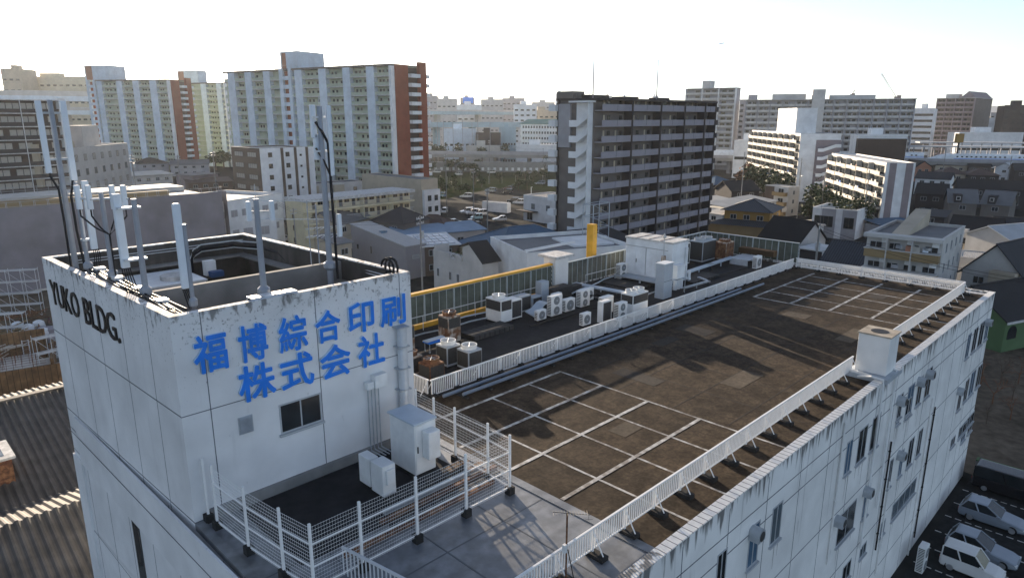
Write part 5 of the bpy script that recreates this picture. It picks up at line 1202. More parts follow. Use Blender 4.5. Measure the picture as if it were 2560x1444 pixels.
fr = at_z(1998, 618, 2060, 627, 5.5, depth=6); o = fr.thing('house_annex', 'white framed lean-to with a dark open front behind the far railing', 'annex'); b = MB(); b.box(0, 0, 0, fr.w, fr.d, 5.3); b.build('wall', 'w_dk', o); b = MB(); b.box(-.1, -.2, 5.3, fr.w + .1, fr.d, 5.6); b.box(-.1, -.2, 0, .2, -.01, 5.3); b.box(fr.w - .2, -.2, 0, fr.w + .1, -.01, 5.3); b.build('frame', 'w_white', o)
fr = at_z(2058, 648, 2160, 662, 4.5, depth=9); house(fr, 'low house with a blue grey ribbed tile roof behind the end railing', 'w_stone', 'r_tile', 4.5, 7.2, 'x', side='', floors=1)
fr = at_z(2000, 560, 2060, 562, 3.2, depth=5); house(fr, 'pale low shed roof between the slate house and the clinic', 'w_white', 'r_light', 3.0, 3.4, 'shed', side='', floors=1)
# tan balcony flats
fr = at_z(2170, 580, 2360, 599, 12.0, 2413, 'R'); o = fr.thing('apartment_block', 'four storey tan flats with balconies and a flat grey roof right of the ribbed roof')
shell(fr, 'w_stone', 'r_grey', .35, cap='w_stone')
laundry(fr, .5, fr.w, [.2, 3.05, 5.9, 8.75], 9, 3)
balconies(fr, 'F', .1, fr.w - .1, .2, 2.85, 4, 1.4, 'w_tan', 1.15, dn=4)
slab_edges(fr, 'F', 0, fr.w, [.2 + 2.85 * i + 1.15 for i in range(4)], 1.46, 'w_stone', .12, 'balcony_rail')
MB().box(-.2, -1.5, 11.6, fr.w + .2, -.01, 12.1).build('eave', 'w_stone', o)
fins(fr, 'F', [fr.w * .31, fr.w * .64], .16, 0, 11.59, 1.5, 'w_stone', 'post')
windows(fr, 'R', lin(1, fr.d - 1, 4), [1.2 + 2.85 * i for i in range(4)], .7, 1.4, 'glass', 'frame', 0)
b = MB(); b.loft([[(x, y, z) for y, z in ((.8, 11.66), (fr.d - .3, 11.66), (fr.d - .3, 14.2))] for x in (fr.w * .28, fr.w * .5)]); b.build('stair_roof', 'w_beige', o)
acm = MB().box(-.4, -.6, 0, .4, -.3, .6).mesh('outdoor_unit', ['ac_white']); many(o, 'outdoor_unit', acm, [((fr.w * q, 0, .4 + 2.85 * i + 1.9), 0) for q in (.26, .6, .92) for i in (2, 3)])
# cream house and neighbours on the right edge
fr = at_d(2403, 690, 103, 2566, 690, 96, depth=10, h=5.6); o = house(fr, 'cream house with a steep dark gable roof at the right edge', 'w_stone', 'r_dark', 5.4, 9.9, 'y', .5)
MB().box(fr.w * .5, -1.6, 0, fr.w * .9, -.01, 6.2).build('bay', 'w_beige', o); windows(fr, 'F', [fr.w * .7], [3.4], 1.8, 1.3, 'glass_b', 'line_white', 1, off=1.6)
fr = at_z(2385, 640, 2470, 648, 5.5, depth=8); o = fr.thing('house', 'flat house with a white picket roof terrace behind the cream house', 'house'); shell(fr, 'w_stone', 'r_light', .2)
b = MB()
for i in range(int(fr.w / .25)): b.box(i * .25, .0, 5.5, i * .25 + .06, .05, 6.5)
for i in range(int(fr.d / .25)): b.box(.0, .06 + i * .25, 5.5, .05, .12 + i * .25, 6.5)
b.build('terrace_railing', 'rail_white', o)
fr = at_z(2528, 592, 2640, 582, 8.0, depth=8); house(fr, 'house with a pale steel roof above the cream house at the right edge', 'w_stone', 'r_steel', 7.4, 9.2, 'x', side='')
fr = at_z(2516, 800, 2660, 772, 4.2, depth=9); o = house(fr, 'green house with white trim and an arched window at the right edge', 'w_lgreen', 'r_black', 4.2, 7.4, 'x', win=False)
b = MB(); b.box(-.5, -.62, 3.8, fr.w, -.46, 4.05); b.build('trim', 'line_white', o)
n = 12; b = MB(); b.loft([[(1.6 + .9 * math.cos(math.pi * k / n), y, 2.4 + .9 * math.sin(math.pi * k / n)) for k in range(n + 1)] + [(.7, y, 1.6), (2.5, y, 1.6)] for y in (-.05, -.001)]); b.build('window', 'glass', o)
# dark roofed houses on the right
hs = [((2290, 478, 2364, 482, 7.0), 'dark mansard house directly right of the striped white block', 'w_dk', 'r_black', 6.5, 9.0, 'x', 9),
      ((2374, 500, 2444, 503, 6.5), 'grey wide house with a dark dormer front, left of its near twin', 'w_taupe', 'r_grey', 6.0, 9.0, 'x', 9),
      ((2455, 503, 2526, 508, 6.5), 'grey wide house with an orange edged dark dormer front', 'w_taupe', 'r_grey', 6.0, 9.0, 'x', 9),
      ((2368, 578, 2488, 590, 7.0), 'big dark slate house with a little white dormer right of the tan flats', 'w_beige', 'r_black', 5.5, 9.6, 'x', 9),
      ((2492, 585, 2600, 592, 7.0), 'dark slate house with a white dormer at the right edge', 'w_beige', 'r_dark', 5.5, 9.6, 'x', 9),
      ((2290, 438, 2376, 442, 7.0), 'white house with arched windows under a dark roof beyond the striped block', 'w_white', 'r_dark', 6.0, 8.0, 'x', 10),
      ((2345, 425, 2420, 427, 7.5), 'brown purple tiled roof house, left of a pair', 'w_beige', 'r_brown', 6.0, 8.5, 'hip', 12),
      ((2420, 428, 2500, 430, 7.5), 'brown purple tiled roof house, right of a pair', 'w_dk', 'r_brown', 6.0, 8.5, 'hip', 12),
      ((2400, 462, 2600, 468, 7.0), 'long black roof running out of the right edge', 'w_dk', 'r_black', 6.0, 8.4, 'x', 9),
      ((2290, 412, 2330, 412, 7.5), 'salmon walled house with a dark roof below the train', 'w_salmon', 'r_dark', 6.5, 9.0, 'y', 12),
      ((2340, 408, 2420, 409, 7.5), 'dark hip roof house just below the train nose', 'w_beige', 'r_dark', 6.5, 9.0, 'hip', 12),
      ((2425, 410, 2480, 411, 7.5), 'dark gabled house between the hip roof and the pale blue roof', 'w_taupe', 'r_black', 6.5, 9.0, 'x', 12),
      ((2490, 413, 2536, 415, 7.5), 'house with a pale blue metal roof near the right edge', 'w_white', 'r_steel', 6.5, 8.6, 'y', 12),
      ((2540, 420, 2620, 422, 7.5), 'dark roof house at the right edge under the train', 'w_dk', 'r_dark', 6.5, 9.0, 'x', 12),
      ((2296, 535, 2362, 540, 5.0), 'dark flat shed behind the tan flats roof', 'w_dk', 'r_dark', 4.6, 5.4, 'shed', 8),
      ((2210, 560, 2300, 556, 4.0), 'pale blue banded carport roof behind the tan flats', 'w_grey', 'r_blue', 3.4, 4.2, 'shed', 6),
      ((1786, 455, 1842, 452, 6.5), 'blue tiled house in the shadow right of the dark apartment block', 'w_dk', 'r_blue', 5.5, 8.0, 'hip', 10),
      ((1830, 470, 1900, 468, 6.5), 'black roofed house with a white roof lamp behind the white sheds', 'w_dk', 'r_black', 5.5, 8.2, 'x', 10),
      ((1905, 440, 1950, 440, 6.5), 'small dark blue hip roof in front of the sunlit white flats', 'w_stone', 'r_blue', 5.5, 7.5, 'hip', 9),
      ((1766, 500, 1838, 494, 6.0), 'white flat topped shed right of the dark apartment stair', 'w_stone', 'r_light', 5.2, 5.8, 'shed', 7),
      ((1832, 512, 1942, 492, 6.0), 'long pale roof shed behind the ochre house', 'w_white', 'r_light', 4.8, 5.8, 'shed', 8),
      ((1765, 528, 1806, 534, 5.4), 'white boxy house end peeping left of the ochre house', 'w_white', 'r_light', 5.0, 5.6, 'shed', 5)]
for a, lab, wl_, rm, e, r_, k, dp in hs:
    fr = at_z(*a, depth=dp); o = house(fr, lab, wl_, rm, e, r_, k, side='')
    if 'dormer' in lab:
        q = .3 if 'edged' not in lab else .35; y0 = .4 if 'slate' in lab else -.3; zb = e + .6
        MB().box(fr.w * q - .9, y0, zb - .8, fr.w * q + .9, fr.d * .45, zb + 1.5).build('dormer', 'w_dk' if 'dark dormer' in lab or 'edged' in lab else 'w_stone', o)
        d_ = MB().box(fr.w * q - .5, y0 - .06, zb, fr.w * q + .5, y0 - .001, zb + 1.0).build('dormer_window', 'line_white', o); MB().box(fr.w * q - .35, y0 - .08, zb + .12, fr.w * q + .35, y0 - .061, zb + .85).build('pane', 'glass', d_)
fr = at_z(1914, 462, 1972, 468, 8.5, 2000, 'R'); o = fr.thing('house', 'three storey brick and tan house with balconies in front of the sunlit white flats', 'house'); shell(fr, 'w_stone', 'r_light', .3); MB().box(.1, -.1, 0, fr.w * .4, -.001, 8.3).build('brick_front', 'w_brown', o); balconies(fr, 'F', fr.w * .42, fr.w - .2, .2, 2.8, 3, 1.2, 'w_tan', 1.1, dn=1); windows(fr, 'R', [fr.d * .5], [.8, 3.6, 6.2], .8, 1.2)
# sunlit white balcony blocks
def white_block(fr, label, floors, fh, cols, pent=None, bands=False, stair=False):
    o = fr.thing('apartment_block', label); shell(fr, 'w_white', 'r_steel', .25, cap='line_white'); z0 = fr.h - floors * fh - .35; L = fr.w / cols
    b = MB(); b.box(.12, -1.25, 0, L - .12, -.01, .14); b.box(.35, -1.25, .14, L - .35, -1.15, .98); b.box(.0, -1.2, .14, .1, -.01, fh - .1)
    MB().box(.01, -.009, 0, fr.w - .01, -.001, fr.h - .3).build('front_wall', 'w_flats_lit', o); many(o, 'balcony', b.mesh('balcony', ['w_flats_lit']), [((L * c, 0, z0 + i * fh), 0) for i in range(floors) for c in range(cols)])  # sunlit front gets a dimmer cream copy of the white; light put into colour
    windows(fr, 'F', [L * (c + .5) for c in range(cols)], [z0 + i * fh + .2 for i in range(floors)], L * .8, 2.1, 'glass', 'frame_dk', 2)
    laundry(fr, .5, fr.w, [z0 + i * fh - .6 for i in range(floors)], 26, floors)
    if bands:
        for q in (.12, .68): MB().box(fr.w + .001, fr.d * q, 0, fr.w + .08, fr.d * (q + .24), fr.h - .05).build('mauve_band', 'w_mauve', o)
    if stair:
        b = MB(); b.loft([[(fr.w + x, y, z) for y, z in ((fr.d * .42, 0), (fr.d * .55, 0), (fr.d * .85, 1.4), (fr.d * .98, 1.4), (fr.d * .98, 2.5), (fr.d * .85, 2.5), (fr.d * .55, 1.1), (fr.d * .42, 1.1))] for x in (1.6, 1.75)])
        MB().box(fr.w + .01, fr.d * .4, 0, fr.w + .15, fr.d, fr.h - 2).build('stair_recess', 'w_mauve', o)
        many(o, 'stair_flight', b.mesh('stair_flight', ['w_white']), [((0, 0, z0 + i * fh), 0) for i in range(floors - 1)])
    if pent: penthouse(fr, *pent, 'w_white')
    return o
fr = at_d(1881, 318, 300, 2003, 327, 235, 2104, 'R', h=22.8); white_block(fr, 'sunlit white apartment block with a square roof tower and an outside stair', 8, 2.75, 9, (fr.w * .45, fr.w * .8, 2, 9, HZ(fr.A.x + fr.e.x * 40, fr.A.y + fr.e.y * 40, 272)), stair=True)
fr = at_d(2080, 386, 218, 2217, 405, 172, 2290, 'R', h=17.2); white_block(fr, 'sunlit white five storey flats with two mauve bands on the end wall', 6, 2.75, 5, bands=True)
# the far large blocks on the right
def slab_far(fr, label, floors, fh, cols, wall, pan, pent=(), pm='w_stone', post=None):
    o = fr.thing('apartment_block', label); MB().box(0, 0, 0, fr.w, fr.d, fr.h - .3).build('wall', wall, o); MB().box(-.6, -1.9, fr.h - .3, fr.w + .6, fr.d, fr.h).build('roof', 'w_stone', o)
    z0 = fr.h - floors * fh - .5; L = fr.w / cols
    b = MB(); b.box(.0, -1.5, 0, fr.w, -.01, .25); b.box(0, -1.5, .25, fr.w, -1.4, 1.1); many(o, 'balcony', b.mesh('balcony', [pan]), [((0, 0, z0 + i * fh), 0) for i in range(floors)])
    windows(fr, 'F', [L * (c + q) for c in range(cols) for q in (.3, .68)], [z0 + i * fh + .5 for i in range(floors)], L * .26, 1.8, 'glass', 'frame_dk', 0, skip=.12)
    fins(fr, 'F', [L * c for c in range(cols + 1)], .5, 0, fr.h - .31, 1.7, post or 'w_grey')
    for (a, c, ht) in pent: MB().box(fr.su(a), -2.2 if ht == 'f' else 2, 0 if ht == 'f' else fr.h + .01, fr.su(c), 9, HZ(fr.A.x, fr.A.y, 226) if ht == 'f' else HZ(fr.A.x, fr.A.y, ht)).build('stair_tower' if ht == 'f' else 'penthouse', pm, o)
    return o
fr = at_d(1718, 222, 396, 1842, 219, 380, 1852, 'R', depth=14); slab_far(fr, 'pale tower block right of the dark apartment block, with a small roof cube', 14, 2.9, 3, 'w_grey', 'w_stone', [(1752, 1772, 203)], post='w_white')
fr = at_d(1866, 248, 372, 2288, 248, 345, depth=14); slab_far(fr, 'very long grey apartment slab with a stair tower in its middle', 12, 2.9, 13, 'w_grey', 'w_stone', [(2030, 2062, 'f'), (1930, 2015, 236), (2075, 2190, 240)])
fr = at_d(2345, 250, 455, 2440, 240, 440, 2482, 'R', depth=16); slab_far(fr, 'pinkish brown tower block with a gabled roof near the right edge', 13, 2.9, 4, 'w_taupe', 'w_mauve', [(2362, 2395, 236)], post='w_mauve')
b = MB(); 
b.loft([[(x, y, z) for x, z in ((fr.w * .6, fr.h), (fr.w, fr.h), (fr.w * .8, fr.h + 4))] for y in (0, fr.d)]); b.build('gable', 'w_mauve', fr.o)
for uL, uR, v, d, wm, lab, fl, cl in [(2286, 2338, 272, 430, 'w_white', 'white office with dark window stripes left of the pinkish tower', 9, 6), (2512, 2600, 264, 420, 'w_dk', 'dark tower cut by the right edge of the picture', 10, 5),
        (2146, 2270, 338, 318, 'w_white', 'white upper hall of the station rising behind its dark brown wing', 3, 6), (1850, 1876, 250, 420, 'w_grey', 'narrow grey block squeezed between tower and long slab', 12, 2),
        (2478, 2512, 282, 600, 'w_grey', 'small grey block right of the pinkish tower', 9, 3), (2440, 2530, 305, 500, 'r_steel', 'low hall with a pale curved roof under the pinkish tower', 3, 8),
        (1836, 1900, 352, 330, 'w_white', 'low white station hall right of the pale tower block', 2, 5), (2398, 2560, 332, 400, 'w_white', 'long white station hall with rows of light panels', 2, 14)]:
    fr = at_d(uL, v, d, uR, v, d * .985, depth=15); far_block(lab, fr, wm, fl, cl, strip='office' in lab or 'hall' in lab, group='buildings beyond the railway')
fr = at_d(2146, 347, 316, 2268, 347, 312, depth=3); tag(MB().box(0, 0, 0, fr.w, 3, fr.h).build('station_building', 'w_dbrown'), 'dark brown station building wing in front of the long grey slab', 'building').location = fr.A; bpy.data.objects['station_building'].rotation_euler = (0, 0, fr.rz)
# skyline
sky_ = [(0, 48, 172, 520, 'w_beige', 8), (30, 222, 192, 540, 'w_cream', 9), (1062, 1092, 240, 760, 'w_grey', 7), (1092, 1140, 247, 700, 'w_stone', 6), (1142, 1202, 262, 640, 'w_white', 6), (1202, 1258, 249, 760, 'w_stone', 7), (1256, 1312, 246, 820, 'w_grey', 8),
        (1284, 1342, 262, 560, 'w_white', 9), (1330, 1392, 256, 900, 'w_stone', 7), (1390, 1412, 234, 700, 'w_pblue', 10), (1512, 1530, 240, 900, 'w_stone', 8), (1556, 1572, 243, 900, 'w_pblue', 6), (1632, 1646, 240, 950, 'w_white', 6), (1320, 1400, 276, 600, 'w_beige', 6),
        (2496, 2512, 292, 900, 'w_beige', 5), (1150, 1185, 244, 900, 'w_grey', 6)]
for i, (uL, uR, v, d, wm, fl) in enumerate(sky_):
    fr = at_d(uL, v, d, uR, v, d, depth=18)
    place = ['at the far left edge', 'left of the hazy slab block', 'just right of the red end wall', 'behind the expressway, second from the red end wall', 'with many small windows above the expressway', 'with a bumpy roofline in the middle of the skyline', 'tallest of the middle skyline',
             'closest above the green roofed school', 'left of the dark apartment block', 'half hidden by the dark apartment corner', 'with a pointed roof house above the dark roof', 'small and blue above the dark roof', 'little white tower near the right lightning rod', 'low and beige behind the green roofed school', 'tiny at the foot of the hill', 'below the blue billboard'][i]
    far_block(f"distant {'pale ' if wm in ('w_white', 'w_stone', 'w_cream') else ''}{wm[2:].replace('pblue', 'bluish').replace('stone', 'grey')} block {place}", fr, wm, fl, max(3, int(fr.w / 4.5)))
fr = at_d(1157, 243, 800, 1183, 243, 800, depth=1); bb = thing('billboard', 'blue rooftop billboard on the distant skyline', 'billboard', (*fr.A[:2], 0), fr.rz)
MB().box(0, 0, fr.h - 6.5, fr.w, .6, fr.h).build('panel', 'blue_sign', bb); MB().box(fr.w * .4, .61, 0, fr.w * .6, 1.2, fr.h - 1).build('frame', 'w_grey', bb)
# school and halls in the middle distance
fr = at_d(1302, 309, 470, 1405, 312, 455, depth=14); o = fr.thing('school', 'white school building with a sea green roof'); MB().box(0, 0, 0, fr.w, fr.d, fr.h).build('wall', 'w_white', o); MB().prism([(-.8, -.8), (fr.w + .8, -.8), (fr.w + .8, fr.d), (-.8, fr.d)], fr.h, fr.h + .2).loft([[(-.8, -.8, fr.h + .2), (fr.w + .8, -.8, fr.h + .2), (fr.w + .8, fr.d, fr.h + .2), (-.8, fr.d, fr.h + .2)], [(3, 5, fr.h + 3.2), (fr.w - 3, 5, fr.h + 3.2), (fr.w - 3, fr.d, fr.h + 3.2), (3, fr.d, fr.h + 3.2)]]).build('roof', 'r_green', o)
windows(fr, 'F', lin(1, fr.w - 1, 14), [fr.h - 3.6 * (i + 1) + .9 for i in range(4)], 1.3, 1.6, 'glass', 'frame', 1)
for uL, uR, v, d, wm, lab in [(1108, 1188, 322, 440, 'w_pblue', 'pale blue vaulted sports hall below the expressway'), (1190, 1252, 332, 430, 'w_dk', 'dark roofed sports hall right of the pale blue one'), (1248, 1290, 318, 440, 'w_teal', 'pale green block beside the school'), (1165, 1250, 365, 415, 'r_light', 'long white canopy roof behind the railway'), (1290, 1400, 362, 418, 'w_white', 'long low white building behind the railway')]:
    fr = at_d(uL, v, d, uR, v + 1, d, depth=14); far_block(lab, fr, wm, 2, 6, group='halls behind the railway')
# ---------------------------------------------------------------- expressway and railway viaducts
def viaduct(name, label, pts, width, zt, th, m, mw, piers, pr=1.2, wallh=1.4):
    o = thing(name, label, 'viaduct', (pts[0][0], pts[0][1], 0)); ox, oy = pts[0]
    P = [Vector((x - ox, y - oy, 0)) for x, y in pts]; Lf, Rt = [], []
    for i, p in enumerate(P):
        d = (P[min(i + 1, len(P) - 1)] - P[max(0, i - 1)]).normalized(); n = Vector((-d.y, d.x, 0)) * width / 2; Lf.append(p + n); Rt.append(p - n)
    z = Vector((0, 0, 1)); b = MB(); b.loft([[l + z * (zt - th), r + z * (zt - th), r + z * zt, l + z * zt] for l, r in zip(Lf, Rt)]); b.build('deck', m, o)
    for S_ in (Lf, Rt):
        b = MB(); b.loft([[p + z * (zt + .01), p + z * (zt + wallh), p * 1.0 + z * (zt + wallh) + (q - p).normalized() * .3, p + z * (zt + .01) + (q - p).normalized() * .3] for p, q in zip(S_, Rt if S_ is Lf else Lf)]); b.build('side_wall', mw, o)
    for t in piers:
        i = min(int(t * (len(P) - 1)), len(P) - 2); f = t * (len(P) - 1) - i; c = P[i].lerp(P[i + 1], f)
        MB().box(c.x - pr, c.y - pr, 0, c.x + pr, c.y + pr, zt - th - .01).build('pier', mw, o)
    return o
PX = lambda u, v, d: PT(u, v, d)[:2]
viaduct('expressway', 'pale blue elevated expressway, upper deck, crossing behind the red end wall', [PX(1020, 280, 560), PX(1100, 280, 590), PX(1200, 282, 620), PX(1300, 285, 660)], 16, HZ(*PX(1150, 280, 600), 279), 2.6, 'w_teal', 'w_stone', (.3, .65), 2)
viaduct('expressway', 'pale blue elevated expressway, lower deck under the upper one', [PX(1000, 310, 540), PX(1100, 310, 545), PX(1200, 312, 550), PX(1300, 315, 555)], 16, HZ(*PX(1150, 310, 548), 310), 2.4, 'w_teal', 'w_teal', (.3, .6), 2)
viaduct('expressway', 'double wide grey expressway upper deck at the left edge', [PX(-150, 225, 430), PX(0, 226, 430), PX(120, 230, 440), PX(260, 234, 460)], 20, HZ(*PX(100, 228, 435), 240), 3.0, 'w_pblue', 'w_stone', (.1, .75), 2.5, 3)
viaduct('expressway', 'grey expressway lower deck below the wide one at the left edge', [PX(-150, 280, 425), PX(100, 280, 430), PX(260, 282, 450)], 18, HZ(*PX(150, 280, 430), 276), 2.6, 'w_pblue', 'w_stone', (.2,), 2.5, 2)
viaduct('railway_viaduct', 'long concrete railway viaduct crossing the whole middle of the town', [PX(u, 380, d) for u, d in ((100, 440), (500, 425), (1000, 395), (1300, 385), (1600, 372), (1900, 352), (2300, 330), (2800, 305))], 12, 8.2, 1.6, 'w_concrete', 'w_grey', [.04 * i for i in range(1, 25)], .9, 1.3)
fr = at_d(1062, 402, 372, 1400, 402, 365, depth=4); o = fr.thing('arcade_building', 'long grey row of units under the railway viaduct'); MB().box(0, 0, 0, fr.w, 4, 5).build('wall', 'w_concrete', o); windows(fr, 'F', lin(1, fr.w - 1, 22), [.5], 1.6, 1.8, 'w_white', 'frame_dk', 0)
# bullet train
def train(label, pts, zt, nose=True):
    o = thing('bullet_train', label, 'train', (pts[0][0], pts[0][1], zt)); a = Vector((pts[0][0], pts[0][1], 0)); c = Vector((pts[1][0], pts[1][1], 0)); e = (c - a); L = e.length; o.rotation_euler = (0, 0, math.atan2(e.y, e.x))
    sec = lambda x, s, h: [(x, -1.6 * s, .3), (x, -1.65 * s, 1.8 * h + .3), (x, -1.2 * s, 3.2 * h + .3), (x, 1.2 * s, 3.2 * h + .3), (x, 1.65 * s, 1.8 * h + .3), (x, 1.6 * s, .3)]
    b = MB(); rings = [sec(0, .35, .12), sec(3, .75, .45), sec(7, .95, .85), sec(10, 1, 1), sec(L, 1, 1)] if nose else [sec(0, 1, 1), sec(L, 1, 1)]
    b.loft(rings); b.build('body', 'cont_white', o)
    n = int((L - 14) / 1.9); many(o, 'window', MB().box(0, -1.68, 1.9, .8, -1.6, 2.5).mesh('window', ['glass']), [((13 + i * 1.9, 0, 0), 0) for i in range(n) if i % 13 < 11])
    MB().box(12, -1.69, 1.25, L, -1.661, 1.45).build('blue_stripe', 'blue_sign', o); 
    if nose: MB().loft([[(5.2, -.9, 1.95), (5.2, .9, 1.95), (7, .8, 2.75), (7, -.8, 2.75)], [(5.5, -1.0, 1.95), (5.5, 1.0, 1.95), (7.3, .85, 2.78), (7.3, -.85, 2.78)]]).build('windscreen', 'glass', o)
    return o
p0, p1 = PX(2310, 388, 326), PX(2720, 388, 308); train('white bullet train with a long nose on the viaduct at the right', [p0, p1], 8.3)
p0, p1 = PX(1930, 385, 353), PX(2308, 388, 333); train('white train cars behind the striped white flats, left of the nose', [p0, p1], 8.3, False)
p0, p1 = PX(1785, 385, 362), PX(1868, 385, 357); train('short piece of white train right of the dark apartment block', [p0, p1], 8.3, False)
# platform roofs
for (uL, uR, v, d, lab) in [(2276, 2600, 366, 345, 'long pale station platform roof above the train'), (2300, 2600, 356, 372, 'long pale station platform roof further back')]:
    fr = at_d(uL, v, d, uR, v, d * .96, depth=9); o = fr.thing('platform_roof', lab, 'platform roof'); MB().box(0, 0, fr.h - .6, fr.w, 9, fr.h).build('roof', 'r_steel', o)
    many(o, 'post', MB().box(-.2, 2, 0, .2, 2.4, fr.h - .61).mesh('post', ['w_grey']), [((x, 0, 0), 0) for x in lin(0, fr.w, 12)])
fr = at_d(2394, 334, 330, 2412, 334, 330, depth=2); o = fr.thing('station_sign', 'golden square sign standing on the platform', 'sign'); MB().box(0, 0, fr.h - 4.2, fr.w, 1.6, fr.h).build('panel', 'w_ochre', o); MB().box(fr.w * .4, .5, 0, fr.w * .6, .9, fr.h - 4.21).build('post', 'w_dk', o)
# hill, cranes, aeroplane
b = MB(); A_ = [PT(u, v, 6000) for u, v in ((2380, 293), (2450, 282), (2500, 268), (2530, 264), (2580, 276), (2660, 280), (2760, 290))]
mm('hill', (.20, .24, .28), .9, .1, .002)
b.loft([[(x, y, -5), (x + 300, y + 300, -5), (x + 150, y + 150, z)] for x, y, z in A_]); struct(b.build('hills', 'hill'))
def crane(label, base, tip, d):
    x, y, z = PT(*base, d); o = thing('tower_crane', label, 'crane', (x, y, 0)); q = Vector(PT(*tip, d)) - Vector((x, y, 0)); b = MB(); p = Vector((0, 0, z)); n = 10
    for dx, dz in ((-.8, 0), (.8, 0), (0, 1.3)): b.tube([p + Vector((dx * R2, -dx * R2, dz)), q + Vector((dx * .3, -dx * .3, dz * .3))], .14, 4)
    for i in range(n): a, c = p.lerp(q, i / n), p.lerp(q, (i + .5) / n); b.tube([a + Vector((-.5, .5, 0)), c + Vector((.5, -.5, 0)), p.lerp(q, (i + 1) / n) + Vector((0, 0, 1))], .09, 3)
    b.build('jib', 'w_salmon', o); MB().box(-1, -1, 0, 1, 1, z + 1.5).build('mast', 'w_mauve', o); MB().box(1.2, -2.2, z - .5, 4.2, 0, z + 2.5).build('cab', 'w_mauve', o); MB().tube([tuple(q), (q.x, q.y, q.z - 7)], .06, 3).build('hoist_rope', 'w_dk', o)
crane('red and white tower crane with a raised jib on the right horizon', (2240, 247), (2204, 185), 520); crane('small distant crane jib left of the large tower crane', (2128, 240), (2138, 224), 700)
x, y, z = PT(1803, 109, 1500); o = thing('aeroplane', 'small aeroplane in the sky', 'aeroplane', (x, y, z), math.radians(-30)); MB().tube([(-6, 0, 0), (-4, 0, 0), (4, 0, .2), (7, 0, .6)], [.3, .8, .8, .2], 8).build('fuselage', 'w_grey', o); MB().prism([(-1.5, 0), (1, 0), (3, 7), (1.8, 7)], -.2, .0).prism([(-1.5, 0), (1.8, -7), (3, -7), (1, 0)], -.2, .0).build('wing', 'w_grey', o); MB().box(5.5, -.1, .3, 7.2, .1, 2.6).build('tail_fin', 'w_grey', o)
# ================================================================= ground sheets
def sheet(name, pts, z, m): return struct(MB().quad([(x, y, z) for x, y in pts]).build(name, m))
G = lambda u, v: W(u, v, 0)
mm('w_dkroad', (.06, .06, .058), .95, .2, 1, spec=0)
sheet('car_park', [G(1000, 640), G(1330, 640), G(1400, 520), G(1240, 470), G(1075, 505)], .004, 'asphalt')
sheet('park', [G(900, 505), G(1075, 505), G(1240, 470), G(1400, 480), G(1420, 432), G(1040, 430)], .008, 'grass')
sheet('road', [G(1030, 512), G(1330, 545), G(1400, 560), G(1400, 530), G(1060, 500)], .012, 'w_dkroad')
sheet('car_park', [(40, 9.0), (62.3, 9.0), (66, -2), (48, -6), (36, 4)], .016, 'asphalt')
sheet('road', [G(1985, 640), G(2035, 640), G(2010, 480), G(2060, 425), G(2030, 425), G(1985, 480)], .02, 'asphalt')
sheet('building_site', [(-10, 58), (16, 58), (36, 110), (30, 150), (-10, 150)], .024, 'soil')
sheet('yard', [(62, 9), (66, -2), (95, -2), (110, 25), (63, 23)], .028, 'soil')
b = MB()
for x in (46.2, 48.6, 51.15, 53.8, 56.2, 58.8):
    for k in range(14): b.box(x - .05, 9 - k * .62 - .4, .017, x + .05, 9 - k * .62, .022)
b.build('lot_marking', 'line_white'); struct(bpy.data.objects['lot_marking'])
rw = thing('retaining_wall', 'low concrete wall with a green painted kerb at the edge of the car lot', 'wall', (62.3, 9, 0)); MB().box(0, -14, 0, .3, 0, 1.2).build('wall', 'conc_grey', rw); MB().box(-.05, -14, 1.201, .6, 0, 1.3).build('kerb', 'w_lgreen', rw)
x, y = G(2532, 1120); o = tag(MB().tube([(0, 0, 0), (0, 0, 3.0)], .04, 6).build('marker_pole', 'line_white'), 'thin white pole standing on the green kerb by the car lot', 'pole'); o.location = (62.6, 5.6, 1.3)
ac('white outdoor unit standing on the car lot at the wall foot', 0, 0, .9, .45, 1.9, 2, group='outdoor units').location = (45.0, 8.2, 0)
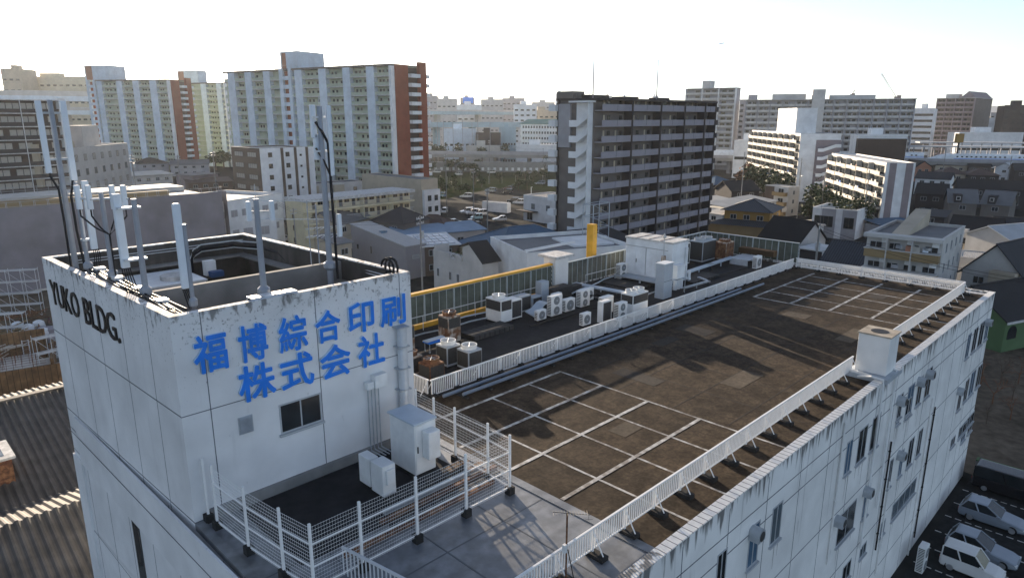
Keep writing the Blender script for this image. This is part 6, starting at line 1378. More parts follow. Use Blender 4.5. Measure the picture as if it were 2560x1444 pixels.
# ================================================================= cars
for k, c in dict(c_white=(.68, .68, .67), c_silver=(.27, .31, .36), c_black=(.012, .013, .016), c_cyan=(.30, .50, .55), c_red=(.09, .03, .03), c_grey=(.16, .17, .18), c_blue=(.12, .22, .33)).items(): mm(k, c, .22, .03, 2, metal=.25 if 'silver' in k else 0, spec=.6)
KIND = dict(hatch=(4.05, 1.7, 1.5, .92, .27, .55, .98, .80), kei=(3.4, 1.48, 1.66, .98, .2, .42, .985, .88), van=(4.8, 1.75, 1.98, 1.1, .1, .3, .985, .93), mpv=(4.4, 1.7, 1.75, 1.02, .2, .42, .98, .88))
CM = {}
def car(label, x, y, rz, kind, col, group):
    """front towards +x"""
    o = thing('parked_car', label, 'car', (x, y, 0), rz, group)
    key = (kind, col)
    if key in CM:
        for c in CM[key]:
            k = c.copy(); C.objects.link(k); k.parent = o
            for g_ in kids(c):
                q = g_.copy(); C.objects.link(q); q.parent = k
        return o
    L, Wd, H, bz, hood, cowl, rear, roofr = KIND[kind]; hw = Wd / 2; x0, x1 = -L / 2, L / 2; xc = x1 - L * hood - .15 * L * (hood > .15)
    def sec(x, w_, zb, zt): return [(x, -w_, zb + .08), (x, -w_ * 1.0, (zb + zt) / 2), (x, -w_ * .96, zt - .06), (x, -w_ * .86, zt), (x, w_ * .86, zt), (x, w_ * .96, zt - .06), (x, w_, (zb + zt) / 2), (x, w_, zb + .08), (x, w_ * .9, zb), (x, -w_ * .9, zb)]
    b = MB(); hz = bz - .04 if kind in ('van', 'kei') else bz - .1
    b.loft([sec(x0, hw * .86, .32, bz - .12), sec(x0 + .12, hw * .96, .24, bz), sec(x0 + L * .3, hw, .2, bz), sec(xc, hw, .2, bz), sec(x1 - L * .12, hw * .97, .22, hz - .08), sec(x1 - .1, hw * .88, .26, hz - .2), sec(x1, hw * .76, .34, hz - .34)]); body = b.build('body', col, o, smooth=False)
    rx0, rx1 = x0 + (.12 if kind != 'hatch' else .45), xc - L * (.17 if kind == 'hatch' else .1)
    g = lambda x, w_, z: [(x, -w_, z), (x, w_, z)]
    b = MB(); bx0, bx1 = x0 + .1, xc + .22
    lo = [(bx0, -hw * .93, bz - .01), (bx1, -hw * .92, bz - .01), (bx1, hw * .92, bz - .01), (bx0, hw * .93, bz - .01)]; hi = [(rx0, -hw * roofr, H - .06), (rx1, -hw * roofr, H - .06), (rx1, hw * roofr, H - .06), (rx0, hw * roofr, H - .06)]
    b.loft([lo, hi]); b.build('windows', 'glass', o)
    b = MB(); sc_ = lambda q, f, z: [(p[0] * f, p[1] * f, z) for p in q]
    b.loft([[(p[0], p[1], H - .06) for p in hi], [(p[0] * .97, p[1] * .94, H - .015) for p in hi], [(p[0] * .9, p[1] * .8, H) for p in hi]]); b.build('roof_panel', col, o)
    b = MB()
    for s in (-1, 1):
        for (xa, xb) in ((bx0, rx0), (bx1, rx1), ((bx0 + bx1) / 2 - .1, (rx0 + rx1) / 2 - .1)): b.tube([(xa, s * hw * .935, bz - .02), (xb, s * hw * (roofr + .01), H - .05)], .045, 5)
    b.build('pillars', col, o)
    for xx in (x0 + L * .19, x1 - L * .19):
        for s in (-1, 1):
            t = MB().disc_y(xx, s * hw - (.02 if s > 0 else -.02), .31, .31, -s * .2, 16).build('wheel', 'tyre', o); MB().disc_y(xx, s * hw + s * .0, .31, .2, s * .012, 12).build('rim', 'rim', t)
    for s in (-1, 1):
        MB().box(x1 - .28, s * hw * .6, hz - .36, x1 - .03, s * hw * .86, hz - .22).build('headlight', 'lamp', o); MB().box(x0 - .01, s * hw * .62, bz - .4, x0 + .08, s * hw * .84, bz - .15).build('tail_light', 'lamp_red', o)
        MB().box(bx1 - .28, s * hw * .98, bz - .02, bx1 - .12, s * hw * 1.12, bz + .12).build('mirror', col, o)
    MB().box(x0 - .02, -.25, .5, x0 - .001, .25, .66).build('number_plate', 'line_white', o)
    CM[key] = kids(o); return o
D_ = -math.pi / 2; gl = 'cars on the lot below the near wall'
car('white boxy minicar, nearest the bottom edge of the lot', 47.45, 6.05, D_, 'kei', 'c_white', gl)
car('silver hatchback parked next to the white minicar', 50.0, 6.0, D_, 'hatch', 'c_silver', gl)
car('silver hatchback between an empty bay and the black van', 55.05, 6.35, D_, 'hatch', 'c_silver', gl)
car('black van at the wall end of the lot', 60.45, 6.3, D_, 'van', 'c_black', gl)
gp = 'cars in the car park behind'
for u, v, a, k, c, lab in [(1111, 533, -100, 'kei', 'c_white', 'small white van standing alone at the left of the car park'), (1168, 533, 200, 'mpv', 'c_white', 'white car, leftmost of the row of three'), (1182, 536, 200, 'mpv', 'c_white', 'white car in the middle of the row of three'), (1199, 538, 200, 'mpv', 'c_white', 'white car, rightmost of the row of three'),
        (1191, 548, 200, 'kei', 'c_cyan', 'pale turquoise minicar in front of the white row'), (1249, 552, 190, 'hatch', 'c_white', 'white hatchback alone in the middle of the car park'), (1142, 560, 20, 'hatch', 'c_white', 'white car half hidden by the blue shed roof'), (1184, 561, 20, 'hatch', 'c_black', 'black car beside the blue shed roof'),
        (1226, 480, 160, 'mpv', 'c_silver', 'silver car by the round trees'), (1268, 474, 160, 'hatch', 'c_red', 'dark red car between the round trees'), (1279, 470, 160, 'hatch', 'c_black', 'black car just behind the dark red one'), (1268, 483, 160, 'mpv', 'c_black', 'black car in front of the dark red one'),
        (1283, 506, 170, 'mpv', 'c_black', 'black minivan at the white shed wall'), (1298, 510, 170, 'mpv', 'c_white', 'white car beside the black minivan'), (1350, 461, 165, 'mpv', 'c_silver', 'silver minivan under the palm tree'), (1388, 459, 165, 'mpv', 'c_white', 'white minivan by the dark apartment edge'), (1370, 460, 165, 'hatch', 'c_black', 'black car between the silver and the white minivan'),
        (1102, 492, 150, 'mpv', 'c_blue', 'light blue car by the beige house corner'), (1165, 494, 170, 'mpv', 'c_white', 'white car on the road beside the park'), (1098, 527, 60, 'hatch', 'c_grey', 'dark grey car below the beige house corner'),
        (686, 598, 150, 'hatch', 'c_silver', 'silver car behind the tower masts, left of another'), (700, 602, 150, 'hatch', 'c_white', 'white car behind the tower masts'), (1092, 432, 150, 'mpv', 'c_white', 'tiny white van near the red end wall foot'), (1145, 438, 150, 'mpv', 'c_white', 'tiny white car at the far side of the park'),
        (1228, 433, 165, 'mpv', 'c_white', 'tiny white car before the grey arcade'), (1318, 434, 165, 'mpv', 'c_silver', 'tiny silver car before the grey arcade')]:
    x, y = G(u, v); car(lab, x, y, math.radians(a - 45), k, c, gp)
fr = at_z(1205, 503, 1268, 508, 3.0, 1274, 'R', depth=4); o = fr.thing('shed', 'long low white storage shed in the car park'); shell(fr, 'w_white', 'r_light', .1)
# ================================================================= trees
def crown_faces(b, cx, cy, cz, rx, rz_, n, size, seed, clumps=9):
    rnd = random.Random(seed); cl = []
    for k in range(clumps):
        a, e, r = rnd.random() * 6.283, rnd.random() * 2 - .9, .45 + .4 * rnd.random(); cl.append((cx + rx * r * math.cos(a) * math.sqrt(max(.1, 1 - e * e * .8)), cy + rx * r * math.sin(a) * math.sqrt(max(.1, 1 - e * e * .8)), cz + rz_ * e * r, .38 + .3 * rnd.random()))
    cl.append((cx, cy, cz, .7))
    for i in range(n):
        c = rnd.choice(cl); v = Vector((rnd.gauss(0, 1), rnd.gauss(0, 1), rnd.gauss(0, 1))).normalized() * (rnd.random() ** .4)
        p = Vector((c[0], c[1], c[2])) + Vector((v.x * rx * c[3], v.y * rx * c[3], v.z * rz_ * c[3])); s = size * (.6 + .8 * rnd.random())
        t = Vector((rnd.gauss(0, 1), rnd.gauss(0, 1), rnd.gauss(0, .7))).normalized(); q = t.cross(Vector((rnd.gauss(0, 1), rnd.gauss(0, 1), rnd.gauss(0, 1)))).normalized()
        b.quad([p - t * s, p + q * s * .6, p + t * s, p - q * s * .6], 0 if rnd.random() < .6 else 1)
def tree(label, x, y, h, r, kind='round', ms=('leaf', 'leaf2'), n=420, group=None, name='tree', trunk_h=None):
    o = thing(name, label, 'tree', (x, y, 0), 0, group); sd_ = int(abs(x * 13 + y * 7)) + 1; th = trunk_h if trunk_h is not None else h * .35; rnd = random.Random(sd_)
    b = MB(); b.tube([(0, 0, 0), (.05, 0, th), (0, .05, h * .75)], [r * .09 + .04, r * .06 + .03, .02], 6)
    for k in range(5): a = k * 1.3 + rnd.random(); b.tube([(0, 0, th * .9 + k * .15), (math.cos(a) * r * .6, math.sin(a) * r * .6, th + (h - th) * .55)], [.07, .02], 4)
    b.build('trunk', 'bark', o)
    b = MB(); cz = th + (h - th) / 2
    if kind == 'cone':
        for k in range(5): f = k / 5; crown_faces(b, 0, 0, th + (h - th) * (f + .12), r * (1 - f * .8), (h - th) * .16, n // 5, .3 * r / 1.6 + .1, sd_ + k, 5)
    elif kind == 'palm':
        for k in range(26):
            a = rnd.random() * 6.283; e = rnd.random() * 1.2 - .5; p = Vector((0, 0, h * .85)); d = Vector((math.cos(a) * math.cos(e), math.sin(a) * math.cos(e), math.sin(e))) * r; q = d.cross(Vector((0, 0, 1))).normalized() * .25
            b.quad([p, p + d * .5 + q, p + d - Vector((0, 0, r * .4)), p + d * .5 - q])
    else: crown_faces(b, 0, 0, cz, r, (h - th) / 2, n, .22 * r / 1.6 + .1, sd_)
    b.build('crown', list(ms), o); return o
tr_ = 'trees around the car park'
for i, (u, v, h, r, k) in enumerate([(1250, 457, 4.6, 1.9, 'round'), (1293, 452, 4.5, 1.9, 'round'), (1313, 451, 4.0, 1.6, 'round'), (1203, 468, 4.2, 1.9, 'round'), (1296, 478, 4.6, 2.0, 'round'), (1318, 475, 4.4, 2.0, 'round'), (1333, 455, 5, 2.2, 'round'), (1362, 450, 5, 2.2, 'round'), (1362, 440, 11, 2.6, 'palm'),
        (1102, 480, 6, 2.0, 'cone'), (1135, 478, 6.5, 2.0, 'cone'), (1187, 462, 7, 2.4, 'round'), (1170, 482, 3.2, 2.2, 'round'), (1112, 480, 3, 2.6, 'round'), (1150, 482, 3, 2.4, 'round'), (1130, 430, 7.5, 3.4, 'round'), (1158, 432, 5, 3, 'round'), (1182, 430, 4.5, 2.6, 'round'), (1080, 428, 5, 3, 'round'), (1195, 425, 6, 2.6, 'round')]):
    x, y = G(u, v)
    tree(['round clipped tree, fifth from the left in the car park row', 'round clipped tree, upper right of the car park', 'small round clipped tree next to the upper right one', 'round clipped tree left of the silver car', 'round clipped tree behind the black minivan', 'round clipped tree right of the one behind the minivan', 'full tree near the palm', 'dark tree below the palm', 'tall palm left of the dark apartment block',
          'pointed tree above the light blue car', 'pointed tree on the park edge, right of its neighbour', 'dark tall tree at the middle of the park', 'low hedge tree on the park edge by the road', 'low bush under the pointed trees', 'low bush between the pointed trees and the hedge', 'broad dark tree in front of the arcade near the red end wall', 'bush in front of the arcade', 'small bush in front of the arcade, right of its neighbour', 'dark tree at the foot of the red end wall', 'narrow dark tree before the arcade'][i], x, y, h, r, k, group=tr_, n=380)
for i, (u, v, h, r) in enumerate([(1096, 362, 7, 3), (1085, 362, 8, 3.5), (1110, 362, 7, 3), (1148, 366, 8, 4), (1262, 370, 7, 3.2), (1205, 358, 5, 4)]):
    x, y, _ = PT(u, v, 410); tree(['dark tree behind the viaduct, second of the left clump', 'dark tree behind the viaduct next to the red end wall', 'dark tree behind the viaduct, right of the left clump', 'round dark tree behind the viaduct alone', 'dark tree by the white canopy roof behind the viaduct', 'low wide tree in front of the vaulted hall'][i], x, y, h + 6, r, 'round', group='trees behind the viaduct', n=260, trunk_h=6)
tw_ = 'dark trees before the sunlit flats'
for i, (u, v, h, r) in enumerate([(2045, 455, 190, 2.9), (2064, 466, 184, 2.7), (2086, 474, 178, 2.6), (2106, 480, 172, 2.6), (2126, 485, 166, 2.5), (2146, 496, 168, 2.4), (2166, 500, 166, 2.4), (2030, 495, 190, 2.4)]):
    x, y, h = PT(u, v, h); tree(['tallest dark tree at the left of the row before the striped flats', 'dark tree second in the row before the striped flats', 'dark tree third in the row before the striped flats', 'dark tree in the middle of the row before the striped flats', 'low dark tree right of the middle of the row', 'lowest dark tree near the right of the row', 'dark tree at the right end of the row by the clinic', 'small bush at the left foot of the tallest row tree'][i], x, y, h, r, 'round', group=tw_, n=520, trunk_h=h * .12)
for i, (u, v, h, r) in enumerate([(1868, 412, 270, 4.4), (1890, 412, 262, 4), (1915, 420, 250, 4), (1940, 424, 240, 3.8), (1964, 428, 228, 3.4)]):
    x, y, h = PT(u, v, h); tree(['reddish leafy tree left of the sunlit white block', 'dark tree at the left foot of the sunlit white block', 'dark tree under the sunlit white block, third from left', 'dark tree under the sunlit white block by its balconies', 'dark tree below the corner of the sunlit white block'][i], x, y, h, r, 'round', ('leaf_red', 'bark') if i == 0 else ('leaf', 'leaf2'), group=tw_, n=520, trunk_h=h * .12)
for i, (u, v, h, r) in enumerate([(540, 425, 9, 5), (560, 420, 9, 5), (400, 410, 8, 4), (530, 412, 8, 4), (340, 408, 8, 4), (575, 372, 9, 4)]):
    x, y = G(u, v); tree(['greenish tree left of the brown white block, nearest', 'greenish tree left of the brown white block, further right', 'dark tree in front of the hazy slab block', 'tree behind the nearest greenish one', 'dark tree right of the grey office block', 'tree at the far foot of the tallest slab'][i], x, y, h, r, 'round', group='trees on the left', n=380)
def bare(label, x, y, h, seed, m='bark', z=0):
    o = thing('bare_tree', label, 'tree', (x, y, z)); rnd = random.Random(seed); b = MB(); t = MB()
    def grow(p, d, L, r, k, bb):
        q = p + d * L; bb.tube([tuple(p), tuple(q)], [r, r * .65], 4)
        if k:
            for _ in range(3): e = (d + Vector((rnd.gauss(0, .5), rnd.gauss(0, .5), rnd.gauss(.1, .3)))).normalized(); grow(q, e, L * .72, r * .6, k - 1, t)
    grow(Vector((0, 0, 0)), Vector((0, 0, 1)), h * .35, h * .022, 4, b); b.build('trunk', m, o); t.build('branches', m, o)
x, y = G(2243, 545); bare('leafless tree before the mauve bands of the striped flats', x, y, 7, 3); x, y = G(2212, 548); bare('reddish leafless tree at the corner of the striped flats', x, y, 5.5, 5, 'leaf_red')
x, y = G(2480, 1010); bare('tangled leafless shrub on the waste ground right of the near wall', x, y, 3.2, 8, 'leaf_red'); x, y = G(2530, 1000); bare('second leafless shrub at the right edge of the waste ground', x, y, 2.6, 9)
for i, (u, v, h_, lab) in enumerate([(2452, 960, 1.8, 'low reddish shrub close to the far corner of the near wall'), (2500, 960, 2.2, 'low shrub above the green kerb in the middle of the waste ground'), (2545, 960, 2.0, 'low reddish shrub highest at the right edge of the waste ground'), (2465, 1060, 1.5, 'small dry shrub beside the wall corner above the black van'), (2525, 1050, 1.6, 'small dry shrub just behind the white marker pole')]):
    x, y = G(u, v); bare(lab, x, y, h_ * 1.6, 40 + i, 'leaf_red' if i % 2 == 0 else 'bark')
# ================================================================= poles, lamps and wires
PO = {}
def pole(key, label, u, vtop, d, arms=2, can=False, r=.15, lean=0, zmin=0):
    x, y, z = PT(u, vtop, d); o = thing('utility_pole', label, 'utility pole', (x, y, 0), math.radians(20 + lean), 'utility poles'); b = MB(); b.tube([(0, 0, 0), (0, 0, z)], [r, r * .7], 8); b.build('pole', 'conc_grey', o)
    for k in range(arms):
        a = MB().box(-.9, -.05, z - .5 - k * .7, .9, .05, z - .4 - k * .7).build('crossarm', 'galv', o)
        for s in (-.8, -.4, .4, .8): MB().cyl(s, 0, z - .4 - k * .7, z - .18 - k * .7, .05, n=6).build('insulator', 'line_white', a)
    if can: MB().cyl(.35, 0, z - 3.2, z - 2.2, .28, n=12).build('transformer', 'galv', o)
    PO[key] = Vector((x, y, z)); return o
pole('a', 'concrete utility pole with a transformer in front of the tall grey house', 1050, 538, 92, 2, True)
pole('b', 'utility pole with a transformer in front of the lean-to behind the end railing', 2050, 560, 78, 1, True)
pole('c', 'busy utility pole with crossarms by the dark tree row', 2063, 432, 185, 3, True)
pole('d', 'thin utility pole in front of the striped flats', 2174, 425, 165, 1)
pole('e', 'utility pole beside the white low building behind the tower', 733, 520, 140, 2)
pole('f', 'utility pole rising left of the brown and white block', 531, 378, 190, 2)
pole('g', 'utility pole with wires right of the grey office block', 443, 388, 200, 2)
pole('h', 'utility pole in front of the grey office block', 328, 385, 165, 3, True)
pole('i', 'utility pole at the road edge of the car park, left', 1114, 385, 200, 2)
pole('j', 'utility pole in the middle of the car park', 1183, 420, 180, 2)
pole('k', 'utility pole near the white storage shed', 1218, 470, 140, 2)
pole('l', 'utility pole on the park edge below the arcade', 1223, 350, 300, 2)
pole('m', 'utility pole right of the dark apartment stair', 1862, 380, 200, 2)
pole('n', 'tall utility pole at the street corner by the sunlit white block', 2005, 395, 215, 2)
pole('o', 'utility pole among the dark roofs at the right', 2366, 370, 260, 2)
pole('p', 'utility pole at the right edge near the train', 2530, 390, 240, 2)
pole('q', 'utility pole on the right end of the arcade', 1358, 370, 330, 1)
def wire(label, a, c, sag, n=1, dz=.35, r=.018):
    a, c = (PO[a] if isinstance(a, str) else Vector(a)), (PO[c] if isinstance(c, str) else Vector(c)); b = MB()
    for k in range(n):
        off = Vector((0, 0, -.3 - k * dz)); P = []
        for i in range(11): t = i / 10; p = a.lerp(c, t) + off; P.append((p.x, p.y, p.z - sag * 4 * t * (1 - t)))
        b.tube(P, r, 4)
    return tag(b.build('power_line', 'cable'), label, 'wires', 'overhead wires')
wire('power lines running from the street pole to the busy pole by the tree row', 'n', 'c', 1.2, 3)
wire('power lines from the busy pole across the clinic to the lean-to pole', 'c', 'b', 1.5, 2)
wire('power lines from the busy pole towards the striped flats pole', 'c', 'd', .8, 2)
wire('power line from the lean-to pole past the tan flats to the right edge', 'b', PT(2640, 700, 60), .8, 2)
wire('power lines between the office pole and the pole to its right', 'h', 'g', 1.4, 3); wire('power lines from the middle left pole to the pole by the brown block', 'g', 'f', 1.2, 3)
wire('power lines from the pole by the brown block towards the tower', 'f', 'e', 1.5, 3); wire('power lines from the tower side pole to the grey house pole', 'e', 'a', 1.6, 2)
wire('power lines across the park between two poles', 'i', 'j', 1.0, 2); wire('power lines from the car park pole to the shed pole', 'j', 'k', .8, 2); wire('power lines from the park pole to the arcade pole', 'l', 'q', 1.2, 2)
wire('power lines from the apartment side pole to the street corner pole', 'm', 'n', 1.3, 3); wire('power lines over the dark roofs at the right', 'o', 'p', 1.2, 3); wire('power lines from the striped flats to the dark roof pole', 'd', 'o', 1.6, 2)
for i, (u, vt, vb, d) in enumerate([(1073, 300, 352, 420), (1093, 300, 352, 425), (1108, 296, 355, 415), (1132, 300, 355, 420), (1156, 298, 356, 425), (1180, 305, 356, 420), (1194, 300, 358, 430), (1225, 305, 360, 425), (1252, 322, 365, 420)]):
    x, y, z = PT(u, vt, d); o = tag(MB().tube([(0, 0, 0), (0, 0, z)], .16, 5).build('net_pole', 'w_grey'), 'tall thin netting pole of the sports ground below the expressway', 'pole', 'netting poles'); o.location = (x, y, 0)
x, y, z = PT(2003, 440, 195); o = thing('street_lamp', 'white curved street lamp at the corner below the sunlit white block', 'street lamp', (x, y, 0), .6); MB().tube([(0, 0, 0), (0, 0, z - 2), (-.5, 0, z)], .08, 6).build('pole', 'line_white', o); MB().box(-2.0, -.2, z, -.4, .2, z + .25).build('lamp_head', 'line_white', o)
for i in range(9):
    x, y = G(1085 + i * 34, 462 - i * .6); o = tag(MB().tube([(0, 0, 0), (0, 0, 3.4)], .05, 5).build('fence_post', 'w_stone'), 'pale post of the tall wire fence along the park', 'fence post', 'park fence posts'); o.location = (x, y, 0)
# scaffold tower before the dark apartment
fr = at_d(1484, 510, 112, 1524, 508, 116, depth=3); o = fr.thing('scaffold_tower', 'bare steel frame tower in front of the dark apartment block', 'steel frame'); b = MB()
for xx in (0, fr.w):
    for yy in (0, 2): b.tube([(xx, yy, 0), (xx, yy, fr.h)], .09, 6)
for k in range(5):
    z = fr.h - k * 2; b.tube([(0, 0, z), (fr.w, 0, z)], .06, 5); b.tube([(0, 2, z), (fr.w, 2, z)], .06, 5); b.tube([(0, 0, z), (0, 2, z)], .06, 5); b.tube([(fr.w, 0, z), (fr.w, 2, z)], .06, 5); b.tube([(0, 0, z), (fr.w, 0, z - 2)], .04, 4)
b.build('frame', 'galv', o); MB().lathe(fr.w * .3, -.3, [(.1, fr.h - 6), (.5, fr.h - 5.7), (.1, fr.h - 5.4)], 10).build('floodlight', 'galv_lt', o); MB().lathe(fr.w * .7, -.3, [(.1, fr.h - 6), (.5, fr.h - 5.7), (.1, fr.h - 5.4)], 10).build('floodlight', 'galv_lt', o)
# ================================================================= corrugated works and building site, bottom left
fa = thing('factory_shed', 'long works shed with dark rusty corrugated ridge roofs at the bottom left', 'building', (0, 0, 0))
def corr(x0, x1, ya, za, yb, zb, name='roof'):
    b = MB(); n = int((x1 - x0) / .11); rows = [[], []]
    for i in range(n + 1):
        x = x0 + (x1 - x0) * i / n; dz = .05 if i % 4 in (0, 1) else -.05
        rows[0].append((x, ya, za + dz)); rows[1].append((x, yb, zb + dz))
    for i in range(n): b.quad([rows[0][i], rows[0][i + 1], rows[1][i + 1], rows[1][i]])
    return b.build(name, 'r_corr', fa)
corr(-14, 9.8, 33.5 + 2, 5.6, 41.2, 7.5); corr(-14, 9.8, 41.2, 7.5, 45.9, 6.0); corr(-14, 10.5, 45.9, 6.0, 57.5, 8.6); corr(-14, 10.5, 57.5, 8.6, 60.5, 8.1)
b = MB(); b.box(-14, 35.6, 0, 9.6, 60.3, 5.4); b.build('wall', 'w_concrete', fa)
b = MB(); b.box(-14, 57.3, 8.62, 10.5, 57.8, 8.75); b.build('ridge_cap', 'r_corr', fa)
x, y = W(8, 1205, 6.6); o = thing('roof_hood', 'rusty iron roof hood with a pale skylight lid at the left edge', 'roof hood', (x - 1.0, y - .2, 6.0)); MB().box(-1.6, 0, 0, 1.6, 2.6, 2.1).build('body', 'rust_dk', o); MB().box(-1.8, -.2, 2.1, 1.8, 2.8, 2.25).build('lid', 'line_white', o); MB().box(-1.3, .3, 2.251, 1.3, 2.3, 2.27).build('pane', 'glass_lt', o)
# site
def scaffold(label, x, y, L, h, rz, nb, name='scaffold'):
    o = thing(name, label, 'scaffold', (x, y, 0), rz); b = MB()
    for i in range(nb + 1):
        for yy in (0, 1.1): b.tube([(L * i / nb, yy, 0), (L * i / nb, yy, h)], .035, 5)
    z = 1.7
    while z <= h:
        for yy in (0, 1.1): b.tube([(0, yy, z), (L, yy, z)], .03, 4)
        for i in range(nb): b.tube([(L * i / nb, 0, z), (L * (i + 1) / nb, 0, max(0, z - 1.7))], .022, 4)
        z += 1.7
    b.build('frame', 'galv_lt', o); z = 1.7
    while z <= h: MB().box(0, .1, z - .08, L, 1.0, z - .03).build('plank_deck', 'w_stone', o); z += 1.7
x, y = G(0, 790); scaffold('pale scaffold tower at the left edge of the building site', x - 2, y, 7.5, 7, math.radians(-30), 4)
x, y = G(2, 860); scaffold('scaffold stair next to the rebar at the left edge', x - 3, y - 4, 5.5, 5.2, math.radians(-30), 3)
x, y = G(95, 965); scaffold('low scaffold beside the corrugated roof ridge', x + .5, y, 4.2, 5.4, math.radians(10), 3)
x, y = G(95, 727); o = thing('site_cabin', 'white site cabin in front of the sheeted building', 'cabin', (x - 2, y, 0), math.radians(-8)); MB().box(0, 0, 0, 4.4, 3, 2.9).build('body', 'w_white', o); MB().box(-.1, -.1, 2.9, 4.5, 3.1, 3.1).build('roof', 'r_light', o); MB().box(.6, -.05, .2, 1.6, -.001, 2.2).build('door', 'w_grey', o); MB().box(2.2, -.05, 1.1, 3.7, -.001, 2.1).build('window', 'glass', o)
random.seed(21)
x, y = G(78, 850)
for i in range(9):
    px, py = x - 4.5 + (i % 3) * 3.2 + random.random(), y - 8 + (i // 3) * 4.5 + random.random(); o = tag(MB().box(-1.3, -1.0, 0, 1.3, 1.0, .7 + .5 * random.random()).build('material_stack', ['c_grey', 'r_grey', 'w_lilac'][i % 3], bevel=.12), 'grey wrapped stack of building material on the site left of the tower', 'material stack', 'stacks on the building site'); o.location = (px, py, 0); o.rotation_euler = (0, 0, random.random() * .5 - .6)
for i in range(4):
    px, py = G([45, 72, 98, 110][i], [822, 828, 818, 838][i]); b = MB(); n = 7; b.loft([[((.8 + .1 * math.cos(k * 3 + z * 5)) * s * math.cos(2 * math.pi * k / 8), (.8 + .1 * math.sin(k * 2)) * s * math.sin(2 * math.pi * k / 8), z) for k in range(8)] for s, z in ((.9, 0), (1.0, .4), (.9, .8), (.35, 1.05))]); o = tag(b.build('sand_bag', 'cont_white'), ['white bulk bag on the site, left end of the bag row', 'white bulk bag second in the row on the site', 'white bulk bag at the right of the row by the tower edge', 'white bulk bag lying in front of the row'][i], 'bulk bag'); o.location = (px, py, 0)
x, y = G(40, 985); o = thing('formwork', 'timber formwork trench with bright boards and upright rebar on the site', 'formwork', (x, y, 0), math.radians(-12))
b = MB(); b.box(-7, 0, 0, 4.5, .3, 2.6); b.box(-7, 8, 0, 3.0, 8.3, 4.6); b.box(3.4, .31, 0, 3.7, 7.9, 3.2)
b.build('timber_wall', 'wood', o); b = MB(); b.box(-7, .31, 2.3, 3.3, 3.6, 2.4); b.box(-7, 4.6, 2.0, 2.2, 7.2, 2.1); b.build('board_deck', 'r_light', o)
b = MB(); random.seed(9)
for i in range(60): xx, yy = -6.5 + random.random() * 9.5, .5 + random.random() * 6.5; b.tube([(xx, yy, 2.1), (xx + .1 * random.random(), yy, 3.2 + random.random() * 1.2)], .022, 4)
for i in range(8): b.tube([(-6.5, .6 + i * .9, 2.75), (3, .6 + i * .9, 2.75)], .022, 4)
b.build('rebar', 'rust_dk', o)
b = MB(); b.tube([(0, 0, 0), (.6, 4, 4.5)], .05, 5); b.tube([(.6, -.1, 0), (1.2, 3.9, 4.5)], .05, 5)
for k in range(11): t = (k + .5) / 11; b.tube([(.6 * t, 4 * t, 4.5 * t), (.6 + .6 * t, -.1 + 4 * t, 4.5 * t)], .03, 4)
o = tag(b.build('ladder', 'galv_lt'), 'site ladder leaning at the brown timber wall', 'ladder'); x, y = G(70, 945); o.location = (x, y, 0)
for i in range(12):
    u, v = random.uniform(20, 150), random.uniform(800, 900); px, py = G(u, v); o = tag(MB().lathe(0, 0, [(.3, 0), (.22, .1), (.04, .75)], 8).build('traffic_cone', 'c_red'), 'small red traffic cone scattered on the building site', 'cone', 'site cones'); o.location = (px, py, 0)
random.seed(33)
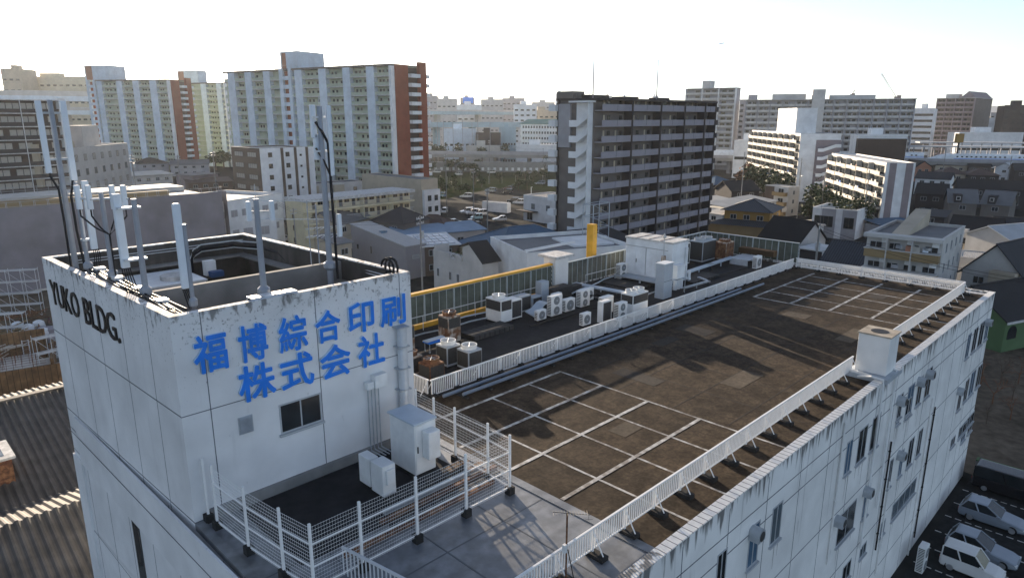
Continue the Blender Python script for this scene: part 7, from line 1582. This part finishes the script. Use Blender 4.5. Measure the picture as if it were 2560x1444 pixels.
for i, (u, v, lab, m_) in enumerate([(30, 905, 'pile of loose brown timber left of the leaning ladder', 'wood'), (110, 905, 'dark heap of steel tubes by the tower edge on the site', 'galv'), (20, 835, 'scatter of planks behind the timber wall at the left edge', 'w_tan'), (60, 800, 'heap of dark scrap and sheets behind the bag row', 'rust_dk'), (125, 880, 'rusty bundle of bars beside the wrapped stacks', 'rust_dk'), (10, 935, 'heap of pale boards on the formwork at the left edge', 'r_light')]):
    x, y = G(u, v); b = MB(); z0_ = 2.5 if v > 930 else 0
    for k in range(26):
        a_ = random.gauss(.6, .35); L_ = random.uniform(1.5, 4); cx_, cy_, cz_ = random.gauss(0, 1.4), random.gauss(0, 1.2), z0_ + .1 + random.random() * .9; dx_, dy_ = math.cos(a_) * L_ / 2, math.sin(a_) * L_ / 2
        b.tube([(cx_ - dx_, cy_ - dy_, cz_), (cx_ + dx_, cy_ + dy_, cz_ + random.gauss(0, .15))], random.uniform(.03, .11), 4)
    o = tag(b.build('scrap_heap', m_), lab, 'heap'); o.location = (x, y, 0)
# plain extra roofs filling the town on the left
for a, lab, wl_, rm, e, r_, k, dp in [((190, 440, 330, 432, 7), 'low roof cluster with bright tops right of the black apartment', 'w_stone', 'r_light', 6.5, 7.2, 'shed', 9), ((330, 438, 430, 432, 7), 'low white roofed workshop left of the brown shed', 'w_stone', 'r_light', 6.5, 7.4, 'shed', 10), ((480, 438, 545, 432, 8), 'mauve box shaped house left of the brown white block', 'w_mauve', 'r_grey', 7.7, 8, 'shed', 8),
        ((470, 455, 580, 450, 6), 'long brown low roof in front of the brown white block', 'w_brown', 'r_brown', 5.5, 6.5, 'shed', 8), ((345, 405, 420, 402, 7), 'dark roof house under the hazy slab block', 'w_grey', 'r_dark', 6, 8.5, 'hip', 12), ((425, 410, 520, 408, 6), 'grey house row under the viaduct at left', 'w_grey', 'r_grey', 5.5, 7.5, 'x', 10), ((190, 420, 300, 415, 6), 'blue grey hip roof before the grey office block', 'w_grey', 'r_blue', 5.5, 7.5, 'hip', 10)]:
    fr = at_z(*a, depth=dp); house(fr, lab, wl_, rm, e, r_, k, side='')
# ================================================================= air
hz = MB().box(-1500, -1500, -1, 4200, 4200, 75).build('haze', []); stuff(hz)
hm = bpy.data.materials.new('haze'); hm.use_nodes = True; t = hm.node_tree; t.nodes.remove(t.nodes['Principled BSDF'])
pv = t.nodes.new('ShaderNodeVolumePrincipled'); pv.inputs['Color'].default_value = (.93, .96, 1, 1); pv.inputs['Density'].default_value = .00008; pv.inputs['Anisotropy'].default_value = .45
t.links.new(pv.outputs[0], t.nodes['Material Output'].inputs['Volume']); hz.data.materials.append(hm)
